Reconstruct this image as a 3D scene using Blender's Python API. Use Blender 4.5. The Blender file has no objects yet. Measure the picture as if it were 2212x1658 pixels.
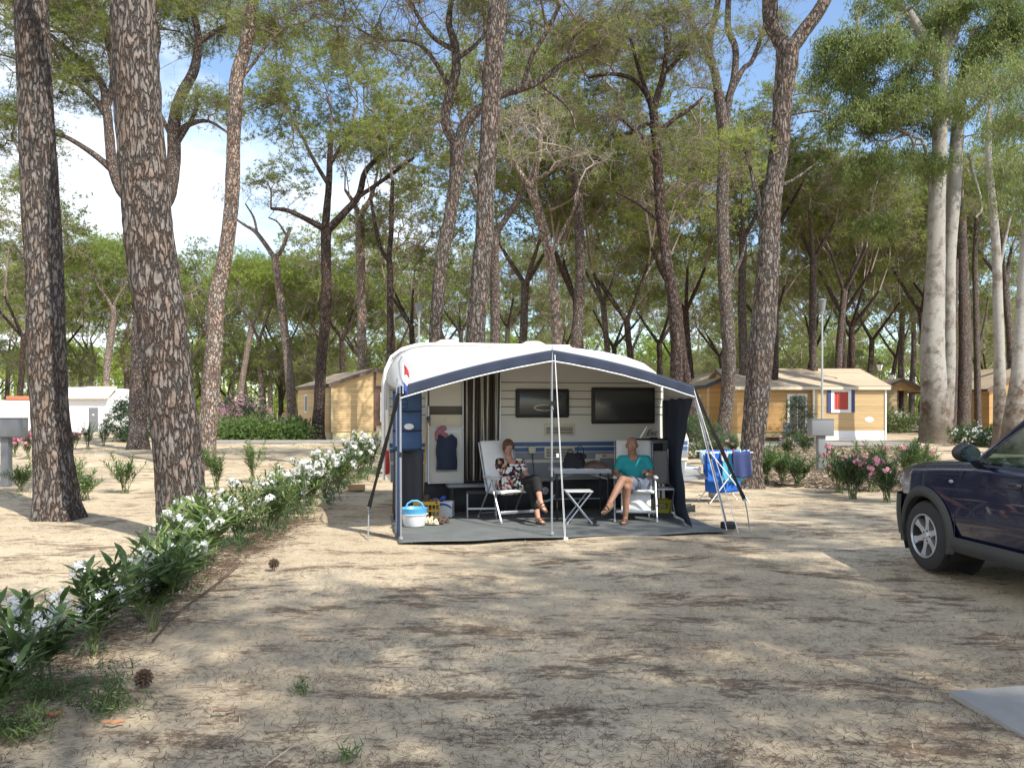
import bpy, bmesh, math, random
import numpy as np
from mathutils import Vector, Matrix
PI = math.pi
R = math.radians
# ---------------------------------------------------------------- camera, world, sun, exposure
FPX, CX, HY, CAMZ = 1750.0, 1106.0, 885.0, 1.6      # focal length, centre and horizon in a 2212 px wide picture
scene = bpy.context.scene
COL = scene.collection
cam_d = bpy.data.cameras.new('camera')
cam_d.sensor_width = 36.0
cam_d.lens = 36.0 * FPX / 2212.0
cam_d.shift_y = (HY - 829.0) / 2212.0
cam_d.clip_end = 2000
cam = bpy.data.objects.new('camera', cam_d)
COL.objects.link(cam)
cam.location = (0, 0, CAMZ)
cam.rotation_euler = (R(90), 0, 0)
scene.camera = cam
SUNV = Vector((0.62, -0.68, 1.0)).normalized()     # towards the sun
sun_el = math.asin(SUNV.z)
world = bpy.data.worlds.new("World")
scene.world = world
world.use_nodes = True
nt = world.node_tree
nt.nodes.clear()
wo = nt.nodes.new('ShaderNodeOutputWorld')
bg = nt.nodes.new('ShaderNodeBackground')
sky = nt.nodes.new('ShaderNodeTexSky')
sky.sky_type = 'NISHITA'
sky.sun_disc = False
sky.sun_elevation = sun_el
sky.sun_rotation = math.atan2(SUNV.x, SUNV.y)
sky.air_density = 1.0
sky.dust_density = 0.7
sky.ozone_density = 2.0
tcw = nt.nodes.new('ShaderNodeTexCoord')
mpw = nt.nodes.new('ShaderNodeMapping')
mpw.inputs['Scale'].default_value = (1.6, 1.6, 3.2)
mpw.inputs['Location'].default_value = (0.35, 0.2, 0.1)
nzw = nt.nodes.new('ShaderNodeTexNoise')
nzw.inputs['Scale'].default_value = 1.7
nzw.inputs['Detail'].default_value = 9
nzw.inputs['Roughness'].default_value = 0.58
sepw = nt.nodes.new('ShaderNodeSeparateXYZ')
adw = nt.nodes.new('ShaderNodeMath'); adw.operation = 'MULTIPLY_ADD'
adw.inputs[1].default_value = -0.30
rmp = nt.nodes.new('ShaderNodeValToRGB')
rmp.color_ramp.elements[0].position = 0.53
rmp.color_ramp.elements[1].position = 0.74
mxw = nt.nodes.new('ShaderNodeMix'); mxw.data_type = 'RGBA'
mxw.inputs['B'].default_value = (6.0, 6.2, 6.5, 1)
nt.links.new(tcw.outputs['Generated'], mpw.inputs['Vector'])
nt.links.new(mpw.outputs['Vector'], nzw.inputs['Vector'])
nt.links.new(tcw.outputs['Generated'], sepw.inputs['Vector'])
nt.links.new(sepw.outputs['X'], adw.inputs[0])
nt.links.new(nzw.outputs['Fac'], adw.inputs[2])
nt.links.new(adw.outputs[0], rmp.inputs['Fac'])
nt.links.new(rmp.outputs['Color'], mxw.inputs['Factor'])
nt.links.new(sky.outputs['Color'], mxw.inputs['A'])
nt.links.new(mxw.outputs['Result'], bg.inputs['Color'])
bg.inputs['Strength'].default_value = 0.15
nt.links.new(bg.outputs['Background'], wo.inputs['Surface'])
sun_d = bpy.data.lights.new('sun', 'SUN')
sun_d.energy = 4.2
sun_d.angle = R(0.53)
sun_d.color = (1.0, 0.95, 0.86)
sun = bpy.data.objects.new('sun', sun_d)
COL.objects.link(sun)
sun.rotation_euler = SUNV.to_track_quat('Z', 'Y').to_euler()
scene.view_settings.view_transform = 'Standard'
scene.view_settings.look = 'None'
scene.view_settings.exposure = 0.8
scene.view_settings.gamma = 1.0
scene.cycles.max_bounces = 8
scene.cycles.diffuse_bounces = 4
scene.cycles.transmission_bounces = 6
scene.cycles.transparent_max_bounces = 8
scene.cycles.use_denoising = True
scene.cycles.sample_clamp_indirect = 8

# ---------------------------------------------------------------- helpers
def P(px, py, Y):
    return Vector(((px - CX) * Y / FPX, Y, CAMZ + (HY - py) * Y / FPX))
def G(px, py):
    Y = CAMZ * FPX / (py - HY)
    return Vector(((px - CX) * Y / FPX, Y, 0))
rnd = random.Random(7)

def nodes_of(m):
    m.use_nodes = True
    t = m.node_tree
    return t, t.nodes['Principled BSDF']
def mat(name, col, rough=0.6, metal=0.0, var=0.12, vscale=6.0, bump=0.0, bscale=40.0, spec=0.5, coat=0.0, transl=0.0):
    m = bpy.data.materials.new(name)
    t, b = nodes_of(m)
    N, Lk = t.nodes, t.links
    b.inputs['Roughness'].default_value = rough
    b.inputs['Metallic'].default_value = metal
    b.inputs['Specular IOR Level'].default_value = spec
    b.inputs['Coat Weight'].default_value = coat
    tc = N.new('ShaderNodeTexCoord')
    nz = N.new('ShaderNodeTexNoise'); nz.inputs['Scale'].default_value = vscale; nz.inputs['Detail'].default_value = 6
    Lk.new(tc.outputs['Object'], nz.inputs['Vector'])
    mx = N.new('ShaderNodeMix'); mx.data_type = 'RGBA'
    c = Vector(col[:3])
    mx.inputs['A'].default_value = (*(c * (1 - var)), 1)
    mx.inputs['B'].default_value = (*[min(1, v * (1 + var)) for v in c], 1)
    Lk.new(nz.outputs['Fac'], mx.inputs['Factor'])
    Lk.new(mx.outputs['Result'], b.inputs['Base Color'])
    if bump:
        nb = N.new('ShaderNodeTexNoise'); nb.inputs['Scale'].default_value = bscale; nb.inputs['Detail'].default_value = 5
        Lk.new(tc.outputs['Object'], nb.inputs['Vector'])
        bp = N.new('ShaderNodeBump'); bp.inputs['Strength'].default_value = bump; bp.inputs['Distance'].default_value = 0.02
        Lk.new(nb.outputs['Fac'], bp.inputs['Height']); Lk.new(bp.outputs['Normal'], b.inputs['Normal'])
    if transl:
        tr = N.new('ShaderNodeBsdfTranslucent')
        Lk.new(mx.outputs['Result'], tr.inputs['Color'])
        ms = N.new('ShaderNodeMixShader'); ms.inputs['Fac'].default_value = transl
        Lk.new(b.outputs['BSDF'], ms.inputs[1]); Lk.new(tr.outputs['BSDF'], ms.inputs[2])
        Lk.new(ms.outputs['Shader'], N['Material Output'].inputs['Surface'])
    return m

def ramp(N, stops):
    r = N.new('ShaderNodeValToRGB')
    e = r.color_ramp.elements
    while len(e) < len(stops): e.new(0.5)
    for i, (p, c) in enumerate(stops):
        e[i].position = p; e[i].color = (*c, 1)
    return r

def bark_mat(name, plate, crack, warm, sx=9.0, sz=3.6, smooth=False):
    m = bpy.data.materials.new(name)
    t, b = nodes_of(m); N, Lk = t.nodes, t.links
    tc = N.new('ShaderNodeTexCoord')
    mp = N.new('ShaderNodeMapping'); mp.inputs['Scale'].default_value = (sx, sx, sz)
    Lk.new(tc.outputs['Object'], mp.inputs['Vector'])
    nd = N.new('ShaderNodeTexNoise'); nd.inputs['Scale'].default_value = 0.9; nd.inputs['Detail'].default_value = 5
    Lk.new(mp.outputs['Vector'], nd.inputs['Vector'])
    vm = N.new('ShaderNodeVectorMath'); vm.operation = 'MULTIPLY_ADD'; vm.inputs[1].default_value = (2.6, 2.6, 2.6)
    Lk.new(nd.outputs['Color'], vm.inputs[0]); Lk.new(mp.outputs['Vector'], vm.inputs[2])
    vo = N.new('ShaderNodeTexVoronoi'); vo.feature = 'DISTANCE_TO_EDGE'; vo.inputs['Scale'].default_value = 1.0
    vc = N.new('ShaderNodeTexVoronoi'); vc.inputs['Scale'].default_value = 1.0
    Lk.new(vm.outputs[0], vo.inputs['Vector']); Lk.new(vm.outputs[0], vc.inputs['Vector'])
    rc = ramp(N, [(0.0, crack), (0.05, tuple(v * 0.55 for v in plate)), (0.2, tuple(v * 0.9 for v in plate)), (0.5, tuple(v * 1.12 for v in plate))])
    if smooth: rc = ramp(N, [(0.0, plate), (0.5, plate), (1.0, plate)])
    Lk.new(vo.outputs['Distance'], rc.inputs['Fac'])
    nz = N.new('ShaderNodeTexNoise'); nz.inputs['Scale'].default_value = 2.2; nz.inputs['Detail'].default_value = 7; nz.inputs['Roughness'].default_value = 0.65
    Lk.new(tc.outputs['Object'], nz.inputs['Vector'])
    wr = ramp(N, [(0.55, (0, 0, 0)), (0.72, (1, 1, 1))])
    sh = N.new('ShaderNodeMath'); sh.operation = 'MULTIPLY_ADD'; sh.inputs[1].default_value = 0.10 if smooth else 0.26
    spc = N.new('ShaderNodeSeparateColor'); Lk.new(vc.outputs['Color'], spc.inputs['Color'])
    Lk.new(spc.outputs['Red'], sh.inputs[0]); Lk.new(nz.outputs['Fac'], sh.inputs[2])
    Lk.new(sh.outputs[0], wr.inputs['Fac'])
    mx = N.new('ShaderNodeMix'); mx.data_type = 'RGBA'; mx.blend_type = 'MULTIPLY'
    mx.inputs['B'].default_value = (*warm, 1)
    Lk.new(wr.outputs['Color'], mx.inputs['Factor']); Lk.new(rc.outputs['Color'], mx.inputs['A'])
    n2 = N.new('ShaderNodeTexNoise'); n2.inputs['Scale'].default_value = 12; n2.inputs['Detail'].default_value = 6
    Lk.new(tc.outputs['Object'], n2.inputs['Vector'])
    r2 = ramp(N, [(0.3, (0.88, 0.87, 0.86) if smooth else (0.66, 0.64, 0.62)), (0.7, (1.08, 1.07, 1.06) if smooth else (1.25, 1.22, 1.2))])
    Lk.new(n2.outputs['Fac'], r2.inputs['Fac'])
    m2 = N.new('ShaderNodeMix'); m2.data_type = 'RGBA'; m2.blend_type = 'MULTIPLY'; m2.inputs['Factor'].default_value = 1
    Lk.new(mx.outputs['Result'], m2.inputs['A']); Lk.new(r2.outputs['Color'], m2.inputs['B'])
    if smooth:   # old brown bark left on the lowest metres
        sz_ = N.new('ShaderNodeSeparateXYZ'); Lk.new(tc.outputs['Object'], sz_.inputs['Vector'])
        na = N.new('ShaderNodeMath'); na.operation = 'MULTIPLY_ADD'; na.inputs[1].default_value = -7.0; Lk.new(nz.outputs['Fac'], na.inputs[0]); Lk.new(sz_.outputs['Z'], na.inputs[2])
        rz_ = ramp(N, [(0.0, (0.50, 0.42, 0.35)), (1.0, (1, 1, 1))]); dv = N.new('ShaderNodeMath'); dv.operation = 'MULTIPLY_ADD'; dv.inputs[1].default_value = 0.35; dv.inputs[2].default_value = 0.9
        Lk.new(na.outputs[0], dv.inputs[0]); Lk.new(dv.outputs[0], rz_.inputs['Fac'])
        m3 = N.new('ShaderNodeMix'); m3.data_type = 'RGBA'; m3.blend_type = 'MULTIPLY'; m3.inputs['Factor'].default_value = 1
        Lk.new(m2.outputs['Result'], m3.inputs['A']); Lk.new(rz_.outputs['Color'], m3.inputs['B']); m2 = m3
    Lk.new(m2.outputs['Result'], b.inputs['Base Color'])
    b.inputs['Roughness'].default_value = 0.95; b.inputs['Specular IOR Level'].default_value = 0.15
    rh = ramp(N, [(0.0, (0, 0, 0)), (0.16, (0.8, 0.8, 0.8)), (0.5, (1, 1, 1))])
    Lk.new(vo.outputs['Distance'], rh.inputs['Fac'])
    ah = N.new('ShaderNodeMath'); ah.operation = 'MULTIPLY_ADD'; ah.inputs[1].default_value = 0.35
    Lk.new(n2.outputs['Fac'], ah.inputs[0]); Lk.new((nz if smooth else rh).outputs[0], ah.inputs[2])
    bp = N.new('ShaderNodeBump'); bp.inputs['Strength'].default_value = 0.35 if smooth else 1.0; bp.inputs['Distance'].default_value = 0.03 if smooth else 0.045
    Lk.new(ah.outputs[0], bp.inputs['Height']); Lk.new(bp.outputs['Normal'], b.inputs['Normal'])
    return m

def leaf_mat(name, c_dark, c_mid, c_light, scale=0.9, transl=0.35, rough=0.55):
    m = bpy.data.materials.new(name)
    t, b = nodes_of(m); N, Lk = t.nodes, t.links
    tc = N.new('ShaderNodeTexCoord')
    nz = N.new('ShaderNodeTexNoise'); nz.inputs['Scale'].default_value = scale; nz.inputs['Detail'].default_value = 4
    Lk.new(tc.outputs['Object'], nz.inputs['Vector'])
    oi = N.new('ShaderNodeObjectInfo')
    ma = N.new('ShaderNodeMath'); ma.operation = 'MULTIPLY_ADD'; ma.inputs[1].default_value = 0.22
    Lk.new(oi.outputs['Random'], ma.inputs[0]); Lk.new(nz.outputs['Fac'], ma.inputs[2])
    ge = N.new('ShaderNodeNewGeometry')
    mb_ = N.new('ShaderNodeMath'); mb_.operation = 'MULTIPLY_ADD'; mb_.inputs[1].default_value = 0.25
    Lk.new(ge.outputs['Random Per Island'], mb_.inputs[0]); Lk.new(ma.outputs[0], mb_.inputs[2])
    rc = ramp(N, [(0.35, c_dark), (0.72, c_mid), (1.0, c_light)])
    Lk.new(mb_.outputs[0], rc.inputs['Fac'])
    Lk.new(rc.outputs['Color'], b.inputs['Base Color'])
    b.inputs['Roughness'].default_value = rough; b.inputs['Specular IOR Level'].default_value = 0.3
    tr = N.new('ShaderNodeBsdfTranslucent'); Lk.new(rc.outputs['Color'], tr.inputs['Color'])
    ms = N.new('ShaderNodeMixShader'); ms.inputs['Fac'].default_value = transl
    Lk.new(b.outputs['BSDF'], ms.inputs[1]); Lk.new(tr.outputs['BSDF'], ms.inputs[2])
    Lk.new(ms.outputs['Shader'], N['Material Output'].inputs['Surface'])
    return m

def glass_mat(name, col, rough=0.08):
    m = bpy.data.materials.new(name); t, b = nodes_of(m)
    b.inputs['Base Color'].default_value = (*col, 1); b.inputs['Roughness'].default_value = rough
    b.inputs['Specular IOR Level'].default_value = 0.8
    return m

M = {}
M['bark'] = bark_mat('pine_bark', (0.205, 0.185, 0.17), (0.055, 0.047, 0.042), (1.0, 0.87, 0.79), 15, 4.2)
M['bark_far'] = bark_mat('pine_bark_far', (0.20, 0.175, 0.16), (0.06, 0.05, 0.042), (1.0, 0.86, 0.79), 14, 6)
M['bark_dark'] = bark_mat('dark_pine_bark', (0.115, 0.093, 0.083), (0.03, 0.022, 0.018), (1.0, 0.85, 0.78), 12, 5)
M['bark_pale'] = bark_mat('pale_pine_bark', (0.38, 0.33, 0.29), (0.10, 0.08, 0.065), (1.0, 0.86, 0.79), 14, 6)
M['euc'] = bark_mat('eucalyptus_bark', (0.30, 0.29, 0.265), (0.2, 0.17, 0.14), (0.55, 0.48, 0.43), 2.2, 0.7, smooth=True)
M['twig'] = mat('branch_bark', (0.19, 0.145, 0.12), 0.9, var=0.4, vscale=2)
M['twig_mid'] = mat('grey_brown_branch_bark', (0.28, 0.225, 0.19), 0.9, var=0.35, vscale=2)
M['twig_pale'] = mat('pale_branch_bark', (0.26, 0.215, 0.185), 0.9, var=0.3, vscale=2)
M['deadtwig'] = mat('dead_twigs', (0.36, 0.30, 0.26), 0.9, var=0.3, vscale=1.5)
M['needles'] = leaf_mat('pine_needles', (0.10, 0.125, 0.04), (0.225, 0.27, 0.07), (0.34, 0.38, 0.10), transl=0.55)
M['needles_far'] = leaf_mat('sunny_pine_needles', (0.10, 0.14, 0.03), (0.21, 0.28, 0.05), (0.32, 0.39, 0.08), 0.5, transl=0.42)
M['eucleaf'] = leaf_mat('eucalyptus_leaves', (0.075, 0.115, 0.03), (0.17, 0.22, 0.06), (0.35, 0.39, 0.15), transl=0.42)
M['shrubleaf'] = leaf_mat('shrub_leaves', (0.05, 0.09, 0.03), (0.10, 0.17, 0.045), (0.2, 0.28, 0.08), 4)
M['oleaf'] = leaf_mat('oleander_leaves', (0.045, 0.08, 0.03), (0.095, 0.15, 0.05), (0.22, 0.30, 0.09), 5, transl=0.3, rough=0.4)
M['oleaf_dark'] = leaf_mat('dark_oleander_leaves', (0.03, 0.06, 0.03), (0.06, 0.11, 0.045), (0.12, 0.19, 0.07), 5)
M['stem'] = mat('green_stems', (0.13, 0.15, 0.06), 0.7, var=0.3)
M['white_petal'] = mat('white_petals', (0.85, 0.85, 0.83), 0.6, var=0.05, transl=0.35)
M['pink_petal'] = mat('pink_petals', (0.72, 0.32, 0.40), 0.6, var=0.25, vscale=25, transl=0.35)
M['palepink_petal'] = mat('pale_pink_petals', (0.60, 0.36, 0.44), 0.6, var=0.25, vscale=15, transl=0.3)
M['alu'] = mat('brushed_aluminium', (0.45, 0.47, 0.50), 0.38, 0.8, 0.06)
M['whitepaint'] = mat('white_paint', (0.80, 0.80, 0.78), 0.4, var=0.04)
M['white_plastic'] = mat('white_plastic', (0.78, 0.78, 0.77), 0.4, var=0.05)
M['grey_plastic'] = mat('grey_plastic', (0.30, 0.31, 0.32), 0.5)
M['black'] = mat('black_plastic', (0.018, 0.018, 0.02), 0.5)
M['navy'] = mat('navy_canvas', (0.022, 0.032, 0.058), 0.85, var=0.2, bump=0.2, bscale=60)
M['blue_fabric'] = mat('blue_fabric', (0.06, 0.11, 0.22), 0.9, var=0.25)
M['canvas'] = mat('white_canvas', (0.58, 0.58, 0.565), 0.75, var=0.05, vscale=3, bump=0.1, bscale=10, transl=0.22)
M['canvas_grey'] = mat('beige_canvas', (0.50, 0.48, 0.44), 0.8, var=0.06, transl=0.3)
M['cushion'] = mat('white_cushion', (0.74, 0.73, 0.70), 0.9, var=0.05, bump=0.3, bscale=18)
M['glass_dark'] = glass_mat('dark_glass', (0.05, 0.053, 0.05), 0.2)
M['rubber'] = mat('rubber', (0.022, 0.022, 0.022), 0.85, var=0.25, bump=0.15)
M['concrete'] = mat('concrete', (0.27, 0.26, 0.24), 0.9, var=0.15, bump=0.2)
M['steel'] = mat('galvanised_steel', (0.40, 0.42, 0.43), 0.45, 0.6, 0.1)
M['boxgrey'] = mat('grey_cabinet_paint', (0.17, 0.178, 0.185), 0.5, var=0.06)

class MB:
    """collects shapes, then links them as ONE mesh object"""
    def __init__(s): s.v = []; s.f = []; s.m = []; s.cur = 0; s.sm = []; s.T = Matrix.Identity(4)
    def add(s, vs, fs, smooth=False):
        o = len(s.v)
        s.v += [tuple(s.T @ Vector(v)) for v in vs]
        for f in fs: s.f.append([i + o for i in f]); s.m.append(s.cur); s.sm.append(smooth)
    def box(s, x0, x1, y0, y1, z0, z1, b=0.0):
        if b <= 0:
            s.add([(x0,y0,z0),(x1,y0,z0),(x1,y1,z0),(x0,y1,z0),(x0,y0,z1),(x1,y0,z1),(x1,y1,z1),(x0,y1,z1)],
                  [(0,3,2,1),(4,5,6,7),(0,1,5,4),(1,2,6,5),(2,3,7,6),(3,0,4,7)])
        else:
            bm = bmesh.new(); bmesh.ops.create_cube(bm, size=1)
            for v in bm.verts: v.co = Vector(((x0+x1)/2 + v.co.x*(x1-x0), (y0+y1)/2 + v.co.y*(y1-y0), (z0+z1)/2 + v.co.z*(z1-z0)))
            bmesh.ops.bevel(bm, geom=bm.edges[:], offset=b, segments=3, profile=0.5, affect='EDGES')
            bm.verts.index_update()
            s.add([v.co.copy() for v in bm.verts], [[v.index for v in f.verts] for f in bm.faces], True); bm.free()
        return s
    def bar(s, p, q, w, h=None, up=(0,0,1)):
        p, q = Vector(p), Vector(q); h = h or w
        d = (q - p).normalized(); u = Vector(up)
        if abs(d.dot(u)) > 0.95: u = Vector((0,1,0))
        a = d.cross(u).normalized() * w/2; c = a.cross(d).normalized() * h/2
        s.add([p-a-c,p+a-c,p+a+c,p-a+c,q-a-c,q+a-c,q+a+c,q-a+c], [(0,1,2,3),(7,6,5,4),(0,4,5,1),(1,5,6,2),(2,6,7,3),(3,7,4,0)])
        return s
    def tube(s, pts, r, n=8, caps=True, flat=1.0):
        pts = [Vector(p) for p in pts]; k = len(pts)
        rr = r if isinstance(r, (list, tuple)) else [r]*k
        vs = []; fs = []
        d0 = (pts[1]-pts[0]).normalized()
        u = Vector((0,0,1)) if abs(d0.z) < 0.9 else Vector((1,0,0))
        a = d0.cross(u).normalized()
        for i in range(k):
            d = (pts[min(i+1,k-1)] - pts[max(i-1,0)])
            if d.length < 1e-9: d = d0
            d.normalize()
            a = (a - d*a.dot(d)); a = a.normalized() if a.length > 1e-6 else d.orthogonal().normalized()
            c = d.cross(a)
            for j in range(n):
                t = 2*PI*j/n
                vs.append(pts[i] + (a*math.cos(t) + c*math.sin(t)*flat)*rr[i])
        for i in range(k-1):
            for j in range(n):
                fs.append((i*n+j, i*n+(j+1)%n, (i+1)*n+(j+1)%n, (i+1)*n+j))
        if caps: fs += [tuple(range(n))[::-1], tuple(range((k-1)*n, k*n))]
        s.add(vs, fs, n > 5)
        return s
    def ell(s, c, r, n=12, m=8, rot=None):
        c = Vector(c); r = r if isinstance(r, (tuple, list)) else (r,r,r)
        vs = []; fs = []
        for i in range(m+1):
            th = PI*i/m
            for j in range(n):
                ph = 2*PI*j/n
                w = Vector((r[0]*math.sin(th)*math.cos(ph), r[1]*math.sin(th)*math.sin(ph), r[2]*math.cos(th)))
                if rot: w = rot @ w
                vs.append(c + w)
        for i in range(m):
            for j in range(n): fs.append((i*n+j, (i+1)*n+j, (i+1)*n+(j+1)%n, i*n+(j+1)%n))
        s.add(vs, fs, True); return s
    def caps(s, p, q, r0, r1, n=12):
        """tapered capsule"""
        p, q = Vector(p), Vector(q); d = q-p; L = max(d.length, 1e-6); d /= L
        pts = []; rr = []
        for k in range(5):
            t = PI/2*(1 - k/4); pts.append(p - d*r0*math.sin(t)); rr.append(max(r0*math.cos(t), r0*0.02))
        for k in range(5):
            t = PI/2*k/4; pts.append(q + d*r1*math.sin(t)); rr.append(max(r1*math.cos(t), r1*0.02))
        return s.tube(pts, rr, n)
    def lathe(s, prof, n=24, c=(0,0,0), axis='z'):
        vs = []; fs = []; k = len(prof)
        for (r, z) in prof:
            for j in range(n):
                t = 2*PI*j/n; x, y = r*math.cos(t), r*math.sin(t)
                vs.append({'z': (c[0]+x, c[1]+y, c[2]+z), 'y': (c[0]+x, c[1]+z, c[2]+y), 'x': (c[0]+z, c[1]+x, c[2]+y)}[axis])
        for i in range(k-1):
            for j in range(n): fs.append((i*n+j, i*n+(j+1)%n, (i+1)*n+(j+1)%n, (i+1)*n+j))
        s.add(vs, fs, True); return s
    def grid(s, fn, nu, nv, smooth=True):
        vs = [fn(i/nu, j/nv) for i in range(nu+1) for j in range(nv+1)]
        fs = [(i*(nv+1)+j, (i+1)*(nv+1)+j, (i+1)*(nv+1)+j+1, i*(nv+1)+j+1) for i in range(nu) for j in range(nv)]
        s.add(vs, fs, smooth); return s
    def prism(s, poly, y0, y1, plane='xz'):
        n = len(poly)
        f3 = (lambda a, b, c: (a, c, b)) if plane == 'xz' else ((lambda a, b, c: (a, b, c)) if plane == 'xy' else (lambda a, b, c: (c, a, b)))
        vs = [f3(a, b, y0) for a, b in poly] + [f3(a, b, y1) for a, b in poly]
        fs = [tuple(range(n)), tuple(range(2*n-1, n-1, -1))] + [(i, (i+1) % n, n+(i+1) % n, n+i) for i in range(n)]
        s.add(vs, fs); return s
    def build(s, name, m, parent=None, weld=False, solid=0.0):
        me = bpy.data.meshes.new(name)
        me.from_pydata(s.v, [], s.f)
        ms = m if isinstance(m, (list, tuple)) else [m]
        for x in ms: me.materials.append(M[x] if isinstance(x, str) else x)
        me.polygons.foreach_set('material_index', s.m)
        me.polygons.foreach_set('use_smooth', s.sm)
        bm = bmesh.new(); bm.from_mesh(me)
        if weld: bmesh.ops.remove_doubles(bm, verts=bm.verts, dist=1e-4)
        bmesh.ops.recalc_face_normals(bm, faces=bm.faces); bm.to_mesh(me); bm.free()
        me.update()
        if solid:
            o = bpy.data.objects.new(name, me)
            md = o.modifiers.new('s', 'SOLIDIFY'); md.thickness = solid
        else: o = bpy.data.objects.new(name, me)
        COL.objects.link(o)
        if parent: o.parent = parent
        try: me.set_sharp_from_angle(angle=R(42))
        except Exception: pass
        return o

def thing(name, label, cat, loc=(0,0,0), rz=0, group=None):
    o = bpy.data.objects.new(name, None); COL.objects.link(o)
    o.empty_display_size = 0.1
    o.location = loc; o.rotation_euler = (0, 0, rz); o['label'] = label; o['category'] = cat
    if group: o['group'] = group
    return o
def tag(o, label, cat, group=None, loc=None, kind=None):
    o['label'] = label; o['category'] = cat
    if group: o['group'] = group
    if kind: o['kind'] = kind
    return o
def dup(root, loc, rz, label=None, scale=None, group=None):
    r = root.copy(); COL.objects.link(r); r.location = loc; r.rotation_euler = (0, 0, rz)
    if label: r['label'] = label
    if group: r['group'] = group
    if scale: r.scale = scale if isinstance(scale, (tuple, list)) else (scale,)*3
    for ch in list(root.children):
        c = ch.copy(); COL.objects.link(c); c.parent = r
        for g in ch.children:
            d = g.copy(); COL.objects.link(d); d.parent = c
    return r
def npmesh(name, V, F, mats, parent=None, smooth=False, midx=None):
    """V (n,3), F (m,k) numpy arrays with constant k"""
    me = bpy.data.meshes.new(name)
    k = F.shape[1]
    me.vertices.add(len(V)); me.vertices.foreach_set('co', np.ascontiguousarray(V, dtype=np.float32).ravel())
    me.loops.add(F.size); me.loops.foreach_set('vertex_index', F.astype(np.int32).ravel())
    me.polygons.add(len(F)); me.polygons.foreach_set('loop_start', np.arange(0, F.size, k, dtype=np.int32))
    if smooth: me.polygons.foreach_set('use_smooth', np.ones(len(F), dtype=bool))
    for x in (mats if isinstance(mats, (list, tuple)) else [mats]): me.materials.append(M[x])
    if midx is not None: me.polygons.foreach_set('material_index', midx.astype(np.int32))
    me.update(calc_edges=True); me.validate()
    o = bpy.data.objects.new(name, me); COL.objects.link(o)
    if parent: o.parent = parent
    return o
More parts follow.
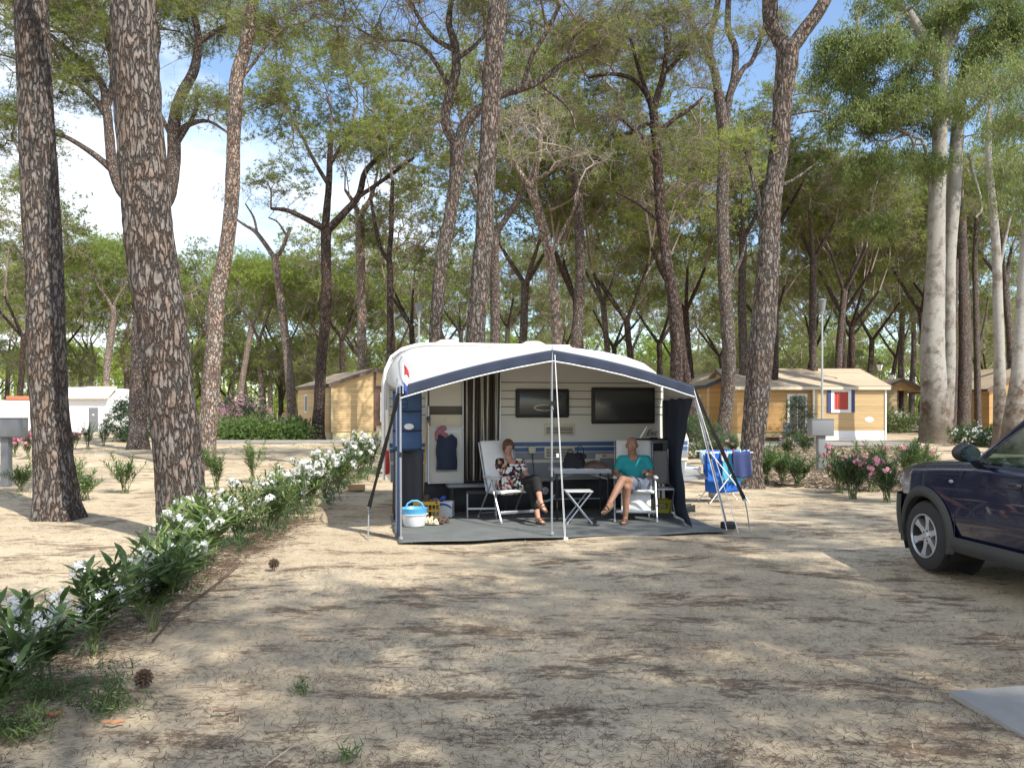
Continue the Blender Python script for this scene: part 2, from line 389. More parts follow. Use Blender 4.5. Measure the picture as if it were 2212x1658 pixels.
# ---------------------------------------------------------------- ground
def ground():
    m = bpy.data.materials.new('sandy_ground'); t, b = nodes_of(m); N, Lk = t.nodes, t.links
    tc = N.new('ShaderNodeTexCoord')
    def noise(s, d=8, r=0.6, sc=None):
        n = N.new('ShaderNodeTexNoise'); n.inputs['Scale'].default_value = s; n.inputs['Detail'].default_value = d; n.inputs['Roughness'].default_value = r
        if sc:
            mp = N.new('ShaderNodeMapping'); mp.inputs['Scale'].default_value = sc; mp.inputs['Rotation'].default_value = (0, 0, R(12))
            Lk.new(tc.outputs['Object'], mp.inputs['Vector']); Lk.new(mp.outputs['Vector'], n.inputs['Vector'])
        else: Lk.new(tc.outputs['Object'], n.inputs['Vector'])
        return n
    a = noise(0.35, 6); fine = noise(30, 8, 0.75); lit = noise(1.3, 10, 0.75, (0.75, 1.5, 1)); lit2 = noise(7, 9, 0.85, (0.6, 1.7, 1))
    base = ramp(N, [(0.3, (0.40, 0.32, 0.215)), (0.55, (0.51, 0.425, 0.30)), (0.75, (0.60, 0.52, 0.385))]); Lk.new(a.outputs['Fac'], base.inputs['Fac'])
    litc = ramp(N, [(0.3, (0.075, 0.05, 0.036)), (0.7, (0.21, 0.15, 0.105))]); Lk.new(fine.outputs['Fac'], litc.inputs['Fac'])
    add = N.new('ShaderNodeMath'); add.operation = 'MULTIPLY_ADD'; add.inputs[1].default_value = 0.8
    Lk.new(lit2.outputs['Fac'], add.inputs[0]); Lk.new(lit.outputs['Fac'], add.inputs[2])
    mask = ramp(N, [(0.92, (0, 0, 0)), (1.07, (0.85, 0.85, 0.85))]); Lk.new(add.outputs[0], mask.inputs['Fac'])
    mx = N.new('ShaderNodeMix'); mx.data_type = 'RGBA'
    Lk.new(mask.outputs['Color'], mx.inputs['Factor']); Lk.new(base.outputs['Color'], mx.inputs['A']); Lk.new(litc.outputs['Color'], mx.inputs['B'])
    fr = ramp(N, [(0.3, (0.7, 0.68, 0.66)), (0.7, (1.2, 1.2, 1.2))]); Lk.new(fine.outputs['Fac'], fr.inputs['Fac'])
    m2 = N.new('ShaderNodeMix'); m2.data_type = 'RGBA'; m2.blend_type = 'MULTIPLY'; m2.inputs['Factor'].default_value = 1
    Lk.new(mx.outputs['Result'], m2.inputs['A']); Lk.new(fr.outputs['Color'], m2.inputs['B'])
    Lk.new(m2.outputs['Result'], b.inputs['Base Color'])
    b.inputs['Roughness'].default_value = 1; b.inputs['Specular IOR Level'].default_value = 0.1
    bp = N.new('ShaderNodeBump'); bp.inputs['Strength'].default_value = 0.6; bp.inputs['Distance'].default_value = 0.03
    Lk.new(add.outputs[0], bp.inputs['Height'])
    bp2 = N.new('ShaderNodeBump'); bp2.inputs['Strength'].default_value = 0.5; bp2.inputs['Distance'].default_value = 0.01
    Lk.new(fine.outputs['Fac'], bp2.inputs['Height']); Lk.new(bp.outputs['Normal'], bp2.inputs['Normal'])
    Lk.new(bp2.outputs['Normal'], b.inputs['Normal'])
    M['sand'] = m
    xs = np.concatenate([np.linspace(-500, -30, 14), np.linspace(-29, 29, 117), np.linspace(30, 500, 14)])
    ys = np.concatenate([np.linspace(-120, -3, 14), np.linspace(-2, 40, 169), np.linspace(42, 600, 30)])
    X, Y = np.meshgrid(xs, ys, indexing='ij')
    Z = 0.018*np.sin(X*1.7+np.sin(Y*1.1))*np.sin(Y*1.3+1) + 0.012*np.sin(X*4.1+Y*2.7) - 0.02
    Z += 0.12*np.exp(-((X-21)**2+(Y-39.5)**2)/14)
    V = np.stack([X, Y, Z], -1).reshape(-1, 3)
    nx, ny = len(xs), len(ys)
    I = (np.arange(nx-1)[:, None]*ny + np.arange(ny-1)[None]).reshape(-1)
    F = np.stack([I, I+ny, I+ny+1, I+1], -1)
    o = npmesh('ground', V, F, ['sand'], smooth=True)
    o['kind'] = 'structure'
ground()

# ---------------------------------------------------------------- tree machinery
def unit(a): return a / np.maximum(np.linalg.norm(a, axis=-1, keepdims=True), 1e-9)
def segs_mesh(S, n=4):
    """S: (k,8) p0 r0 p1 r1 -> prisms"""
    S = np.asarray(S, dtype=float)
    p, r0, q, r1 = S[:, :3], S[:, 3], S[:, 4:7], S[:, 7]
    d = unit(q-p); ref = np.where(np.abs(d[:, 2:3]) > 0.9, np.array([[1., 0, 0]]), np.array([[0., 0, 1]]))
    a = unit(np.cross(d, ref)); c = np.cross(d, a)
    vs = []
    for (o, r) in ((p, r0), (q, r1)):
        for j in range(n):
            t = 2*PI*j/n
            vs.append(o + (a*math.cos(t) + c*math.sin(t))*r[:, None])
    V = np.stack(vs, 1).reshape(-1, 3)
    k = len(S); base = np.arange(k)[:, None]*2*n
    F = np.concatenate([np.stack([base[:, 0]+j, base[:, 0]+(j+1) % n, base[:, 0]+n+(j+1) % n, base[:, 0]+n+j], -1) for j in range(n)])
    return V, F
def grow(p, pts, segs, rg, k=0.011, pw=0.5, f=0.42, rmax=9, depth=0):
    n = len(pts)
    r = min(k * n**pw, rmax)
    if n == 1:
        q = pts[0]; m = (p+q)/2 + rg.normal(0, 0.06, 3)*np.linalg.norm(q-p)
        segs.append((p, r, m, r*0.8)); segs.append((m, r*0.8, q, r*0.35)); return
    c = pts.mean(0); L = np.linalg.norm(c-p)
    q = p + (c-p)*f*rg.uniform(0.75, 1.25) + rg.normal(0, 0.07, 3)*L
    segs.append((p, r, q, r*0.86))
    d = unit(pts-q); i0 = rg.integers(n); A = d[i0]; B = d[np.argmin(d@A)]
    for _ in range(4):
        lab = (d@A) >= (d@B)
        if lab.all() or not lab.any(): lab = rg.random(n) < 0.5
        if lab.all() or not lab.any(): lab[0] = not lab[0]
        A = unit(d[lab].mean(0)); B = unit(d[~lab].mean(0))
    grow(q, pts[lab], segs, rg, k, pw, f, r, depth+1); grow(q, pts[~lab], segs, rg, k, pw, f, r, depth+1)
def foliage(C, rg, rc=0.42, m=12, nn=9, ln=0.2, w=0.011, flat=0.55, up=0.5, droop=False):
    """tufts of thin leaves round the points C"""
    k = len(C)
    T = np.repeat(C, m, 0) + rg.normal(0, 1, (k*m, 3))*np.array([rc, rc, rc*flat])*0.6
    T = np.repeat(T, nn, 0) + rg.normal(0, 0.02, (k*m*nn, 3))
    d = rg.normal(0, 1, T.shape)
    if droop: d[:, 2] = -np.abs(d[:, 2])*0.8 - 1.0; T += rg.normal(0, 0.10, T.shape)
    else: d[:, 2] = d[:, 2]*0.8 + up
    d = unit(d); L = ln*rg.uniform(0.6, 1.2, (len(T), 1))
    s = unit(np.cross(d, rg.normal(0, 1, T.shape)))*w/2
    if droop:
        V = np.stack([T, T+d*L*0.45+s*1.6, T+d*L, T+d*L*0.45-s*1.6], 1).reshape(-1, 3)
        F = np.arange(len(T)*4).reshape(-1, 4)
    else:
        V = np.stack([T-s, T+s, T+d*L], 1).reshape(-1, 3)
        F = np.arange(len(T)*3).reshape(-1, 3)
    return V, F
def smooth_path(pts, sub=5):
    """Catmull-Rom through rows (x,y,z,r)"""
    p = np.asarray(pts, dtype=float)
    if len(p) < 3: return np.array([p[0] + (p[1]-p[0])*t for t in np.linspace(0, 1, sub+1)])
    e = np.vstack([2*p[0]-p[1], p, 2*p[-1]-p[-2]]); out = []
    for i in range(1, len(e)-2):
        a, b, c, d = e[i-1], e[i], e[i+1], e[i+2]
        for t in np.linspace(0, 1, sub, endpoint=False):
            out.append(0.5*((2*b)+(-a+c)*t+(2*a-5*b+4*c-d)*t*t+(-a+3*b-3*c+d)*t**3))
    out.append(e[-2]); return np.array(out)
def trunk_mesh(paths, sides, rg, rough=0.05, flare=0.0):
    Vs, Fs, o = [], [], 0
    for k, P_ in enumerate(paths):
        n = sides if k == 0 else max(6, sides*2//3)
        q = P_[:, :3]; r = np.maximum(P_[:, 3], 0.004)
        d = unit(np.gradient(q, axis=0)); ref = np.array([0.31, 0.95, 0.05])
        a = unit(np.cross(d, ref)); c = np.cross(d, a)
        th = np.linspace(0, 2*PI, n, endpoint=False)
        rr = r[:, None]*(1 + rough*rg.normal(0, 0.6, (len(r), n)) + rough*np.sin(th[None]*3 + np.linspace(0, 9, len(r))[:, None]))
        if flare and k == 0:
            h = q[:, 2]-q[0, 2]
            rr = rr*(1 + flare*np.exp(-np.maximum(h, 0)/(0.9*r[0]+0.05))[:, None]*(1+0.45*np.sin(th*5+1)[None]))
        V = q[:, None] + a[:, None]*(np.cos(th)[None, :, None]*rr[..., None]) + c[:, None]*(np.sin(th)[None, :, None]*rr[..., None])
        V = V.reshape(-1, 3); m = len(q)
        I = np.arange(m-1)[:, None]*n; J = np.arange(n)[None]
        F = np.stack([I+J, I+(J+1) % n, I+n+(J+1) % n, I+n+J], -1).reshape(-1, 4)
        Vs.append(V); Fs.append(F+o); o += len(V)
    return np.vstack(Vs), np.vstack(Fs)
def dome(rg, c, rx, rz, n, ry=None, low=-0.25):
    """points in a flattened crown, denser towards the top skin"""
    d = unit(rg.normal(0, 1, (n*3, 3))); d = d[d[:, 2] > low][:n]
    rad = rg.uniform(0.45, 1.0, (len(d), 1))**0.6
    lump = 1 + 0.12*np.sin(d[:, :1]*7+rx) + 0.1*np.sin(d[:, 1:2]*9+rz)
    return np.array(c) + d*rad*lump*np.array([rx, ry or rx, rz])

TREES = []
def tree(label, Y, stems, blobs, seed=1, name='pine_tree', cat='pine tree', group=None, bark='bark', leaf='needles', twig='twig',
         tufts=10, nn=8, rc=0.42, ln=0.2, w=0.017, droop=False, dead=2, sides=14, rough=0.05, flare=0.35, base_z=-0.05, k=0.011, sub=5, up=0.5, flat=0.55, hidden_base=None):
    """stems: paths of (px,py,half width px[,extra depth]) at distance Y; blobs: (px,py,rx px,rz px,tips[,depth offset])"""
    rg = np.random.default_rng(seed)
    s = Y/FPX
    def w3(t): dY = t[3] if len(t) > 3 else 0; p = P(t[0], t[1], Y+dY); return [p.x, p.y, p.z, t[2]*s]
    paths = [[w3(t) for t in st] for st in stems]
    b0 = paths[0][0]
    if b0[2] > 0.0:  # continue down to the ground
        paths[0].insert(0, [b0[0]-(paths[0][1][0]-b0[0])*0.2, b0[1], base_z, b0[3]*1.08])
    else: paths[0][0][2] = min(base_z, b0[2])
    org = np.array([paths[0][0][0], paths[0][0][1], 0.0])
    paths = [np.array(p) - np.array([*org, 0]) for p in paths]
    sp = [smooth_path(p, sub) for p in paths]
    root = thing(name, label, cat, tuple(org), 0, group)
    V, F = trunk_mesh([sp[0]], sides, rg, rough, flare); npmesh('trunk', V, F, [bark], root, True)
    for s_ in sp[1:]:
        V, F = trunk_mesh([s_], max(7, sides*2//3), rg, rough*0.7); npmesh('limb', V, F, [bark], root, True)
    ends = [p[-1] for p in sp] + [p[len(p)*2//3] for p in sp[1:]]
    if blobs:
        segs = []; tips = []
        for bl in blobs:
            px, py, rx, rz, n = bl[:5]; dY = bl[5] if len(bl) > 5 else 0
            c = np.array(P(px, py, Y+dY)) - org
            tips.append(dome(rg, c, rx*s, rz*s, n, ry=max(rx*s*0.9, rz*s*0.9)))
        tips = np.vstack(tips)
        E = np.array([e[:3] for e in ends]); D = np.linalg.norm(tips[:, None]-E[None], axis=2) + rg.normal(0, 0.4, (len(tips), len(E)))
        own = D.argmin(1)
        for i in range(len(E)):
            if (own == i).any(): grow(E[i], tips[own == i], segs, rg, k, rmax=max(ends[i][3]*0.95, 0.02))
        S = np.array([[*a, b, *c, d] for a, b, c, d in segs])
        if dead:
            q = np.repeat(S[:, 4:7], dead, 0); d = unit(rg.normal(0, 1, q.shape)+np.array([0, 0, -0.1])); L = rg.uniform(0.2, 0.8, (len(q), 1))
            mid = q+d*L*0.5; d2 = unit(d+rg.normal(0, 0.5, d.shape))
            tw = np.hstack([np.vstack([q, mid]), np.full((2*len(q), 1), 0.006), np.vstack([mid, mid+d2*L*0.5]), np.full((2*len(q), 1), 0.003)])
            V, F = segs_mesh(np.vstack([S, tw]), 4)
        else: V, F = segs_mesh(S, 4)
        npmesh('branches', V, F, [twig], root)
        V, F = foliage(tips, rg, rc, tufts, nn, ln, w, droop=droop, up=up, flat=flat)
        npmesh('crown', V, F, [leaf], root)
    TREES.append(root)
    return root
# ---------------------------------------------------------------- the trees one can point to
tree('thick pine trunk with reddish plated base at the far left of the campsite', 12.2,
     [[(125,1115,43),(112,950,38),(101,800,38),(96,600,37),(86,400,37),(76,200,34),(68,0,33),(60,-250,28),(66,-450,20)],
      [(60,-250,20),(-20,-420,12),(-90,-560,7)],[(62,-300,18),(150,-450,10),(220,-560,7)]],
     [(80,-700,420,170,150)], 11, sides=28, tufts=15, bark='bark', rough=0.035, flare=0.3)
tree('massive rough pine trunk rising behind the white oleander hedge', 10.0,
     [[(398,1178,52),(392,1080,50),(384,990,49),(372,890,49),(359,797,49),(346,680,50),(334,600,50),(322,500,50),(316,410,49),(305,300,48),(298,205,47),(291,100,47),(286,0,46),(276,-200,42),(290,-450,32)],
      [(290,-450,26),(180,-640,14),(100,-760,9)],[(288,-430,26),(420,-600,14),(520,-760,9)]],
     [(300,-900,480,180,150)], 12, sides=32, tufts=15, rough=0.035, flare=0.12)
tree('slender leaning pine with sunlit pale lower trunk right of the massive pine', 21.9,
     [[(444,1030,20),(447,962,19),(452,884,19),(457,805,18),(463,727,17),(467,648,17),(483,570,16),(495,491,15),(502,410,15),(505,307,14),(509,239,14),(512,171,15),(533,89,14),(543,0,14),(550,-90,11),(545,-170,8)],
      [(512,180,5),(560,120,3),(600,60,2)]],
     [(560,-220,260,110,150),(640,40,110,90,60),(560,80,60,60,20)], 13, bark='bark_pale', sides=18)
tree('dark forked pine behind the massive trunk spreading big limbs both ways', 33.0,
     [[(297,966,18.5),(298,850,17.6),(303,740,17.6),(312,640,17.6),(318,540,18.5),(316,470,19.3)],
      [(316,470,16.8),(290,440,14.3),(262,410,12.6),(243,360,10.9),(236,290,10.1),(230,230,9.2),(215,170,6.7),(150,110,5.0),(90,60,3.4)],
      [(236,260,6.7),(190,200,5.0),(130,165,4.2),(60,150,2.5)],
      [(245,370,7.6),(205,335,6.7),(150,300,5.0),(110,285,4.2),(50,250,2.5)],
      [(232,240,5.9),(170,180,4.2),(100,90,3.4)],
      [(230,240,7.6),(245,160,6.7),(225,60,5.0)],
      [(320,480,17.6),(360,430,16.0),(375,350,14.3),(376,270,13.4),(390,210,11.8),(420,150,10.1),(428,80,7.6),(415,20,5.9)],
      [(425,95,5.9),(470,65,5.0),(520,45,3.4)],
      [(376,290,6.7),(410,268,5.9),(450,262,3.4),(490,285,2.5)],
      [(372,330,5.0),(420,245,4.2),(425,200,3.4)],
      [(372,300,5.0),(330,200,4.2),(345,90,3.4)]],
     [(90,90,190,130,330),(240,10,200,100,240),(430,60,130,110,200),(30,300,90,90,110),(450,250,70,60,50),(150,200,100,80,100),(60,400,60,40,30)], 14, bark='bark_far', sides=16, tufts=18, rc=0.5, ln=0.22)
tree('dark pine left of the timber cabin with a wide low fork and open umbrella', 43.0,
     [[(685,955,15),(690,870,12),(695,760,11),(702,700,11),(706,610,11),(704,540,11),(703,490,11)],
      [(703,495,8),(665,475,6),(622,455,5),(585,450,3)],
      [(703,490,9),(710,400,7),(713,330,6),(716,285,5)],
      [(706,500,9),(745,458,8),(775,422,7),(790,370,6),(830,330,4),(870,300,2.5)],
      [(775,425,5),(840,380,4),(895,340,2.5)],[(710,400,5),(680,350,4),(655,300,3),(640,270,2)],[(712,360,4),(745,300,3),(790,250,2)]],
     [(710,220,180,120,260),(600,400,80,50,40),(850,310,100,80,70),(570,270,100,100,90),(740,350,150,60,50),(640,110,130,80,110)], 15, bark='bark_dark', twig='twig', tufts=9, nn=10, rc=0.42, ln=0.24, w=0.03)
tree('straight pale pine trunk rising behind the timber cabin', 47.0,
     [[(782,830,10),(781,700,10),(780,600,9.5),(778,520,10),(778,465,10)],[(778,470,7),(762,435,5),(745,410,3)],[(778,465,7),(800,430,5),(812,390,3)]],
     [(790,330,120,80,110),(850,390,60,40,24)], 16, bark='bark_pale', twig='twig_pale', tufts=9, nn=10, rc=0.42, ln=0.24, w=0.03)
tree('thin dark pine with a narrow V fork above the caravan rail', 41.0,
     [[(842,800,7.5),(843,680,7),(843,600,6.5),(840,560,6.5)],[(840,565,5),(820,530,4.5),(808,470,4),(800,420,3)],[(840,560,6),(845,500,5.5),(846,440,5),(848,390,4)]],
     [(850,320,110,70,90),(930,400,60,40,24)], 17, bark='bark_dark', tufts=9, nn=10, rc=0.42, ln=0.24, w=0.03)
tree('twisted pine with a swollen fork left of the central trunk', 23.0,
     [[(941,735,14),(946,640,14),(953,563,14),(970,478,13.5),(983,400,14),(988,345,16),(985,305,16)],
      [(985,310,12),(967,280,11),(962,250,10.5),(970,205,10),(985,154,10),(983,100,9),(970,50,7),(975,0,5)],
      [(984,110,6),(935,80,5),(900,30,4),(880,-20,3)],[(972,190,5),(930,120,4.5),(890,90,4),(820,85,3),(770,60,2)],[(985,130,5),(1030,95,4),(1060,60,3)],
      [(988,320,13),(1000,280,12),(1020,250,11),(1042,232,10),(1085,205,8),(1125,192,8),(1160,178,7),(1200,150,6),(1228,128,5),(1270,110,4),(1305,80,3)],
      [(1128,190,5),(1150,120,5),(1180,70,5),(1210,10,4)],[(1160,178,4),(1225,230,3),(1245,280,2)],[(1228,128,4),(1240,80,3),(1300,40,2)]],
     [(860,30,220,90,170),(1180,30,170,90,130),(1010,-40,250,80,100),(830,110,110,40,40),(1290,100,90,50,40)], 18, bark='bark', sides=18, tufts=6, nn=10, rc=0.3, ln=0.16, k=0.010, dead=3)
tree('tall straight pine trunk behind the roof, nearest the awning peak', 18.0,
     [[(1028,740,21),(1034,650,20.5),(1040,563,20),(1045,512,19.5),(1049,410,19),(1056,307,20),(1062,205,21),(1069,102,21),(1076,0,20),(1084,-150,17),(1080,-260,12)],
      [(1062,215,7),(1045,180,5),(1035,130,3)],[(1080,-230,11),(1000,-340,7),(930,-400,5)],[(1080,-230,11),(1180,-330,7),(1250,-400,5)]],
     [(1080,-430,330,120,130)], 19, sides=22, tufts=15, rough=0.04, bark='bark')
tree('pale pine with a broken stubby fork behind the caravan roof', 29.0,
     [[(1203,740,11),(1198,650,11),(1189,563,11),(1174,495,11),(1160,444,10),(1148,405,11)],
      [(1148,408,8),(1132,385,6),(1118,362,5),(1105,335,3)],[(1150,405,8),(1158,375,6),(1162,325,6),(1168,290,3)],[(1156,390,4),(1180,375,4),(1195,365,3)],[(1185,560,5),(1215,500,4),(1240,450,3),(1250,400,2)]],
     [(1150,270,90,60,45),(1250,350,80,50,30),(1100,340,60,40,16)], 20, bark='bark_pale', twig='deadtwig', dead=3, tufts=6, rc=0.4, ln=0.17)
tree('dark spreading pine above the right half of the caravan', 25.0,
     [[(1462,820,14),(1462,740,13),(1452,640,12),(1436,540,11.5),(1428,478,11),(1423,400,11),(1420,330,10),(1415,280,9.5),(1411,232,9)],
      [(1411,240,8),(1425,190,7),(1433,160,6.5),(1440,100,5),(1432,40,4)],[(1411,240,7),(1395,200,6),(1365,170,5),(1320,160,4),(1270,168,3)],
      [(1416,280,6),(1398,268,5),(1365,285,4),(1325,298,3)],[(1422,370,6),(1395,310,5),(1370,280,4),(1330,250,3)],[(1420,300,6),(1440,270,5),(1490,235,4),(1520,210,3)],
      [(1433,160,5),(1480,110,4),(1500,60,3)],[(1411,235,5),(1380,150,4),(1360,80,3),(1330,30,2)],[(1428,480,5),(1380,440,4),(1330,415,2)]],
     [(1370,110,150,120,170),(1480,100,100,100,70),(1310,260,80,60,40),(1440,330,100,60,30),(1250,120,70,80,40)], 21, bark='bark_dark', tufts=7, nn=10, rc=0.32, ln=0.16, k=0.010, dead=3)
tree('mottled pine with several upright forks between the caravan and the broad plated trunk', 33.0,
     [[(1556,972,14),(1562,930,14),(1571,860,14),(1575,769,14.5),(1568,664,14),(1564,594,14),(1561,500,13),(1561,421,13),(1565,316,13),(1560,250,12),(1552,200,11)],
      [(1552,205,9),(1545,158,9),(1530,116,9),(1515,90,7),(1502,70,6.5),(1481,0,6),(1470,-50,4)],[(1530,120,7),(1537,70,7),(1551,0,6),(1555,-60,4)],
      [(1564,290,9),(1575,215,8),(1586,165,7.5),(1588,105,7),(1573,63,7),(1574,0,6),(1580,-60,4)],[(1580,200,6),(1605,150,5.5),(1625,130,5),(1649,65,4),(1655,20,3)],
      [(1573,330,4),(1600,290,3),(1660,250,2)],[(1575,620,4),(1600,560,3.5),(1612,520,2)]],
     [(1500,-30,120,80,90),(1600,-20,130,80,90),(1660,90,70,60,36),(1560,120,140,60,40),(1500,200,60,60,24)], 22, bark='bark', sides=16, tufts=7, nn=10, rc=0.32, ln=0.17, dead=3)
tree('broad plated pine trunk with pale flaking bark beside the clothes airer', 17.0,
     [[(1617,1052,27),(1622,1000,24),(1632,900,26),(1640,800,27),(1649,700,26),(1657,600,24),(1662,492,22),(1668,421,20),(1684,316,20),(1692,211,20),(1700,141,23),(1702,105,24)],
      [(1700,110,19),(1680,75,17),(1664,46,16),(1663,0,16),(1655,-90,12)],[(1705,110,18),(1722,88,16),(1740,62,15),(1768,25,14),(1788,-12,13),(1820,-90,9)],
      [(1690,400,5),(1720,385,3.5),(1760,355,2)],[(1655,560,5),(1640,440,5),(1630,400,5),(1617,350,3),(1600,300,2)],[(1693,250,3),(1760,240,2.5),(1790,250,1.5)]],
     [(1640,-220,260,90,100),(1850,-180,200,90,70),(1600,330,50,50,12)], 23, sides=26, tufts=15, rough=0.045, flare=0.35)
tree('thin dark pine trunk directly behind the broad plated one', 44.0,
     [[(1670,950,10.5),(1671,850,10),(1672,700,9.5),(1674,560,9),(1680,430,8),(1690,300,7)],[(1676,500,5),(1720,420,3),(1750,360,2)]],
     [(1700,230,90,80,80),(1730,340,60,40,24)], 24, bark='bark_dark', tufts=9, nn=10, rc=0.42, ln=0.24, w=0.03)
# eucalyptus group
tree('huge smooth pale eucalyptus with several stems and a flared base by the car', 38.0,
     [[(2026,960,40),(2025,945,35),(2023,920,31.5),(2020,875,28),(2016,800,25),(2014,740,24),(2018,650,21),(2021,560,18.5),(2023,457,17),(2027,380,15),(2030,316,15),(2033,211,14),(2031,150,14)],
      [(2033,170,13),(2030,140,13),(2011,112,12),(1983,63,11),(1955,20,9),(1915,-5,6),(1880,-20,4)],
      [(2033,160,11),(2044,100,11),(2046,30,10),(2046,-60,8)],[(2050,110,7),(2068,60,7),(2085,0,6),(2100,-60,4)],
      [(2040,905,18,1.2),(2046,800,17,1.2),(2048,700,15,1),(2050,558,14,1),(2060,430,14,1),(2064,351,14,1),(2071,246,13,1),(2082,160,11,1),(2110,60,8,1)],
      [(2070,270,8,1),(2105,238,8,1),(2140,205,6,1),(2200,180,4,1)],[(2030,300,6),(2070,215,5),(2110,130,4)],
      [(2015,450,5),(2000,330,4),(1990,300,3)],[(2090,330,3,1),(2120,440,3,1),(2108,470,2,1)]],
     [(1900,150,120,70,90),(1960,260,110,80,100),(1830,120,70,50,40),(1850,270,80,60,40),(1970,30,110,60,60),(2100,60,110,80,80),(2150,150,80,90,60),(1930,370,100,50,50),(1895,490,35,30,14),(2190,90,60,90,30),(1800,190,50,40,18),(2170,300,50,60,16)],
     25, name='eucalyptus_tree', cat='eucalyptus', bark='euc', leaf='eucleaf', twig='twig_pale', tufts=20, nn=9, rc=0.42, ln=0.2, w=0.026, droop=True, dead=2, sides=26, rough=0.03, flare=0.1, flat=0.9)
tree('double pine trunk with pale edge behind the eucalyptus', 50.0,
     [[(2081,928,14),(2083,850,14),(2085,769,13),(2082,629,11),(2078,523,10),(2078,430,9)],[(2060,925,6),(2063,800,6),(2062,700,6),(2066,560,5)]],
     [(2080,380,130,70,90)], 26, bark='bark_far', tufts=9, nn=10, rc=0.45, ln=0.24, w=0.032)
tree('slim knobbly pine between the double trunk and the smooth grey one', 52.0,
     [[(2113,930,7.5),(2111,800,6.5),(2108,664,6),(2106,560,5),(2110,470,4)],[(2112,760,3),(2128,690,2.5),(2135,640,1.5)]],
     [(2120,430,90,60,60)], 27, bark='bark_far', tufts=9, nn=10, rc=0.45, ln=0.24, w=0.032)
tree('smooth grey slender eucalyptus second from the picture edge', 34.0,
     [[(2162,940,15),(2160,860,13),(2159,769,11),(2155,640,10),(2153,558,9),(2146,457,8),(2136,351,7),(2135,250,6)],[(2155,600,4),(2175,500,3),(2195,430,2)]],
     [(2150,200,90,70,50),(2190,390,50,60,30)], 28, name='eucalyptus_tree', cat='eucalyptus', bark='euc', leaf='eucleaf', twig='twig_pale', tufts=16, nn=8, rc=0.6, ln=0.2, w=0.022, droop=True, sides=14, rough=0.02, flat=0.9)
tree('pale leaning eucalyptus trunk at the right picture edge above the car', 30.0,
     [[(2190,985,26),(2194,900,23),(2200,800,14),(2206,680,12),(2214,560,11),(2230,400,9)],[(2201,790,6),(2215,740,4),(2235,700,3)]],
     [(2240,280,90,90,50),(2200,440,30,40,14)], 29, name='eucalyptus_tree', cat='eucalyptus', bark='euc', leaf='eucleaf', twig='twig_pale', tufts=16, nn=8, rc=0.6, ln=0.2, w=0.022, droop=True, sides=14, rough=0.02, flat=0.9)
# mid distance, left
tree('bare pale pine with a Y fork left of the timber cabin', 46.0,
     [[(634,945,12),(631,900,11),(624,805,9.5),(612,687,8.5),(601,609,8),(594,555,8)],[(594,558,6),(569,522,5),(550,499,4.5),(530,487,3),(505,470,2)],[(594,555,6),(607,542,4.5),(620,511,4),(628,491,3)],[(556,505,3),(548,470,2.5),(530,440,1.5)],[(620,510,3),(600,480,2),(580,470,1.5)]],
     [(530,430,60,30,10),(620,440,50,30,8)], 30, bark='bark_pale', twig='twig_pale', tufts=8, rc=0.5, ln=0.2, dead=5)
tree('crooked pine with a pale lower trunk above the white house', 62.0,
     [[(229,870,7),(231,800,7),(238,740,7),(245,690,6),(243,660,6)],[(243,665,4),(228,640,3),(212,618,2)],[(244,665,4),(255,640,3),(268,622,2)]],
     [(225,575,95,60,110)], 31, bark='bark_pale', leaf='needles_far', tufts=20, rc=0.75, ln=0.3, w=0.035)
tree('leaning white-trunked pine beside the tall pink bush', 60.0,
     [[(516,880,7),(522,830,6.5),(532,770,6),(543,705,5.5)],[(543,705,4),(525,670,3),(510,640,2)],[(543,705,4),(560,670,3),(568,640,2)]],
     [(545,600,85,45,95)], 32, bark='bark_pale', leaf='needles_far', tufts=20, rc=0.75, ln=0.3, w=0.035)
tree('pale thin pine behind the tall pink bush with dark limbs', 64.0,
     [[(568,900,6),(566,840,6),(560,760,5),(560,730,5)],[(560,735,4),(575,690,3),(590,650,2)],[(560,740,4),(545,700,2)]],
     [(610,610,75,45,80)], 33, bark='bark_pale', leaf='needles_far', tufts=20, rc=0.75, ln=0.3, w=0.035)

# ---------------------------------------------------------------- repeated pines of the wood
protos = []
def proto(seed, fork_z, lean, cz, rx, rz, leaf, bark, r=0.22, n=190, tufts=10, far=True):
    Yp = 50.0; q = FPX/Yp
    def pp(x, z, rr, dy=0): return (CX + x*q, HY-(z-1.6)*q, rr*q, dy)
    rr = random.Random(seed)
    tr = [pp(0, -0.05, r*1.15), pp(lean*0.2, fork_z*0.3, r), pp(lean*0.45+rr.uniform(-.25,.25), fork_z*0.65, r*0.9), pp(lean, fork_z, r*0.85)]
    st = [tr]
    for i in range(3):
        a = rr.uniform(0, 2*PI); d = rr.uniform(1.0, 2.0)
        st.append([pp(lean, fork_z-0.1, r*0.6), pp(lean+math.cos(a)*d*0.5, fork_z+1.0, r*0.48, math.sin(a)*d*0.5), pp(lean+math.cos(a)*d, fork_z+2.2, r*0.32, math.sin(a)*d)])
    bl = [(CX+lean*q, HY-(cz-1.6)*q, rx*q, rz*q, n), (CX+(lean+rr.uniform(-2,2))*q, HY-(cz-rz*0.6-1.6)*q, rx*0.7*q, rz*0.4*q, n//5)]
    t = tree('umbrella pine', Yp, st, bl, seed, bark=bark, leaf=leaf, twig='twig_mid', tufts=tufts, rc=0.48, ln=0.27, w=0.045, nn=8, dead=5, sides=9, rough=0.06, sub=4)
    TREES.pop(); protos.append(t); return t
proto(101, 8.0, 0.5, 12.4, 4.6, 3.0, 'needles', 'bark_far')
proto(102, 6.5, -0.8, 11.6, 4.2, 3.4, 'needles', 'bark_dark', 0.2)
proto(103, 10.0, 0.2, 13.8, 4.0, 2.6, 'needles', 'bark_far', 0.24)
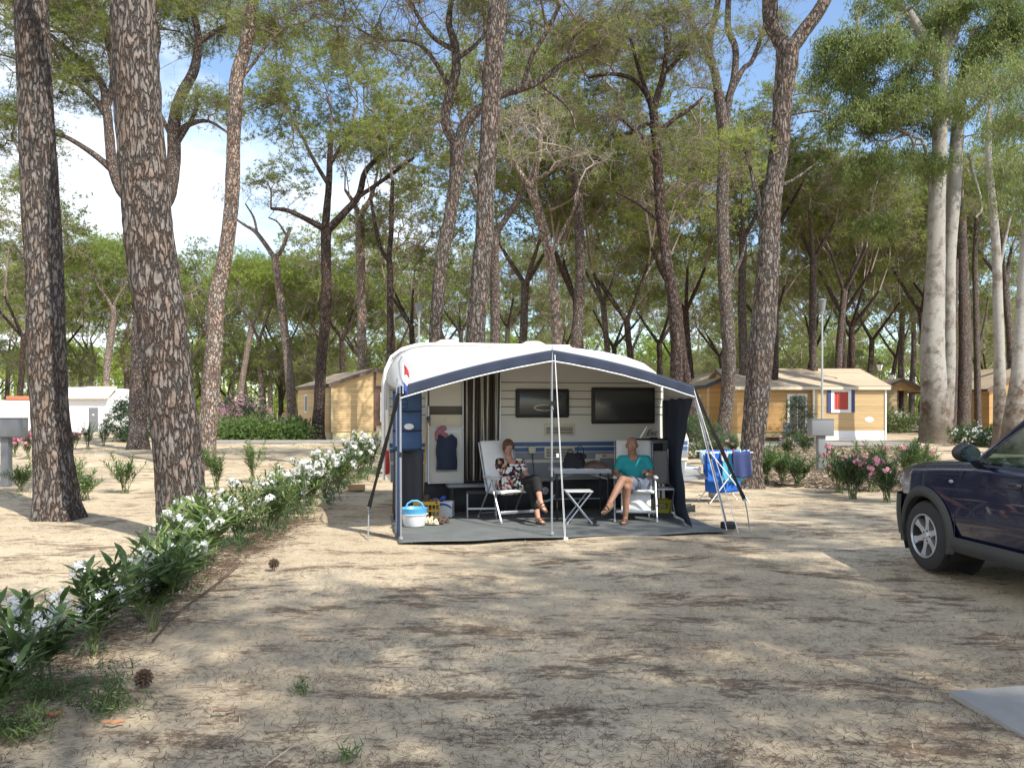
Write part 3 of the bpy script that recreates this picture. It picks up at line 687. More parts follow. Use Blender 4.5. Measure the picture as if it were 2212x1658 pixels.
proto(104, 5.5, 1.2, 10.6, 4.6, 3.6, 'needles', 'bark_dark', 0.18)
proto(105, 6.5, 0.3, 11.6, 5.2, 3.4, 'needles_far', 'bark_dark', 0.22, 190)
proto(106, 6.0, -0.4, 11.2, 5.4, 3.4, 'needles_far', 'bark_pale', 0.22, 190)
proto(107, 3.5, 0.6, 7.2, 4.6, 3.4, 'needles', 'bark_dark', 0.16, 190)
used = set()
def wood(i, px, Y, rz, sc, label, group):
    x = (px-CX)*Y/FPX
    if i not in used:
        used.add(i); t = protos[i]; t.location = (x, Y, 0); t.rotation_euler = (0, 0, rz); t.scale = sc; t['label'] = label
        if group: t['group'] = group
    else: dup(protos[i], (x, Y, 0), rz, label, sc, group)
rw = random.Random(5)
ORD = ['first','second','third','fourth','fifth','sixth','seventh','eighth','ninth','tenth','eleventh','twelfth','thirteenth','fourteenth','fifteenth']
def row(pxs, Y0, Y1, kinds, label0, group, s0=0.9, s1=1.15, tall=1.0):
    for n_, px in enumerate(pxs):
        label = label0 if len(pxs) == 1 else label0+', '+ORD[n_]+' from the left'
        Y = rw.uniform(Y0, Y1); s = rw.uniform(s0, s1)
        wood(rw.choice(kinds), px + rw.uniform(-8, 8), Y, rw.uniform(0, 6.28), (s, s, s*rw.uniform(0.93, 1.08)*tall), label, group)
# pines whose trunks show between the big ones
mid = [(1070,36,0,'thin pine trunk seen just right of the tall central pine'),(1238,38,2,'pale straight pine trunk above the middle of the caravan roof'),
       (1275,44,1,'dark thin pine over the caravan roof, next to the pale straight one'),(1320,50,0,'dark pine above the larger caravan window'),
       (1378,47,3,'leaning dark pine above the right end of the caravan roof'),(1500,52,1,'short pine behind the awning corner post'),
       (1607,45,2,'tall dark pine between the mottled and the broad plated trunk'),(1698,50,3,'pine right behind the cabin roof next to the broad trunk'),
       (1758,46,2,'dark straight pine left of the tall lamp post'),(1804,48,0,'straight pine right of the tall lamp post'),
       (1825,52,1,'leaning pine above the red curtained cabin'),(1871,56,3,'thin pine behind the right roof end of the red curtained cabin'),
       (1944,64,0,'dark pine above the small cabin with a porch'),(905,48,1,'pine behind the lamp head left of the twisted pine'),
       (735,60,4,'pine with a round green crown above the timber cabin roof'),(40,58,3,'dark low pine behind the white wall with the red tile edge')]
for k, (px, Y, i, lb) in enumerate(mid):
    s = rw.uniform(0.95, 1.15)
    wood(i, px, Y, rw.uniform(0, 6.28), (s, s, s*1.08), lb, None)
row([-30,60,130,200,270,330,400,470,540,610,680], 66, 84, [4,5], 'round bright green pine in the sunny wood beyond the white house', 'pines beyond the white house', 0.95, 1.1, 1.04)
row([-60,20,100,170,300,370,440,500,580,650], 84, 104, [4,5,3], 'distant pine in the second line beyond the white house', 'pines far beyond the white house', 1.0, 1.15, 1.04)
row([0,90,150,310,420,480,560,600,650,700], 60, 70, [6], 'low dark pine under the umbrella crowns beyond the white house', 'low pines beyond the white house', 0.6, 0.8)
row([700,770,850,930,1000,1090,1180], 62, 80, [4,0,5,3], 'green pine in the wood beyond the caravan roof', 'pines beyond the caravan', 0.95, 1.15)
row([1260,1340,1420,1500,1580,1650], 58, 80, [0,1,3,4], 'green pine in the wood right of the caravan roof', 'pines right of the caravan roof', 0.95, 1.15)
row([1700,1765,1830,1900,1970,2040,2110,2180], 62, 84, [0,1,2,3,6], 'shady pine in the dense wood behind the cabins', 'pines behind the cabins', 0.95, 1.2)
row([1240,1360,1480,1600,1720,1840,1960,2080,2200], 88, 112, [0,1,4,5], 'far pine in the last line of the wood on the right', 'far pines on the right', 1.0, 1.2)
row([720,800,880,960,1040,1130,1210], 86, 110, [4,5,0], 'far pine in the last line of the wood behind the caravan', 'far pines behind the caravan', 1.0, 1.2)
for px_, lb_ in ((1130,'shaded pine just left of the guy roped awning peak'),(1505,'shaded pine above the awning corner')): row([px_], 38, 52, [1,3,0], lb_, None, 1.05, 1.25)
for px_, lb_ in ((1722,'pine close behind the roof of the red curtained cabin, left of the lamp post'),(1850,'pine close behind the right half of the red curtained cabin roof'),(2003,'pine close behind the huge eucalyptus'),(2062,'pine standing right of the huge eucalyptus, one row back'),(2200,'pine behind the eucalyptus at the picture edge')): row([px_], 50, 60, [1,3,0], lb_, None, 1.0, 1.2)
row([740,850,960,1070,1180,1290,1400,1500,1600,1720,1850,1980,2100,2200], 80, 100, [6], 'low spreading pine in the gaps between the distant trunks', 'low pines between the distant trunks', 0.75, 1.1)
# pines behind and beside the camera: they throw the dappled shade over the pitch
sparse = tree('tall airy pine beside the camera shading the pitch', 50.0, [[(CX,HY+60,8),(CX+6,HY-100,7),(CX+10,HY-290,6.5)],[(CX+10,HY-290,4),(CX+40,HY-350,2.5)],[(CX+10,HY-290,4),(CX-40,HY-360,2.5)]], [(CX,HY-390,150,85,75)], 555, name='umbrella_pine', bark='bark_far', tufts=15, rc=0.5, ln=0.28, w=0.035, group='pines shading the pitch from outside the picture')
sparse.location = (10.9, 0.2, 0); sparse.scale = (0.85,0.85,0.95)
for (x, y, i, s) in [(5.2,-5.4,1,1.0),(8.9,-4.6,2,1.0),(12.0,-4.4,3,1.0),(13.4,-0.9,0,1.05),(16.0,3.0,1,1.0),(20.0,9.5,1,1.0),(1.0,-5.5,2,1.0),(8.5,-9.5,2,1.0),(6.9,-0.6,2,0.72)]:
    dup(sparse, (x, y, 0), rw.uniform(0, 6.28), 'tall airy pine beside the camera shading the pitch', (s, s, s), 'pines shading the pitch from outside the picture')
# ---------------------------------------------------------------- far wood
def farwood():
    rg = np.random.default_rng(77); V1, F1, o = [], [], 0
    for k in range(420):
        Y = rg.uniform(115, 190); x = rg.uniform(-0.72, 0.72)*Y; h = rg.uniform(8, 15)
        C = dome(rg, (x, Y, h-2.2), 5.0, 2.6, 16)
        C = np.vstack([C, np.stack([x+rg.normal(0, 3, 8), np.full(8, Y)+rg.normal(0, 1, 8), rg.uniform(0.3, 5, 8)], 1)])
        V, F = foliage(C, rg, 1.0, 7, 5, 0.8, 0.16, up=0.3)
        V1.append(V); F1.append(F+o); o += len(V)
        S = np.array([[x, Y, -0.1, 0.28, x+rg.normal(0, .6), Y, h-3, 0.2]]); V, F = segs_mesh(S, 4)
        F = np.vstack([F[:, [0, 1, 2]], F[:, [0, 2, 3]]]); V1.append(V); F1.append(F+o); o += len(V)
    ob = npmesh('distant_woodland', np.vstack(V1), np.vstack(F1), ['needles_far'])
    tag(ob, 'hazy green mass of distant pine woodland closing the view', 'woodland', kind='stuff')
farwood()
# ---------------------------------------------------------------- caravan pitch frame: s along the caravan, v towards it, z up
A12 = R(12)
OX, OY = 0.506, 10.3
def Lw(s, v, z=0): return Vector((OX + math.cos(A12)*s - math.sin(A12)*v, OY + math.sin(A12)*s + math.cos(A12)*v, z))
M['body'] = mat('caravan_enamel', (0.66, 0.63, 0.55), 0.35, var=0.04, vscale=1.5, bump=0.06, bscale=90)
M['bodywhite'] = mat('caravan_roof_white', (0.80, 0.80, 0.78), 0.35, var=0.04)
M['stripe'] = mat('blue_stripe', (0.05, 0.10, 0.22), 0.4, var=0.05)
M['greyband'] = mat('grey_band', (0.22, 0.23, 0.24), 0.5, var=0.08)
M['skirt'] = mat('dark_skirt', (0.045, 0.045, 0.05), 0.8, var=0.2)
M['interior'] = mat('dim_interior', (0.16, 0.14, 0.11), 0.8)
M['cream'] = mat('cream_trim', (0.62, 0.56, 0.42), 0.5, var=0.05)
M['line'] = mat('groove_line', (0.10, 0.11, 0.13), 0.6)
M['strip_b'] = mat('brown_fly_strip', (0.06, 0.045, 0.035), 0.8, var=0.3, vscale=20)
M['strip_w'] = mat('cream_fly_strip', (0.55, 0.53, 0.44), 0.7, var=0.1)
M['redlight'] = mat('red_lens', (0.55, 0.03, 0.02), 0.25, var=0.05)
car = thing('caravan', 'white touring caravan with dark windows and blue stripes behind the awning', 'caravan', (OX, OY, 0), A12)
prof = [(-1.88,0.50),(-1.92,1.2),(-1.92,2.03),(-1.88,2.26),(-1.76,2.43),(-1.58,2.53),(-1.38,2.56),(0.95,2.54),(1.45,2.49),(1.85,2.41),(2.15,2.31),(2.36,2.18),(2.55,1.98),(2.78,1.52),(2.95,1.12),(2.93,0.80),(2.86,0.50)]
b = MB(); b.prism(prof, 2.40, 4.50); b.build('body', 'body', car)
b = MB()   # roof skin 4 mm proud, slightly crowned
rp = prof[2:13]
def roofpt(u, w):
    k = u*(len(rp)-1); i = min(int(k), len(rp)-2); t = k-i
    s = rp[i][0]*(1-t)+rp[i+1][0]*t; z = rp[i][1]*(1-t)+rp[i+1][1]*t
    cr = 0.03*math.sin(PI*w)+0.006
    return (s*(1.003), 2.39+2.12*w, z+cr if 0.05 < u < 0.98 else z)
b.grid(roofpt, 40, 8); b.build('roof', 'bodywhite', car)
b = MB()
for s0 in (-0.95, 0.45):
    b.lathe([(0.0,0.11),(0.12,0.105),(0.19,0.07),(0.21,0.0)], 20, (s0, 2.9, 2.61))
    b.build('roof_vent', 'cream', car); b = MB()
b.box(-0.7, 1.0, 2.55, 2.62, 2.56, 2.615); b.build('roof_rail', 'whitepaint', car)
# horizontal grooves either side of door
b = MB()
for z in (2.03, 1.90, 1.775, 1.65, 1.525):
    for (a, c) in ((-1.9, -1.36), (-0.19, 2.38 if z > 1.9 else 2.5)):
        b.box(a, c, 2.392, 2.40, z-0.006, z+0.006)
b.build('groove', 'line', car)
b = MB()
for z0, z1 in ((1.03, 1.095), (0.945, 1.01)):
    for a, c in ((-1.9, -1.36), (-0.19, 2.93)): b.box(a, c, 2.393, 2.40, z0, z1)
b.build('stripe', 'stripe', car)
b = MB()
for a, c in ((-1.89, -1.36), (-0.19, 2.93)): b.box(a, c, 2.394, 2.40, 0.82, 0.935)
b.build('lower_band', 'greyband', car)
b = MB()
for a, c in ((-1.9, -1.36), (-0.19, 2.93)): b.box(a, c, 2.380, 2.40, 0.775, 0.81)
b.build('trim_rail', 'cream', car)
b = MB()
for a, c in ((-1.88, -1.36), (-0.19, 2.88)): b.box(a, c, 2.391, 2.40, 0.51, 0.77)
b.build('lower_panel', 'greyband', car)
def cwindow(s0, s1, z0, z1, swoosh=False):
    b = MB(); b.box(s0, s1, 2.35, 2.40, z0, z1, 0.022); fr = b.build('window', 'black', car)
    b = MB(); b.box(s0+0.05, s1-0.05, 2.335, 2.352, z0+0.05, z1-0.05, 0.008); b.build('pane', 'glass_dark', fr)
    if swoosh:
        b = MB(); pts = []
        for k in range(19):
            t = R(60 + k*14); pts.append(((s0+s1)/2+0.0+0.16*math.cos(t)+0.02, 2.33, (z0+z1)/2-0.07+0.045*math.sin(t)))
        b.tube(pts, [0.003+0.005*math.sin(PI*k/18) for k in range(19)], 6); b.build('emblem', 'whitepaint', fr)
cwindow(0.045, 0.91, 1.48, 1.93, True)
cwindow(1.28, 2.35, 1.38, 1.96)
def vent(s0, s1, z0, z1, gap=0.0):
    b = MB(); b.box(s0, s1, 2.372, 2.40, z0, z1, 0.006); v = b.build('fridge_vent', 'cream', car)
    b = MB(); n = int((z1-z0-0.05)/0.022)
    for k in range(n): b.box(s0+0.03, s1-0.03-(0.09 if k < n*gap else 0), 2.368, 2.373, z0+0.03+k*0.022, z0+0.041+k*0.022)
    b.build('grille', 'black', v)
vent(0.51, 1.00, 1.20, 1.38); vent(0.51, 1.00, 0.84, 1.03)
b = MB(); b.box(0.25, 0.36, 2.34, 2.395, 0.92, 1.03, 0.008); sk = b.build('socket_box', 'cream', car)
b = MB(); b.tube([(0.305,2.35,0.92),(0.31,2.33,0.8),(0.33,2.2,0.35),(0.37,2.1,0.1),(0.39,2.0,0.03)], 0.007, 6); b.build('cable', 'black', sk)
b = MB(); b.box(1.35, 1.85, 2.375, 2.395, 0.56, 0.90, 0.01); lk = b.build('service_hatch', 'cream', car)
b = MB(); b.box(1.42, 1.79, 2.371, 2.376, 0.60, 0.83, 0.0); b.box(1.46,1.52,2.36,2.376,0.855,0.885,0.004); b.build('hatch_panel', 'greyband', lk)
# doorway: frame, inside, stable door top/bottom, strip curtain
b = MB()
b.box(-1.36,-1.33,2.378,2.40,0.5,2.33); b.box(-0.22,-0.19,2.378,2.40,0.5,2.33); b.box(-1.33,-0.22,2.378,2.40,2.29,2.33)
b.build('door_frame', 'alu', car)
b = MB(); b.box(-1.33,-0.22,2.390,2.40,0.5,2.29); b.build('doorway', 'interior', car)
b = MB()
b.box(-1.3,-0.8,2.365,2.388,1.66,2.27); b.build('upper_door', 'body', car)
b = MB(); b.box(-1.295,-0.81,2.26,2.37,1.36,1.53,0.012); sh = b.build('door_shelf', 'cream', car)
b = MB(); b.box(-1.25,-1.10,2.252,2.262,1.40,1.50,0.004); b.box(-1.08,-0.84,2.252,2.262,1.40,1.50,0.004); b.build('shelf_lid', 'cream', sh)
b = MB(); b.box(-1.31,-0.80,2.32,2.386,0.50,1.34,0.012); dr = b.build('lower_door', 'body', car)
b = MB()
for (x0,x1,z0,z1) in ((-1.33,-1.31,0.48,1.66),(-0.80,-0.785,0.48,2.28),(-1.31,-0.80,0.485,0.5),(-1.31,-0.80,1.34,1.355),(-1.22,-0.85,1.26,1.28)): b.box(x0,x1,2.305,2.386,z0,z1)
b.build('door_edge', 'alu', dr)
b = MB(); b.box(-1.21,-0.88,2.29,2.318,0.66,0.98,0.01); b.build('door_bin', 'grey_plastic', dr)
b = MB()
def bag(u, w): return (-1.20+0.29*u+0.01*math.sin(w*9), 2.27-0.05*math.sin(PI*u)-0.03*math.sin(PI*w), 0.70+0.50*w+0.03*math.sin(u*11)*w)
b.grid(bag, 14, 14); b.build('storage_bag', 'navy', dr, solid=0.02)
b = MB()
for k in range(14): b.ell((-1.19+rnd.uniform(0,.14), 2.27, 1.21+rnd.uniform(-.06,.12)), (0.05,0.035,0.05), 8, 6)
M['pinkcloth'] = mat('dusty_pink_cloth', (0.38, 0.16, 0.19), 0.9); b.build('pink_cloth', 'pinkcloth', dr)
# strips of fly curtain
cu = thing('fly_curtain', 'striped brown and cream fly strip curtain hanging in the caravan doorway', 'fly curtain', Lw(-0.505, 2.3, 0.52), A12)
rs = random.Random(3); x = -0.27
k = 0
dark, light = MB(), MB()
while x < 0.27:
    w = rs.uniform(0.022, 0.036); mbx = light if (k % 4 == 1 or rs.random() < 0.14) else dark
    ph = rs.uniform(0, 6); am = rs.uniform(0.004, 0.02); x0 = x
    mbx.grid(lambda u, t, x0=x0, w=w, ph=ph, am=am: (x0+w*u+am*math.sin(ph+t*3)*(1-t), 0.03*math.sin(ph+u*2)+0.012*math.sin(t*7+ph), 1.73*t), 1, 14)
    x += w*0.92; k += 1
dark.build('dark_strips', 'strip_b', cu, solid=0.004); light.build('light_strips', 'strip_w', cu, solid=0.004)
# text near right window
cv = bpy.data.curves.new('lettering', 'FONT'); cv.body = 'Exc'; cv.size = 0.13; cv.extrude = 0.002; cv.shear = 0.5
tx = bpy.data.objects.new('lettering', cv); COL.objects.link(tx); tx.parent = car; tx.location = (2.20, 2.385, 1.19); tx.rotation_euler = (R(90), 0, 0); cv.materials.append(M['black'])
dg_ = bpy.context.evaluated_depsgraph_get(); tm = bpy.data.meshes.new_from_object(tx.evaluated_get(dg_)); to = bpy.data.objects.new('lettering', tm); COL.objects.link(to); to.parent = car; to.location = tx.location; to.rotation_euler = tx.rotation_euler; bpy.data.objects.remove(tx)
# wheel, skirt, chassis, drawbar, lights
b = MB(); b.box(-1.2, 2.6, 3.0, 4.4, 0.34, 0.50); b.build('chassis', 'black', car)
b = MB(); b.lathe([(0,-.09),(.2,-.09),(.3,-.085),(.32,-.05),(.32,.05),(.3,.085),(0,.09)], 24, (0.55, 2.58, 0.32), 'y'); w = b.build('wheel', 'rubber', car)
b = MB(); b.lathe([(0,0),(.12,0.02),(.18,0.0),(.2,0.03)], 20, (0.55, 2.48, 0.32), 'y'); b.build('rim', 'steel', w)
b = MB(); b.bar((2.86,2.9,0.42),(4.0,3.45,0.42),0.07); b.bar((2.86,4.0,0.42),(4.0,3.45,0.42),0.07); b.box(3.0,3.5,3.1,3.8,0.46,0.62,0.02)
b.bar((3.9,3.45,0.5),(4.2,3.45,0.5),0.06); b.tube([(3.9,3.45,0.5),(3.9,3.45,0.12)],0.03,10); b.ell((3.9,3.45,0.1),(0.1,0.05,0.1),14,8); b.build('drawbar', 'steel', car)
b = MB(); b.box(-1.97,-1.9,2.45,2.62,0.62,0.98,0.02); b.build('tail_light', 'redlight', car)
b = MB(); b.box(-1.965,-1.895,2.45,2.62,0.985,1.14,0.02); b.build('reversing_light', 'white_plastic', car)
b = MB()
def skirt(u, t): return (-1.85+4.6*u, 2.47+0.03*math.sin(u*40)+0.05*(1-t), 0.02+0.50*t)
b.grid(skirt, 90, 3); sk = b.build('wind_skirt', 'skirt', car, solid=0.006)
b = MB(); b.box(-1.05, -0.1, 2.10, 2.44, 0.43, 0.475, 0.01)
st = b.build('step', 'greyband', None); st.location = (OX, OY, 0); st.rotation_euler = (0, 0, A12); tag(st, 'grey entrance step in front of the caravan doorway', 'step')
b = MB()
for s_ in (-0.98, -0.16):
    for v_ in (2.14, 2.40): b.box(s_-0.012, s_+0.012, v_-0.012, v_+0.012, 0.0, 0.43)
b.build('leg', 'black', st)
# appliance on shelf at right end
ap = thing('portable_oven', 'small boxy grey cooker on the shelf at the caravan corner', 'cooker', Lw(2.18, 2.12, 0.0), A12)
b = MB(); b.box(-0.25,0.25,-0.16,0.16,0.80,0.84,0.004); b.bar((-.22,-.12,0.8),(-.22,-.12,0.01),0.02); b.bar((.22,-.12,0.8),(.22,-.12,0.01),0.02); b.bar((-.22,.12,0.8),(-.22,.12,0.01),0.02); b.bar((.22,.12,0.8),(.22,.12,0.01),0.02); b.build('stand', 'black', ap)
b = MB(); b.box(-0.24,0.24,-0.15,0.15,0.845,1.13,0.02); b.build('housing', 'steel', ap)
b = MB(); b.box(-0.20,0.14,-0.16,-0.15,0.88,1.08,0.004); b.build('door', 'glass_dark', ap)
b = MB(); b.box(-0.22,0.22,-0.13,0.13,1.13,1.15,0.008); b.box(-0.06,0.06,-0.14,-0.12,1.15,1.17); b.build('lid', 'black', ap)

# ---------------------------------------------------------------- awning
aw = thing('awning', 'pitched white sun canopy with navy edge band on aluminium poles', 'awning', (OX, OY, 0), A12)
def front(t):     # t 0..1 left to right along front edge
    s = -1.911 + (1.927+1.911)*t
    ap_, zl, zr = 2.352, 1.877, 1.905
    if s < 0: k = (s+1.911)/1.911; z = zl + (ap_-zl)*k + 0.035*math.sin(PI*k)
    else: k = 1 - s/1.927; z = zr + (ap_-zr)*k + 0.045*math.sin(PI*k)
    return s, z
rail = [(-1.955,1.15),(-1.955,1.6),(-1.95,2.02),(-1.915,2.26),(-1.79,2.44),(-1.60,2.545),(-1.38,2.585),(-0.6,2.588),(0.3,2.575),(0.95,2.56),(1.45,2.51),(1.85,2.43),(2.15,2.33),(2.34,2.20),(2.50,2.02)]
def along(pts, t):
    L = [0]
    for a, c in zip(pts, pts[1:]): L.append(L[-1]+math.hypot(c[0]-a[0], c[1]-a[1]))
    d = t*L[-1]
    for i in range(len(pts)-1):
        if d <= L[i+1] or i == len(pts)-2:
            k = (d-L[i])/(L[i+1]-L[i]); return pts[i][0]*(1-k)+pts[i+1][0]*k, pts[i][1]*(1-k)+pts[i+1][1]*k
back_pts = rail[2:]
def can(u, w):
    s0, z0 = front(u); s1, z1 = along(back_pts, u)
    sag = -0.035*math.sin(PI*w)*(1+0.6*math.sin(u*PI*2)**2) + 0.006*math.sin(u*60)*math.sin(PI*w)
    return (s0+(s1-s0)*w, -0.015+2.40*w, z0+(z1-z0)*w + sag)
b = MB(); b.grid(can, 48, 14); b.build('canopy', 'canvas', aw, solid=0.003)
b = MB()
def band(u, w):
    s, z = front(u); h = 0.14
    return (s, -0.03-0.012*math.sin(u*70)*(1-w)-0.05*w*0, z+0.01-h*(1-w) + 0.004*math.sin(u*44)*(1-w))
b.grid(band, 60, 4); b.build('edge_band', 'navy', aw, solid=0.004)
b = MB(); b.tube([(front(k/40)[0], -0.035-0.012*math.sin(k/40*70), front(k/40)[1]-0.132) for k in range(41)], 0.008, 6); b.build('piping', 'whitepaint', aw)
b = MB(); b.tube([(s, 2.375, z) for s, z in rail[1:]], 0.022, 8); b.build('roof_rail', 'whitepaint', aw)
b = MB(); b.tube([(-1.99,2.30,0.55),(-1.99,2.30,1.9),(-1.97,2.30,2.2),(-1.88,2.30,2.40),(-1.72,2.30,2.52),(-1.50,2.30,2.585),(-1.2,2.30,2.605),(0.9,2.30,2.60)], 0.02, 8); b.build('side_frame', 'whitepaint', aw)
b = MB(); b.tube([(-1.86,0.05,1.84),(-1.90,0.3,2.05),(-1.88,0.7,2.22),(-1.8,1.3,2.33)], 0.011, 8); b.build('brace', 'alu', aw)
# poles
def pole(p, q, r=0.0135, collar=0.55):
    b = MB(); b.tube([p, q], r, 10); o = b.build('pole', 'alu', aw)
    m = Vector(p).lerp(Vector(q), collar); d = (Vector(q)-Vector(p)).normalized()
    b = MB(); b.tube([m-d*0.03, m+d*0.03], r*1.7, 10); b.build('pole_clamp', 'black', o)
    b = MB(); b.tube([Vector(p)+Vector((0,0,.004)), Vector(p)+d*0.03], r*1.9, 10); b.build('foot', 'grey_plastic', o)
pole((0,0,0.02),(0,0,2.36),0.014,0.30); pole((0,-0.02,1.6),(0,-0.02,2.42),0.010,0.1)
pole((-1.905,0,0.02),(-1.911,0,1.90)); pole((-1.935,0.35,0.02),(-1.93,0.35,2.0))
b = MB(); b.tube([(0.07,-0.35,0.02),(0.03,-0.03,2.3)],0.0028,6); b.tube([(0.09,-0.33,0.02),(0.035,-0.03,2.3)],0.0028,6); b.box(0.06,0.11,-0.37,-0.33,0.0,0.03,0.005); b.box(0.03,0.06,-0.12,-0.09,1.0,1.05,0.005); b.build('guy_rope', 'white_plastic', aw)
pR = Lw(0,0); 
cr = Vector((1.927, 0.0, 1.90))
def loc(px, py):   # ground point of the picture in the pitch frame
    g = G(px, py); dx, dy = g.x-OX, g.y-OY
    return Vector((dx*math.cos(A12)+dy*math.sin(A12), -dx*math.sin(A12)+dy*math.cos(A12), 0.0))
foot = loc(1573, 1142)
pole(foot+Vector((-.02,0,.06)), cr, 0.013, 0.5)
b = MB(); b.box(foot.x-0.09, foot.x+0.09, foot.y-0.06, foot.y+0.06, 0.0, 0.10, 0.02); b.build('weight', 'black', aw)
g2 = loc(1595, 1150); b = MB(); b.tube([cr, g2], 0.005, 6); b.tube([cr+Vector((0,0.05,0)), g2+Vector((-.06,.2,0))], 0.005, 6); b.build('guy_rope', 'white_plastic', aw)
# black storm straps with springs and pegs
def strap(top, px1, Yp1, pegpx, name='storm_strap'):
    end = P(*px1, Yp1); dx, dy = end.x-OX, end.y-OY
    e = Vector((dx*math.cos(A12)+dy*math.sin(A12), -dx*math.sin(A12)+dy*math.cos(A12), end.z))
    pg = loc(*pegpx)
    b = MB(); k = 14
    d = (e-top)
    for i in range(k):
        a0 = top+d*(i/k); a1 = top+d*((i+1)/k); tw = 0.6+0.5*math.sin(i*0.7)
        b.bar(a0, a1+d*0.002, 0.045*(0.5+0.5*abs(math.cos(i*0.45)))+0.01, 0.004, (0.3, 1, 0))
    o = b.build('storm_strap', 'black', aw)
    b = MB(); b.tube([e, e.lerp(pg, 0.45)+Vector((0,0,0.03)), pg+Vector((0,0,-0.02))], 0.009, 8); b.tube([e-Vector((0.03,0,0)), e+Vector((0.03,0,0.01))], 0.012, 8); b.build('peg', 'steel', o)
strap(Vector((-1.93,-0.01,1.80)), (797,1096), 10.6, (795,1167)); strap(cr+Vector((0.01,0,-0.03)), (1609,1080), 11.0, (1619,1138))
# right side wall (navy, waisted) with beige triangle on top
def side(u, w):      # u 0 front .. 1 back ; w 0 bottom .. 1 top
    z = 0.02 + 1.73*w
    fr = 0.02 + 0.75*math.sin(PI*min(1, w*1.02))**1.2 + 0.22*(1-w)
    sx = 1.93 + 0.05*(1-w)*0.5
    v = fr + (2.36-fr)*u
    return (sx + 0.57*(v/2.4) + 0.02*math.sin(v*9+w*3), v, z - 0.05*(1-u)*w*0 + 0.02*math.sin(u*3))
b = MB(); b.grid(side, 14, 22); b.build('side_wall', 'navy', aw, solid=0.003)
b = MB()
def tri(u, w):
    z0 = 1.755; s1, z1 = along(back_pts, 0.985)
    v = 0.02 + 2.34*u; zt = 1.89 + (2.11-1.89)*u
    return (1.93+0.57*(v/2.4), v, z0+(zt-z0)*w)
b.grid(tri, 10, 3); b.build('gusset', 'canvas_grey', aw, solid=0.003)
# left side rolled wall (thin navy strip along left poles)
b = MB()
def lwall(u, w):
    v = 0.03+0.32*u; return (-1.925-0.02*math.sin(u*PI*3+w*2)*0.6, v, 0.03+1.85*w)
b.grid(lwall, 8, 12); b.build('rolled_wall', 'blue_fabric', aw, solid=0.01)
# mat
b = MB()
M['mat'] = mat('grey_awning_mat', (0.115, 0.125, 0.122), 0.95, var=0.4, vscale=3, bump=0.4, bscale=60)
cs = [loc(862,1174), loc(1572,1149), Vector((2.5,2.4,0)), Vector((-1.9,2.4,0))]
def matf(u, w):
    a = cs[0].lerp(cs[1], u); c = cs[3].lerp(cs[2], u); p = a.lerp(c, w)
    return (p.x, p.y-0.03*math.sin(u*9)*(1-w), 0.014+0.006*math.sin(u*23+w*5)+0.006*math.sin(w*17+u*7))
b.grid(matf, 60, 30); mt = b.build('groundsheet', 'mat', None, solid=0.006); mt.location = (OX, OY, 0); mt.rotation_euler = (0,0,A12)
tag(mt, 'grey woven groundsheet spread under the awning', 'groundsheet')
# flag on left pole
fl = thing('flag', 'small red white and blue flag drooping from the left awning corner', 'flag', Lw(-1.885, -0.07, 1.90), A12)
M['fred'] = mat('flag_red', (0.55,0.04,0.04), 0.8); M['fblue'] = mat('flag_blue', (0.05,0.10,0.40), 0.8)
b = MB(); b.tube([(0,0,-0.1),(0,0,0.27)], 0.005, 6); b.build('stick', 'white_plastic', fl)
for k, (mm, nm) in enumerate((('fred','red_stripe'),('whitepaint','white_stripe'),('fblue','blue_stripe'))):
    b = MB(); b.grid(lambda u, w, k=k: (0.005+0.055*u+0.012*math.sin((k+w)*2.2), -0.01+0.015*math.sin(u*8+w*3), 0.26-0.105*k-0.105*w-0.07*u), 8, 6); b.build(nm, mm, fl, solid=0.001)
# hanging blue fabric organiser, left inside
og = thing('fabric_organiser', 'tall blue fabric organiser with pockets hanging inside the left awning side', 'organiser', Lw(-1.68, 1.85, 0), A12)
b = MB()
def orgf(u, w): return (-0.21+0.42*u, -0.05*math.sin(PI*u)-0.03*abs(math.sin(w*PI*3)), 1.02+0.85*w)
b.grid(orgf, 12, 30); b.build('pockets', 'blue_fabric', og, solid=0.02)
b = MB()
for k in range(4): b.tube([(-0.21, -0.02, 1.02+0.28*k), (0.0,-0.08,1.015+0.28*k), (0.21, -0.02, 1.02+0.28*k)], 0.012, 6)
b.build('pocket_edge', 'navy', og)
b = MB(); b.grid(lambda u, w: (-0.20+0.43*u, -0.02-0.07*math.sin(u*9)*0.6, 0.02+1.0*w), 20, 6); b.build('dark_cover', 'skirt', og, solid=0.02)
b = MB(); b.tube([(-.11,-.07,1.62),(-.11,-.075,1.74),(-.05,-.085,1.77),(.0,-.085,1.72),(-.01,-.08,1.62),(-.11,-.07,1.62)], 0.004, 5); b.tube([(-.11,-.075,1.68),(0.0,-.085,1.68)], 0.004, 5); b.build('line_drawing', 'navy', og)
b = MB(); b.ell((0.02,-0.085,1.36),(0.07,0.006,0.045),12,8); b.build('patch', 'white_plastic', og)
# broom
br = thing('broom', 'yellow handled broom leaning beside the caravan door', 'broom', Lw(-1.40, 2.05, 0.0), A12)
M['yellowwood'] = mat('yellow_handle', (0.50,0.31,0.08), 0.5)
b = MB(); b.tube([(-0.06,-0.10,0.12),(0.06,0.20,1.44)], 0.013, 8); b.build('handle', 'yellowwood', br)
b = MB(); b.tube([(0.06,0.195,1.40),(0.068,0.215,1.50)], 0.016, 8); b.build('grip', 'black', br)
b = MB(); b.box(-0.2,0.08,-0.14,-0.08,0.02,0.12,0.01); b.build('brush', 'black', br)
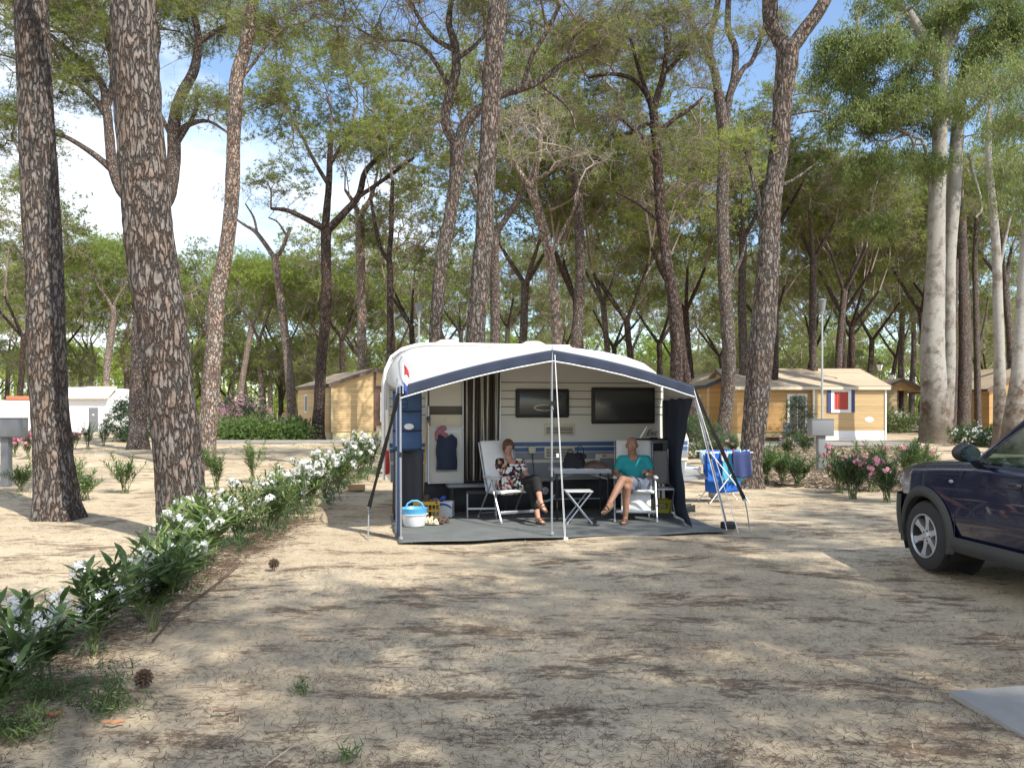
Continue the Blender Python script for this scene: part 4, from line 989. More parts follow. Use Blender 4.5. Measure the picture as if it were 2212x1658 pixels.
# ---------------------------------------------------------------- camp furniture and small things under the awning
M['yellow'] = mat('yellow_plastic', (0.60, 0.36, 0.03), 0.45, var=0.08)
M['limeyellow'] = mat('lime_yellow_plastic', (0.62, 0.56, 0.04), 0.45, var=0.08)
M['blue_plastic'] = mat('light_blue_plastic', (0.10, 0.38, 0.68), 0.4, var=0.08)
M['leather'] = mat('brown_leather', (0.10, 0.065, 0.045), 0.7, var=0.3)
M['blackcloth'] = mat('black_cloth', (0.014, 0.014, 0.018), 0.85, var=0.3)
M['royal'] = mat('royal_blue_towel', (0.03, 0.16, 0.62), 0.95, var=0.15, vscale=8, bump=0.4, bscale=90, transl=0.15)
M['turq'] = mat('turquoise_towel', (0.10, 0.42, 0.62), 0.95, var=0.12, vscale=8, bump=0.4, bscale=90, transl=0.15)
M['paleblue'] = mat('pale_blue_towel', (0.45, 0.60, 0.75), 0.95, var=0.15, vscale=12, transl=0.15)
M['navytowel'] = mat('navy_towel', (0.035, 0.05, 0.14), 0.95, var=0.15, bump=0.4, bscale=90)
def recliner(label, locw, rz, cushion_drop=False):
    """folding camp armchair; faces local -Y, seat height .42"""
    c = thing('camping_chair', label, 'camping chair', locw, rz, 'high backed camping armchairs')
    W = 0.26
    for sx in (-1, 1):
        x = sx*(W+0.03)
        b = MB(); b.tube([(x,-0.02,0.585),(x*1.02,-0.36,0.02)], 0.0135, 8, flat=0.7); l = b.build('leg', 'alu', c)
        b = MB(); b.tube([(x*1.02,-0.36,0.004),(x*1.02,-0.352,0.04)], 0.018, 8); b.build('foot_cap', 'grey_plastic', l)
        b = MB(); b.tube([(x,-0.06,0.585),(x*1.02,0.38,0.02)], 0.0135, 8, flat=0.7); l = b.build('leg', 'alu', c)
        b = MB(); b.tube([(x*1.02,0.38,0.004),(x*1.02,0.372,0.04)], 0.018, 8); b.build('foot_cap', 'grey_plastic', l)
        b = MB(); b.box(x-0.03,x+0.03,-0.27,0.20,0.60,0.635,0.014); b.build('armrest', 'boxgrey_light', c)
        b = MB(); b.tube([(x,0.20,0.60),(x*0.97,0.12,0.42)], 0.009, 6); b.tube([(x*0.97,-0.25,0.42),(x*0.97,0.14,0.40),(x*0.97,0.40,1.10)], 0.012, 8); b.build('side_rail', 'alu', c)
    b = MB(); b.tube([(-W,-0.25,0.42),(W,-0.25,0.42)],0.012,8); b.tube([(-W-.03,0.34,0.07),(W+.03,0.34,0.07)],0.009,8); b.box(-W-.02,W+.02,-0.30,-0.275,0.12,0.16,0.004); b.tube([(-W,0.40,1.10),(W,0.40,1.10)],0.012,8); b.build('cross_bar', 'alu', c)
    b = MB()
    def cs(u, w):
        x = -W+2*W*u
        if w < 0.42: k = w/0.42; y, z = -0.29+0.42*k, 0.425-0.02*k
        else: k = (w-0.42)/0.58; y, z = 0.13+0.27*k, 0.405+0.72*k
        bump = 0.02*math.sin(PI*u)**0.5 + 0.01*abs(math.sin(w*PI*7))
        ny, nz = (0, 1) if w < 0.42 else (-0.94, 0.35)
        return (x, y+ny*bump, z+nz*bump)
    b.grid(cs, 10, 46); b.build('cushion', 'cushion', c, solid=0.035)
    if cushion_drop:
        b = MB(); b.grid(lambda u, w: (-0.2+0.42*u, -0.26+0.12*w+0.02*math.sin(u*8), 0.10+0.33*w+0.05*(1-w)*math.sin(u*3.1)), 12, 8); b.build('cushion_flap', 'cushion', c, solid=0.012)
    return c
M['boxgrey_light'] = mat('pale_grey_armrest', (0.50, 0.51, 0.52), 0.5, var=0.06)
WCH = recliner('pale camping armchair holding the woman, turned toward the table', (P(1098,1060,11.72).x, 11.75, 0.015), R(28))
MCH = recliner('pale camping armchair holding the man in turquoise, facing the camera', (P(1373,1060,11.72).x, 11.80, 0.015), R(-6), True)
# low white folding chair at the back right
c = thing('folding_chair', 'empty pale folding chair standing behind the seated man, by the navy side wall', 'folding chair', (P(1422,1080,12.2).x, 12.15, 0.015), R(4))
b = MB(); b.box(-0.19,0.19,-0.16,0.18,0.395,0.42,0.01); b.build('seat', 'whitepaint', c)
b = MB(); b.grid(lambda u, w: (-0.2+0.4*u, 0.18+0.06*w-0.02*math.sin(PI*u), 0.46+0.50*w), 8, 8); b.build('backrest', 'canvas_grey', c, solid=0.01)
for sx in (-1,1):
    b = MB(); b.tube([(sx*0.2,0.24,0.98),(sx*0.2,0.18,0.45),(sx*0.2,-0.17,0.41),(sx*0.205,0.02,0.2),(sx*0.21,0.2,0.01)], 0.010, 8); b.build('leg', 'alu', c)
    b = MB(); b.tube([(sx*0.19,-0.15,0.40),(sx*0.19,-0.08,0.2),(sx*0.2,-0.2,0.01)], 0.010, 8); b.build('leg', 'alu', c)
# folding table
tb = thing('folding_table', 'low grey folding table between the two seated people', 'table', (P(1245,1040,11.9).x+0.03, 11.95, 0.015), R(7))
b = MB(); b.box(-0.40,0.43,-0.27,0.27,0.70,0.725,0.006); b.build('tabletop', 'whitepaint', tb)
b = MB(); b.box(-0.405,0.435,-0.277,-0.271,0.672,0.722); b.box(-0.405,0.435,0.271,0.277,0.672,0.722); b.build('frame', 'grey_plastic', tb)
for sx in (-0.36,0.39):
    b = MB(); b.tube([(sx,-0.24,0.67),(sx*1.0,-0.24,0.0)],0.014,8); b.build('leg', 'black', tb)
    b = MB(); b.tube([(sx,0.24,0.67),(sx*1.0,0.24,0.0)],0.014,8); b.build('leg', 'black', tb)
b = MB(); b.tube([(-0.36,0.24,0.25),(0.39,0.24,0.25)],0.010,8); b.tube([(-0.36,-0.24,0.6),(-0.1,-0.2,0.67)],0.008,6); b.tube([(0.39,-0.24,0.58),(0.1,-0.2,0.67)],0.008,6); b.build('brace', 'grey_plastic', tb)
# things on the table
def lumps(c, n, sp, rr, seed, mb):
    r_ = random.Random(seed)
    for k in range(n):
        p = Vector(c)+Vector((r_.gauss(0,1)*sp[0], r_.gauss(0,1)*sp[1], abs(r_.gauss(0,1))*sp[2]))
        mb.ell(p, (rr*r_.uniform(.6,1.3), rr*r_.uniform(.6,1.2), rr*r_.uniform(.5,1.0)), 9, 7, Matrix.Rotation(r_.uniform(0,3),3,'Z') @ Matrix.Rotation(r_.uniform(-.6,.6),3,'X'))
hb = thing('handbag', 'black soft bag with upright handles on the folding table', 'bag', (tb.location.x-0.06, 11.93, 0.742), R(10))
b = MB(); b.grid(lambda u, w: (0.17*math.cos(2*PI*u)*(1-0.25*w**3)*(1+.06*math.sin(u*25)), 0.10*math.sin(2*PI*u)*(1-0.5*w**2), 0.20*w+0.03*math.sin(u*12)*w), 26, 8); b.build('bag_body', 'blackcloth', hb, solid=0.006)
b = MB(); lumps((0,0,0.16),9,(0.07,0.03,0.02),0.045,4,b); b.build('contents', 'blackcloth', hb)
for k, sx in enumerate((-0.07, 0.08)):
    b = MB(); b.tube([(sx-0.05,-.05,0.16),(sx-0.04,-.05,0.25+.06*k),(sx,-.05,0.29+.05*k),(sx+0.045,-.05,0.25+.04*k),(sx+0.05,-.05,0.16)], 0.012, 8, flat=0.5); b.build('handle', 'blackcloth', hb)
hb2 = thing('handbag', 'brown slouching leather bag lying on the folding table', 'bag', (tb.location.x+0.24, 11.93, 0.742), R(-8))
b = MB(); b.grid(lambda u, w: ((0.19*math.cos(2*PI*u)+0.01*math.sin(u*31))*math.sin(PI*(0.5+0.47*w)), 0.11*math.sin(2*PI*u)*math.sin(PI*(0.5+0.47*w)), 0.11*w**0.6+0.012*math.sin(u*19)), 24, 8); b.build('bag_body', 'leather', hb2)
b = MB(); b.tube([(-.13,-.06,.06),(-.05,-.09,.11),(.05,-.09,.09),(.14,-.06,.05)], 0.008, 6); b.build('strap', 'leather', hb2)
pp = MB(); pp.box(-0.12,0.10,-0.05,0.05,0,0.006); pp.T = Matrix.Translation((0.26,0.01,0)) @ Matrix.Rotation(0.2,4,'Z'); pp.box(-0.1,0.1,-0.05,0.05,0,0.005)
o = pp.build('magazine', 'white_plastic'); o.location = (tb.location.x-0.15, 11.75, 0.743); o.rotation_euler = (0,0,0.1); tag(o, 'white magazines lying at the front edge of the folding table', 'magazine')
# folding stool
so = thing('folding_stool', 'small folding stool with crossed aluminium legs in front of the table', 'stool', (P(1249,1100,11.3).x, 11.32, 0.015), R(4))
b = MB(); b.box(-0.19,0.19,-0.15,0.15,0.445,0.465,0.008); b.build('seat', 'boxgrey_light', so)
for sy in (-0.14, 0.14):
    for sx in (-1, 1):
        b = MB(); b.tube([(sx*0.17,sy+0.01*sx,0.445),(-sx*0.17,sy+0.01*sx,0.02)],0.011,8); l = b.build('leg','alu',so)
        b = MB(); b.tube([(-sx*0.155,sy+0.01*sx,0.045),(-sx*0.175,sy+0.01*sx,0.003)],0.016,8); b.build('foot_cap','grey_plastic',l)
b = MB(); b.tube([(0.17,-0.13,0.02),(0.17,0.13,0.02)],0.009,8); b.tube([(-0.17,-0.13,0.02),(-0.17,0.13,0.02)],0.009,8); b.build('cross_bar','alu',so)
# footrest frame at the left of the woman
fo = thing('footrest', 'empty low footrest frame on the mat left of the seated woman', 'footrest', (P(1040,1100,11.9).x, 11.95, 0.015), R(5))
b = MB(); b.box(-0.22,0.22,-0.12,0.14,0.36,0.385,0.008); b.build('seat','skirt',fo)
for sx in (-0.21,0.21):
    b = MB(); b.tube([(sx,-0.11,0.36),(sx,-0.13,0.0)],0.010,8); b.build('leg','alu',fo)
    b = MB(); b.tube([(sx,0.12,0.36),(sx,0.14,0.0)],0.010,8); b.build('leg','alu',fo)
b = MB(); b.box(-0.21,0.21,-0.135,-0.12,0.13,0.16,0.003); b.build('cross_bar','alu',fo)
# basin with blue basket
def at_ground(px, py, Y=None):
    g = G(px, py); return (g.x, g.y, 0.02)
bs = thing('washing_bowl', 'white washing-up bowl with a light blue rim tray inside at the left awning pole', 'washing bowl', at_ground(895,1139), 0)
b = MB(); b.lathe([(0,0.005),(0.135,0.005),(0.145,0.02),(0.172,0.16),(0.185,0.165),(0.185,0.175),(0.168,0.17),(0.14,0.03),(0,0.025)], 28); b.build('bowl','white_plastic',bs)
bk = thing('blue_basket', 'light blue handled basket sitting in the white washing-up bowl', 'basket', at_ground(895,1139), 0.2)
b = MB(); b.lathe([(0,0.10),(0.13,0.10),(0.15,0.19),(0.182,0.25),(0.186,0.25),(0.165,0.18),(0.14,0.09),(0,0.09)], 28); b.build('basket_body','blue_plastic',bk)
b = MB(); b.tube([(-0.12,0,0.24),(-0.09,0,0.31),(-0.03,0,0.345),(0.04,0,0.345),(0.10,0,0.31),(0.13,0,0.24)],0.012,8); b.build('handle','blue_plastic',bk)
# bucket behind pole
bu = MB(); bu.lathe([(0,0),(0.10,0),(0.13,0.3),(0.14,0.31),(0.125,0.31),(0.1,0.02),(0,0.02)],20); o = bu.build('bucket','blue_fabric'); g=G(872,1105); o.location=(g.x-0.02,g.y,0.015); tag(o,'blue bucket behind the left awning pole','bucket')
# yellow crate with dark bags
def crate(label, name, loc_, rz, mt, w, d, h, hole):
    r_ = thing(name, label, 'crate', loc_, rz)
    b = MB(); t = 0.012
    b.box(-w,w,-d,d,0,t)
    for (x0,x1,y0,y1) in ((-w,w,-d,-d+t),(-w,w,d-t,d),(-w,-w+t,-d+t,d-t),(w-t,w,-d+t,d-t)):
        b.box(x0,x1,y0,y1,h-0.05,h); b.box(x0,x1,y0,y1,t,0.05)
        n = 7
        for k in range(n+1):
            if abs(x1-x0) > abs(y1-y0):
                xx = x0+(x1-x0-0.012)*k/n; 
                if not (hole and 2 <= k <= 5 and y0 < 0): b.box(xx,xx+0.012,y0,y1,0.05,h-0.05)
            else:
                yy = y0+(y1-y0-0.012)*k/n; b.box(x0,x1,yy,yy+0.012,0.05,h-0.05)
        if abs(x1-x0) > abs(y1-y0): b.box(x0,x1,y0+0.002,y1-0.002,h*0.45,h*0.45+0.02)
    b.build('crate_body', mt, r_)
    return r_
g = G(916,1124)
c1 = crate('yellow-orange plastic crate filled with brown bags left under the awning','crate',(g.x+0.02,g.y+0.1,0.02),R(8),'yellow',0.19,0.15,0.26,False)
b = MB(); lumps((0,0,0.19),12,(0.08,0.05,0.05),0.055,9,b); o=b.build('brown_bags','leather'); o.location=(g.x+0.02,g.y+0.1,0.02); tag(o,'brown bags heaped in the yellow-orange crate','bag')
g = G(957,1118)
wb = thing('storage_box','white storage box with a blue cloth over its edge beside the yellow-orange crate','storage box',(g.x,g.y+0.05,0.02),R(-5))
b = MB(); t=0.01
b.box(-.15,.15,-.11,.11,0,.01); b.box(-.15,.15,-.11,-.10,.01,.22); b.box(-.15,.15,.10,.11,.01,.22); b.box(-.15,-.14,-.10,.10,.01,.22); b.box(.14,.15,-.10,.10,.01,.22); b.box(-.16,.16,-.12,-.11,.20,.225); b.build('box_body','white_plastic',wb)
b = MB(); b.grid(lambda u,w:(-.06+.2*u,-.125-.01*math.sin(u*7),.17+.03*w-.05*u+.03*math.sin(u*3)),8,3); b.build('blue_cloth','fblue',wb,solid=.006)
b = MB(); lumps((-.05,0,.2),5,(.05,.03,.02),.045,3,b); b.build('blue_cloth','fblue',wb)
g = G(1430,1108)
c2 = crate('bright lime-yellow crate with a cut-out grip under the empty folding chair','crate',(g.x-0.02,g.y,0.02),R(0),'limeyellow',0.155,0.11,0.2,True)
b = MB(); b.box(-.155,-.065,-.118,-.1105,.0,.2); b.box(.085,.155,-.118,-.1105,.0,.2); b.box(-.065,.085,-.118,-.1105,.0,.06); b.build('front_panel','limeyellow',c2)
b = MB(); b.box(-.05,.07,-.02,.04,.015,.13,.01); b.build('carton','white_plastic',c2)
# shoes
def shoe(mb, L=0.27, open_=True):
    sole = []
    for k in range(24):
        t = 2*PI*k/24; x = 0.045*math.cos(t)*(1+0.15*math.sin(t)); y = L/2*math.sin(t); sole.append((x, y))
    mb.prism(sole, 0.0, 0.025, 'xy')
    if open_:
        for yy, h in ((0.06,0.055),(0.0,0.065),(-0.08,0.05)):
            mb.tube([(-0.042,yy,0.02),(-0.025,yy,h),(0,yy,h+0.012),(0.025,yy,h),(0.042,yy,0.02)],0.010,6,flat=1.8)
    else:
        mb.grid(lambda u,w:(0.043*math.cos(PI*u)*(1-0.1*w), L/2*0.95*(1-2*w)*1.0*(1-0.0), 0.02+(0.075-0.02*math.cos(w*PI))*math.sin(PI*u)*(0.55+0.45*w)),10,10)
def shoepair(label, px, py, rz, m, open_=True, spread=0.12, cat='shoes', dark='black'):
    g = G(px, py); r_ = thing('pair_of_shoes', label, cat, (g.x,g.y,0.024), rz)
    for sx in (-1,1):
        b = MB(); b.T = Matrix.Translation((sx*spread/2, sx*0.02, 0)) @ Matrix.Rotation(sx*0.1,4,'Z'); shoe(b, 0.26, open_); b.build('shoe', m, r_)
shoepair('pale sandals on the mat in front of the storage box', 932,1133, R(70), 'cream', True)
shoepair('dark sandals on the mat right of the pale ones', 951,1131, R(50), 'leather', True)
shoepair('shiny black shoes at the foot of the navy side wall', 1480,1107, R(85), 'black', False, 0.14)
# wooden blocks on the ground by the hedge
for (px,py,lb) in ((773,1030,'pale wooden block at the hedge end nearest the caravan wheel side'),(770,1058,'brown wooden block lying just in front of the pale block')):
    g = G(px,py); b = MB(); b.box(-.17,.17,-.1,.1,0,.12,.008); o=b.build('wooden_block', M.setdefault('blockwood', mat('sawn_block',(0.45,0.30,0.16),0.8,var=.2))); o.location=(g.x,g.y,0); o.rotation_euler=(0,0,R(12)); tag(o,lb,'wooden block')
# clothes airer
g = G(1566,1085)
ar = thing('clothes_airer','white folding clothes airer standing on the sand right of the awning','clothes airer',(g.x+0.02,g.y+0.15,0),R(8))
for sy in (-0.26,0.26):
    b = MB(); b.tube([(-0.34,sy,0.86),(0.0,sy,0.45),(0.36,sy,0.0)],0.009,8); b.build('leg','whitepaint',ar)
    b = MB(); b.tube([(0.34,sy,0.86),(0.0,sy+.02,0.45),(-0.36,sy,0.0)],0.009,8); b.build('leg','whitepaint',ar)
b = MB()
for y in (-0.26,0.26): b.tube([(-0.42,y,0.87),(0.42,y,0.87)],0.009,8)
for k in range(8): b.tube([(-0.40+0.115*k,-0.26,0.87),(-0.40+0.115*k,0.26,0.87)],0.004,6)
b.tube([(-0.36,-.26,0.1),(-0.36,.26,0.1)],0.007,6); b.tube([(0.36,-.26,0.1),(0.36,.26,0.1)],0.007,6)
b.build('rack','whitepaint',ar)
def towel(label, x0, x1, y, top, drop, m, seed, ret=0.3):
    r_ = random.Random(seed); ph = r_.uniform(0,6)
    def f(u, w):
        x = x0+(x1-x0)*u
        if w < 0.75: z = top-drop*(1-w/0.75); yy = y-0.03
        elif w < 0.8: z = top+0.012; yy = y
        else: z = top-ret*(w-0.8)/0.2; yy = y+0.03
        fold = 0.022*math.sin(u*9+ph)*(1-w*0.8)
        return (x+0.02*math.sin(w*4+ph)*(1-w), yy+fold, z-0.03*math.sin(u*PI)*(1-w))
    b = MB(); b.grid(f, 20, 24); o = b.build('towel', m, None, solid=0.008); o.location = ar.location; o.rotation_euler = ar.rotation_euler
    tag(o, label, 'towel', 'laundry on the clothes airer'); return o
towel('royal blue bath towel hanging longest on the left of the airer',-0.36,0.10,-0.10,0.885,0.52,'royal',1,0.45)
towel('turquoise towel hanging between the royal blue and the dark navy one',-0.12,0.30,-0.17,0.885,0.50,'turq',2,0.3)
towel('royal blue towel hanging low at the rear of the airer',-0.30,0.34,0.16,0.885,0.72,'royal',3,0.4)
towel('dark navy towel pegged at the front right of the airer',0.05,0.36,-0.265,0.885,0.42,'navytowel',4,0.2)
towel('small white cloth over the front left of the airer',-0.16,-0.04,-0.265,0.885,0.14,'canvas',5,0.1)
towel('pale blue patterned cloth at the right end of the airer',0.33,0.44,-0.05,0.885,0.30,'paleblue',6,0.2)
towel('pale blue rag at the left end of the airer',-0.43,-0.32,0.0,0.885,0.2,'paleblue',7,0.15)
for k in range(6):
    x = -0.3+0.12*k; b = MB(); b.box(x-0.006,x+0.006,-0.285,-0.25,0.87,0.93,0.002)
    o = b.build('clothes_peg', ['fred','white_plastic','fblue'][k%3]); o.location = ar.location; o.rotation_euler = ar.rotation_euler
    tag(o, ['red','white','blue'][k%3]+' peg '+['at the far left end','left of centre','just left of the middle','just right of the middle','right of centre','at the far right end'][k]+' of the airer front rail','clothes peg','pegs on the airer')
# ---------------------------------------------------------------- timber cabins, white house, lamps, cabinets
def plank_mat(name, col, pitch=0.14):
    m = bpy.data.materials.new(name); t, b = nodes_of(m); N, Lk = t.nodes, t.links
    tc = N.new('ShaderNodeTexCoord'); sp = N.new('ShaderNodeSeparateXYZ'); Lk.new(tc.outputs['Object'], sp.inputs['Vector'])
    a = N.new('ShaderNodeMath'); a.operation = 'DIVIDE'; a.inputs[1].default_value = pitch; Lk.new(sp.outputs['Z'], a.inputs[0])
    fr = N.new('ShaderNodeMath'); fr.operation = 'FRACT'; Lk.new(a.outputs[0], fr.inputs[0])
    fl = N.new('ShaderNodeMath'); fl.operation = 'FLOOR'; Lk.new(a.outputs[0], fl.inputs[0])
    wn = N.new('ShaderNodeTexWhiteNoise'); wn.noise_dimensions = '1D'; Lk.new(fl.outputs[0], wn.inputs['W'])
    mp = N.new('ShaderNodeMapping'); mp.inputs['Scale'].default_value = (0.8, 0.8, 14); Lk.new(tc.outputs['Object'], mp.inputs['Vector'])
    nz = N.new('ShaderNodeTexNoise'); nz.inputs['Scale'].default_value = 2.5; nz.inputs['Detail'].default_value = 6; Lk.new(mp.outputs['Vector'], nz.inputs['Vector'])
    ad = N.new('ShaderNodeMath'); ad.operation = 'MULTIPLY_ADD'; ad.inputs[1].default_value = 0.5; Lk.new(wn.outputs['Value'], ad.inputs[0]); Lk.new(nz.outputs['Fac'], ad.inputs[2])
    c = Vector(col); rc = ramp(N, [(0.3, tuple(c*0.78)), (0.75, tuple(c)), (1.0, tuple(min(1, v*1.1) for v in c))]); Lk.new(ad.outputs[0], rc.inputs['Fac'])
    gr = ramp(N, [(0.0, (0.35, 0.3, 0.25)), (0.10, (1, 1, 1))]); Lk.new(fr.outputs[0], gr.inputs['Fac'])
    mx = N.new('ShaderNodeMix'); mx.data_type = 'RGBA'; mx.blend_type = 'MULTIPLY'; mx.inputs['Factor'].default_value = 1
    Lk.new(rc.outputs['Color'], mx.inputs['A']); Lk.new(gr.outputs['Color'], mx.inputs['B']); Lk.new(mx.outputs['Result'], b.inputs['Base Color'])
    b.inputs['Roughness'].default_value = 0.75
    bp = N.new('ShaderNodeBump'); bp.inputs['Strength'].default_value = 0.8; bp.inputs['Distance'].default_value = 0.03
    Lk.new(fr.outputs[0], bp.inputs['Height']); Lk.new(bp.outputs['Normal'], b.inputs['Normal'])
    return m
M['planks'] = plank_mat('yellow_pine_planks', (0.60, 0.43, 0.225))
M['planks_or'] = plank_mat('orange_pine_planks', (0.52, 0.32, 0.13))
M['planks_pale'] = plank_mat('pale_pine_planks', (0.60, 0.48, 0.28))
M['shingle'] = plank_mat('felt_shingle_roof', (0.47, 0.37, 0.26), 0.11)
M['fascia'] = mat('dark_fascia', (0.12, 0.09, 0.07), 0.7)
M['fascia_blue'] = mat('slate_blue_fascia', (0.06, 0.075, 0.10), 0.7)
M['plinth'] = mat('yellowish_plinth', (0.58, 0.50, 0.30), 0.8, var=0.1)
M['post'] = mat('dark_brown_post', (0.10, 0.055, 0.035), 0.6)
M['winglass'] = glass_mat('window_glass', (0.10, 0.11, 0.11))
M['curtain'] = mat('red_curtain', (0.62, 0.06, 0.035), 0.8, var=0.15)
M['shutter'] = mat('blue_shutter', (0.045, 0.07, 0.20), 0.5, var=0.08)
M['stucco'] = mat('white_stucco', (0.82, 0.82, 0.82), 0.9, var=0.03, bump=0.15)
M['tile_red'] = mat('terracotta_tiles', (0.50, 0.17, 0.09), 0.8, var=0.25, vscale=12)
M['tile_pale'] = mat('weathered_roof_tiles', (0.62, 0.50, 0.38), 0.85, var=0.3, vscale=9)
def hwin(root, x0, x1, y, z0, z1, face, div=1, fr=0.07, glass='winglass', out=0.03, name='window'):
    """window on a wall: face 'y' wall facing -y at y, 'x' wall facing -x at x=y argument"""
    def bx(b, a0, a1, o0, o1, c0, c1):
        if face == 'y': b.box(a0, a1, y-o1, y-o0, c0, c1)
        else: b.box(y-o1, y-o0, a0, a1, c0, c1)
    b = MB(); bx(b,x0,x1,0.004,out,z0,z0+fr); bx(b,x0,x1,0.004,out,z1-fr,z1); bx(b,x0,x0+fr,0.004,out,z0+fr,z1-fr); bx(b,x1-fr,x1,0.004,out,z0+fr,z1-fr)
    for k in range(1, div+1):
        xm = x0+(x1-x0)*k/(div+1); bx(b,xm-0.02,xm+0.02,0.006,out-0.004,z0+fr,z1-fr)
    w = b.build(name, 'whitepaint', root)
    b = MB(); bx(b,x0+fr,x1-fr,0.004,0.008,z0+fr,z1-fr); b.build('pane', glass, w)
    return w
def cabin(label, loc_, rz, W, L, ez, rzh, gable_front=True, wall='planks', fas='fascia', over=0.35, z0=0.45, porch=None):
    """front faces -y, x in 0..W, y in 0..L"""
    r_ = thing('timber_cabin', label, 'cabin', loc_, rz)
    b = MB()
    if gable_front:
        prof = [(0, z0), (W, z0), (W, ez), (W/2, rzh), (0, ez)]
        b.prism(prof, porch or 0, L)
    else:
        b.prism([(0, z0), (L, z0), (L, ez), (L/2, rzh), (0, ez)], 0, W, 'yz')
    b.build('wall', wall, r_)
    b = MB(); b.box(0.05, W-0.05, (porch or 0)+0.05, L-0.05, -0.05, z0); b.build('plinth', 'plinth', r_)
    b = MB(); t = 0.10
    if gable_front:
        sl = (rzh-ez)/(W/2)
        for sx in (0, 1):
            X = lambda x: x if sx == 0 else W-x
            p = [(X(-over), ez-sl*over+0.02), (W/2, rzh+0.02), (W/2, rzh+t+0.02), (X(-over), ez-sl*over+t+0.02)]
            b.prism(p, -over, L+over)
    else:
        sl = (rzh-ez)/(L/2)
        for sy in (0, 1):
            Yf = lambda y: y if sy == 0 else L-y
            p = [(Yf(-over), ez-sl*over+0.02), (L/2, rzh+0.02), (L/2, rzh+t+0.02), (Yf(-over), ez-sl*over+t+0.02)]
            b.prism(p, -over*0.7, W+over*0.7, 'yz')
    rf = b.build('roof', 'shingle', r_)
    b = MB()
    if gable_front:
        for sx in (0, 1):
            X = lambda x: x if sx == 0 else W-x
            b.prism([(X(-over-0.01), ez-sl*over-0.08), (W/2, rzh-0.06), (W/2, rzh+t+0.035), (X(-over-0.01), ez-sl*over+t+0.035)], -over-0.03, -over+0.001)
            b.box(min(X(-over-.03),X(-over)), max(X(-over-.03),X(-over)), -over, L+over, ez-sl*over-0.06, ez-sl*over+t)
    else:
        b.box(-over*.7, W+over*.7, -over-0.03, -over-0.001, ez-sl*over-0.06, ez-sl*over+t-0.01)
        for xx in (-over*.7-0.03, W+over*.7+0.001):
            b.prism([(-over, ez-sl*over-0.05), (L/2, rzh-0.03), (L/2, rzh+t+0.03), (-over, ez-sl*over+t+0.03)], xx, xx+0.028, 'yz')
    b.build('fascia', fas, rf)
    return r_
def corners(r_, pts, ez, z0, m='whitepaint', w=0.09):
    for (x, y) in pts:
        b = MB(); b.box(x-w/2, x+w/2, y-w/2, y+w/2, z0, ez); b.build('corner_board', m, r_)
# cabin left of the caravan
c1h = cabin('yellow timber cabin with dark gable porch left of the caravan', (-9.56, 43.0, 0), R(27.4), 4.75, 8.0, 2.95, 3.75, True, over=0.18)
corners(c1h, [(0,0)], 2.95, 0.4, 'planks_pale', 0.12)
b = MB(); b.box(2.42, 4.75, -0.03, -0.006, 0.75, 2.9); pr = b.build('porch_front', 'post', c1h)
b = MB(); b.box(2.30, 2.42, -0.06, -0.006, 0.45, 3.65); b.build('post', 'post', c1h)
hwin(c1h, 2.65, 3.45, -0.032, 0.95, 2.55, 'y', 1, 0.06, 'glass_dark', name='glazed_door'); hwin(c1h, 3.6, 4.4, -0.032, 0.95, 2.55, 'y', 1, 0.06, 'glass_dark', name='glazed_door')
hwin(c1h, 1.6, 2.4, 0.0, 1.45, 2.55, 'x'); hwin(c1h, 5.4, 6.1, 0.0, 1.45, 2.5, 'x')
# cabin with the red curtain
X0 = P(1681,950,43).x; X1 = P(1907,950,43).x
c2h = cabin('yellow timber cabin with a red curtained window between dark blue shutters', (X0-2.2, 43.0, 0), R(0), X1-X0+2.2, 7.0, 2.86, 3.85, False, wall='planks', over=0.4)
q = 43/FPX
def cx(px): return P(px,0,43).x - (X0-2.2)
def cz(py): return P(0,py,43).z
b = MB(); b.box(cx(1753), cx(1907), -0.30, -0.006, 0.35, 2.80); b.build('front_bay', 'planks', c2h)
b = MB(); b.box(cx(1755), cx(1906), -0.31, -0.302, -0.02, 0.50); b.build('bay_plinth', 'stucco', c2h)
b = MB(); b.box(0.0, cx(1752), -0.02, -0.006, 0.45, 2.8); b.build('recess_wall', 'planks_or', c2h)
corners(c2h, [(cx(1753), -0.31), (cx(1907), -0.31)], 2.80, 0.0, 'whitepaint', 0.08)
b = MB(); b.box(-0.2, cx(1907)+0.2, -0.47, -0.435, 2.66, 2.82); b.build('gutter', 'cream', c2h)
w = hwin(c2h, cx(1790), cx(1833), -0.302, cz(891), cz(840), 'y', 0, 0.16, 'winglass', 0.05)
b = MB()
b.grid(lambda u, t: (cx(1797)+(cx(1827)-cx(1797))*u*(1), -0.318-0.012*math.sin(u*38), cz(884)+(cz(847)-cz(884))*t), 40, 4); b.build('curtain', 'curtain', w)
for (a, c_) in ((1782,1790),(1833,1841)):
    b = MB(); b.box(cx(a), cx(c_)-0.01, -0.355, -0.306, cz(890), cz(841)); s_ = b.build('shutter', 'shutter', c2h)
    b = MB(); 
    for k in range(2): b.box(cx(a)+0.04, cx(c_)-0.05, -0.362, -0.354, cz(887)+0.6*k+0.03, cz(887)+0.6*k+0.52)
    b.build('shutter_panel', 'shutter', s_)
d_ = hwin(c2h, cx(1700), cx(1743), -0.022, 0.50, 2.45, 'y', 1, 0.11, 'winglass', 0.05, name='glazed_door')
b = MB(); b.box(cx(1681)-1.5, cx(1750), -1.3, -0.02, 0.2, 0.34); b.build('porch_deck', 'planks_pale', c2h)
b = MB(); b.ell((cx(1868)+0.1, -0.312, cz(906)), (0.24, 0.012, 0.14), 18, 10); b.build('oval_plaque', 'whitepaint', c2h)
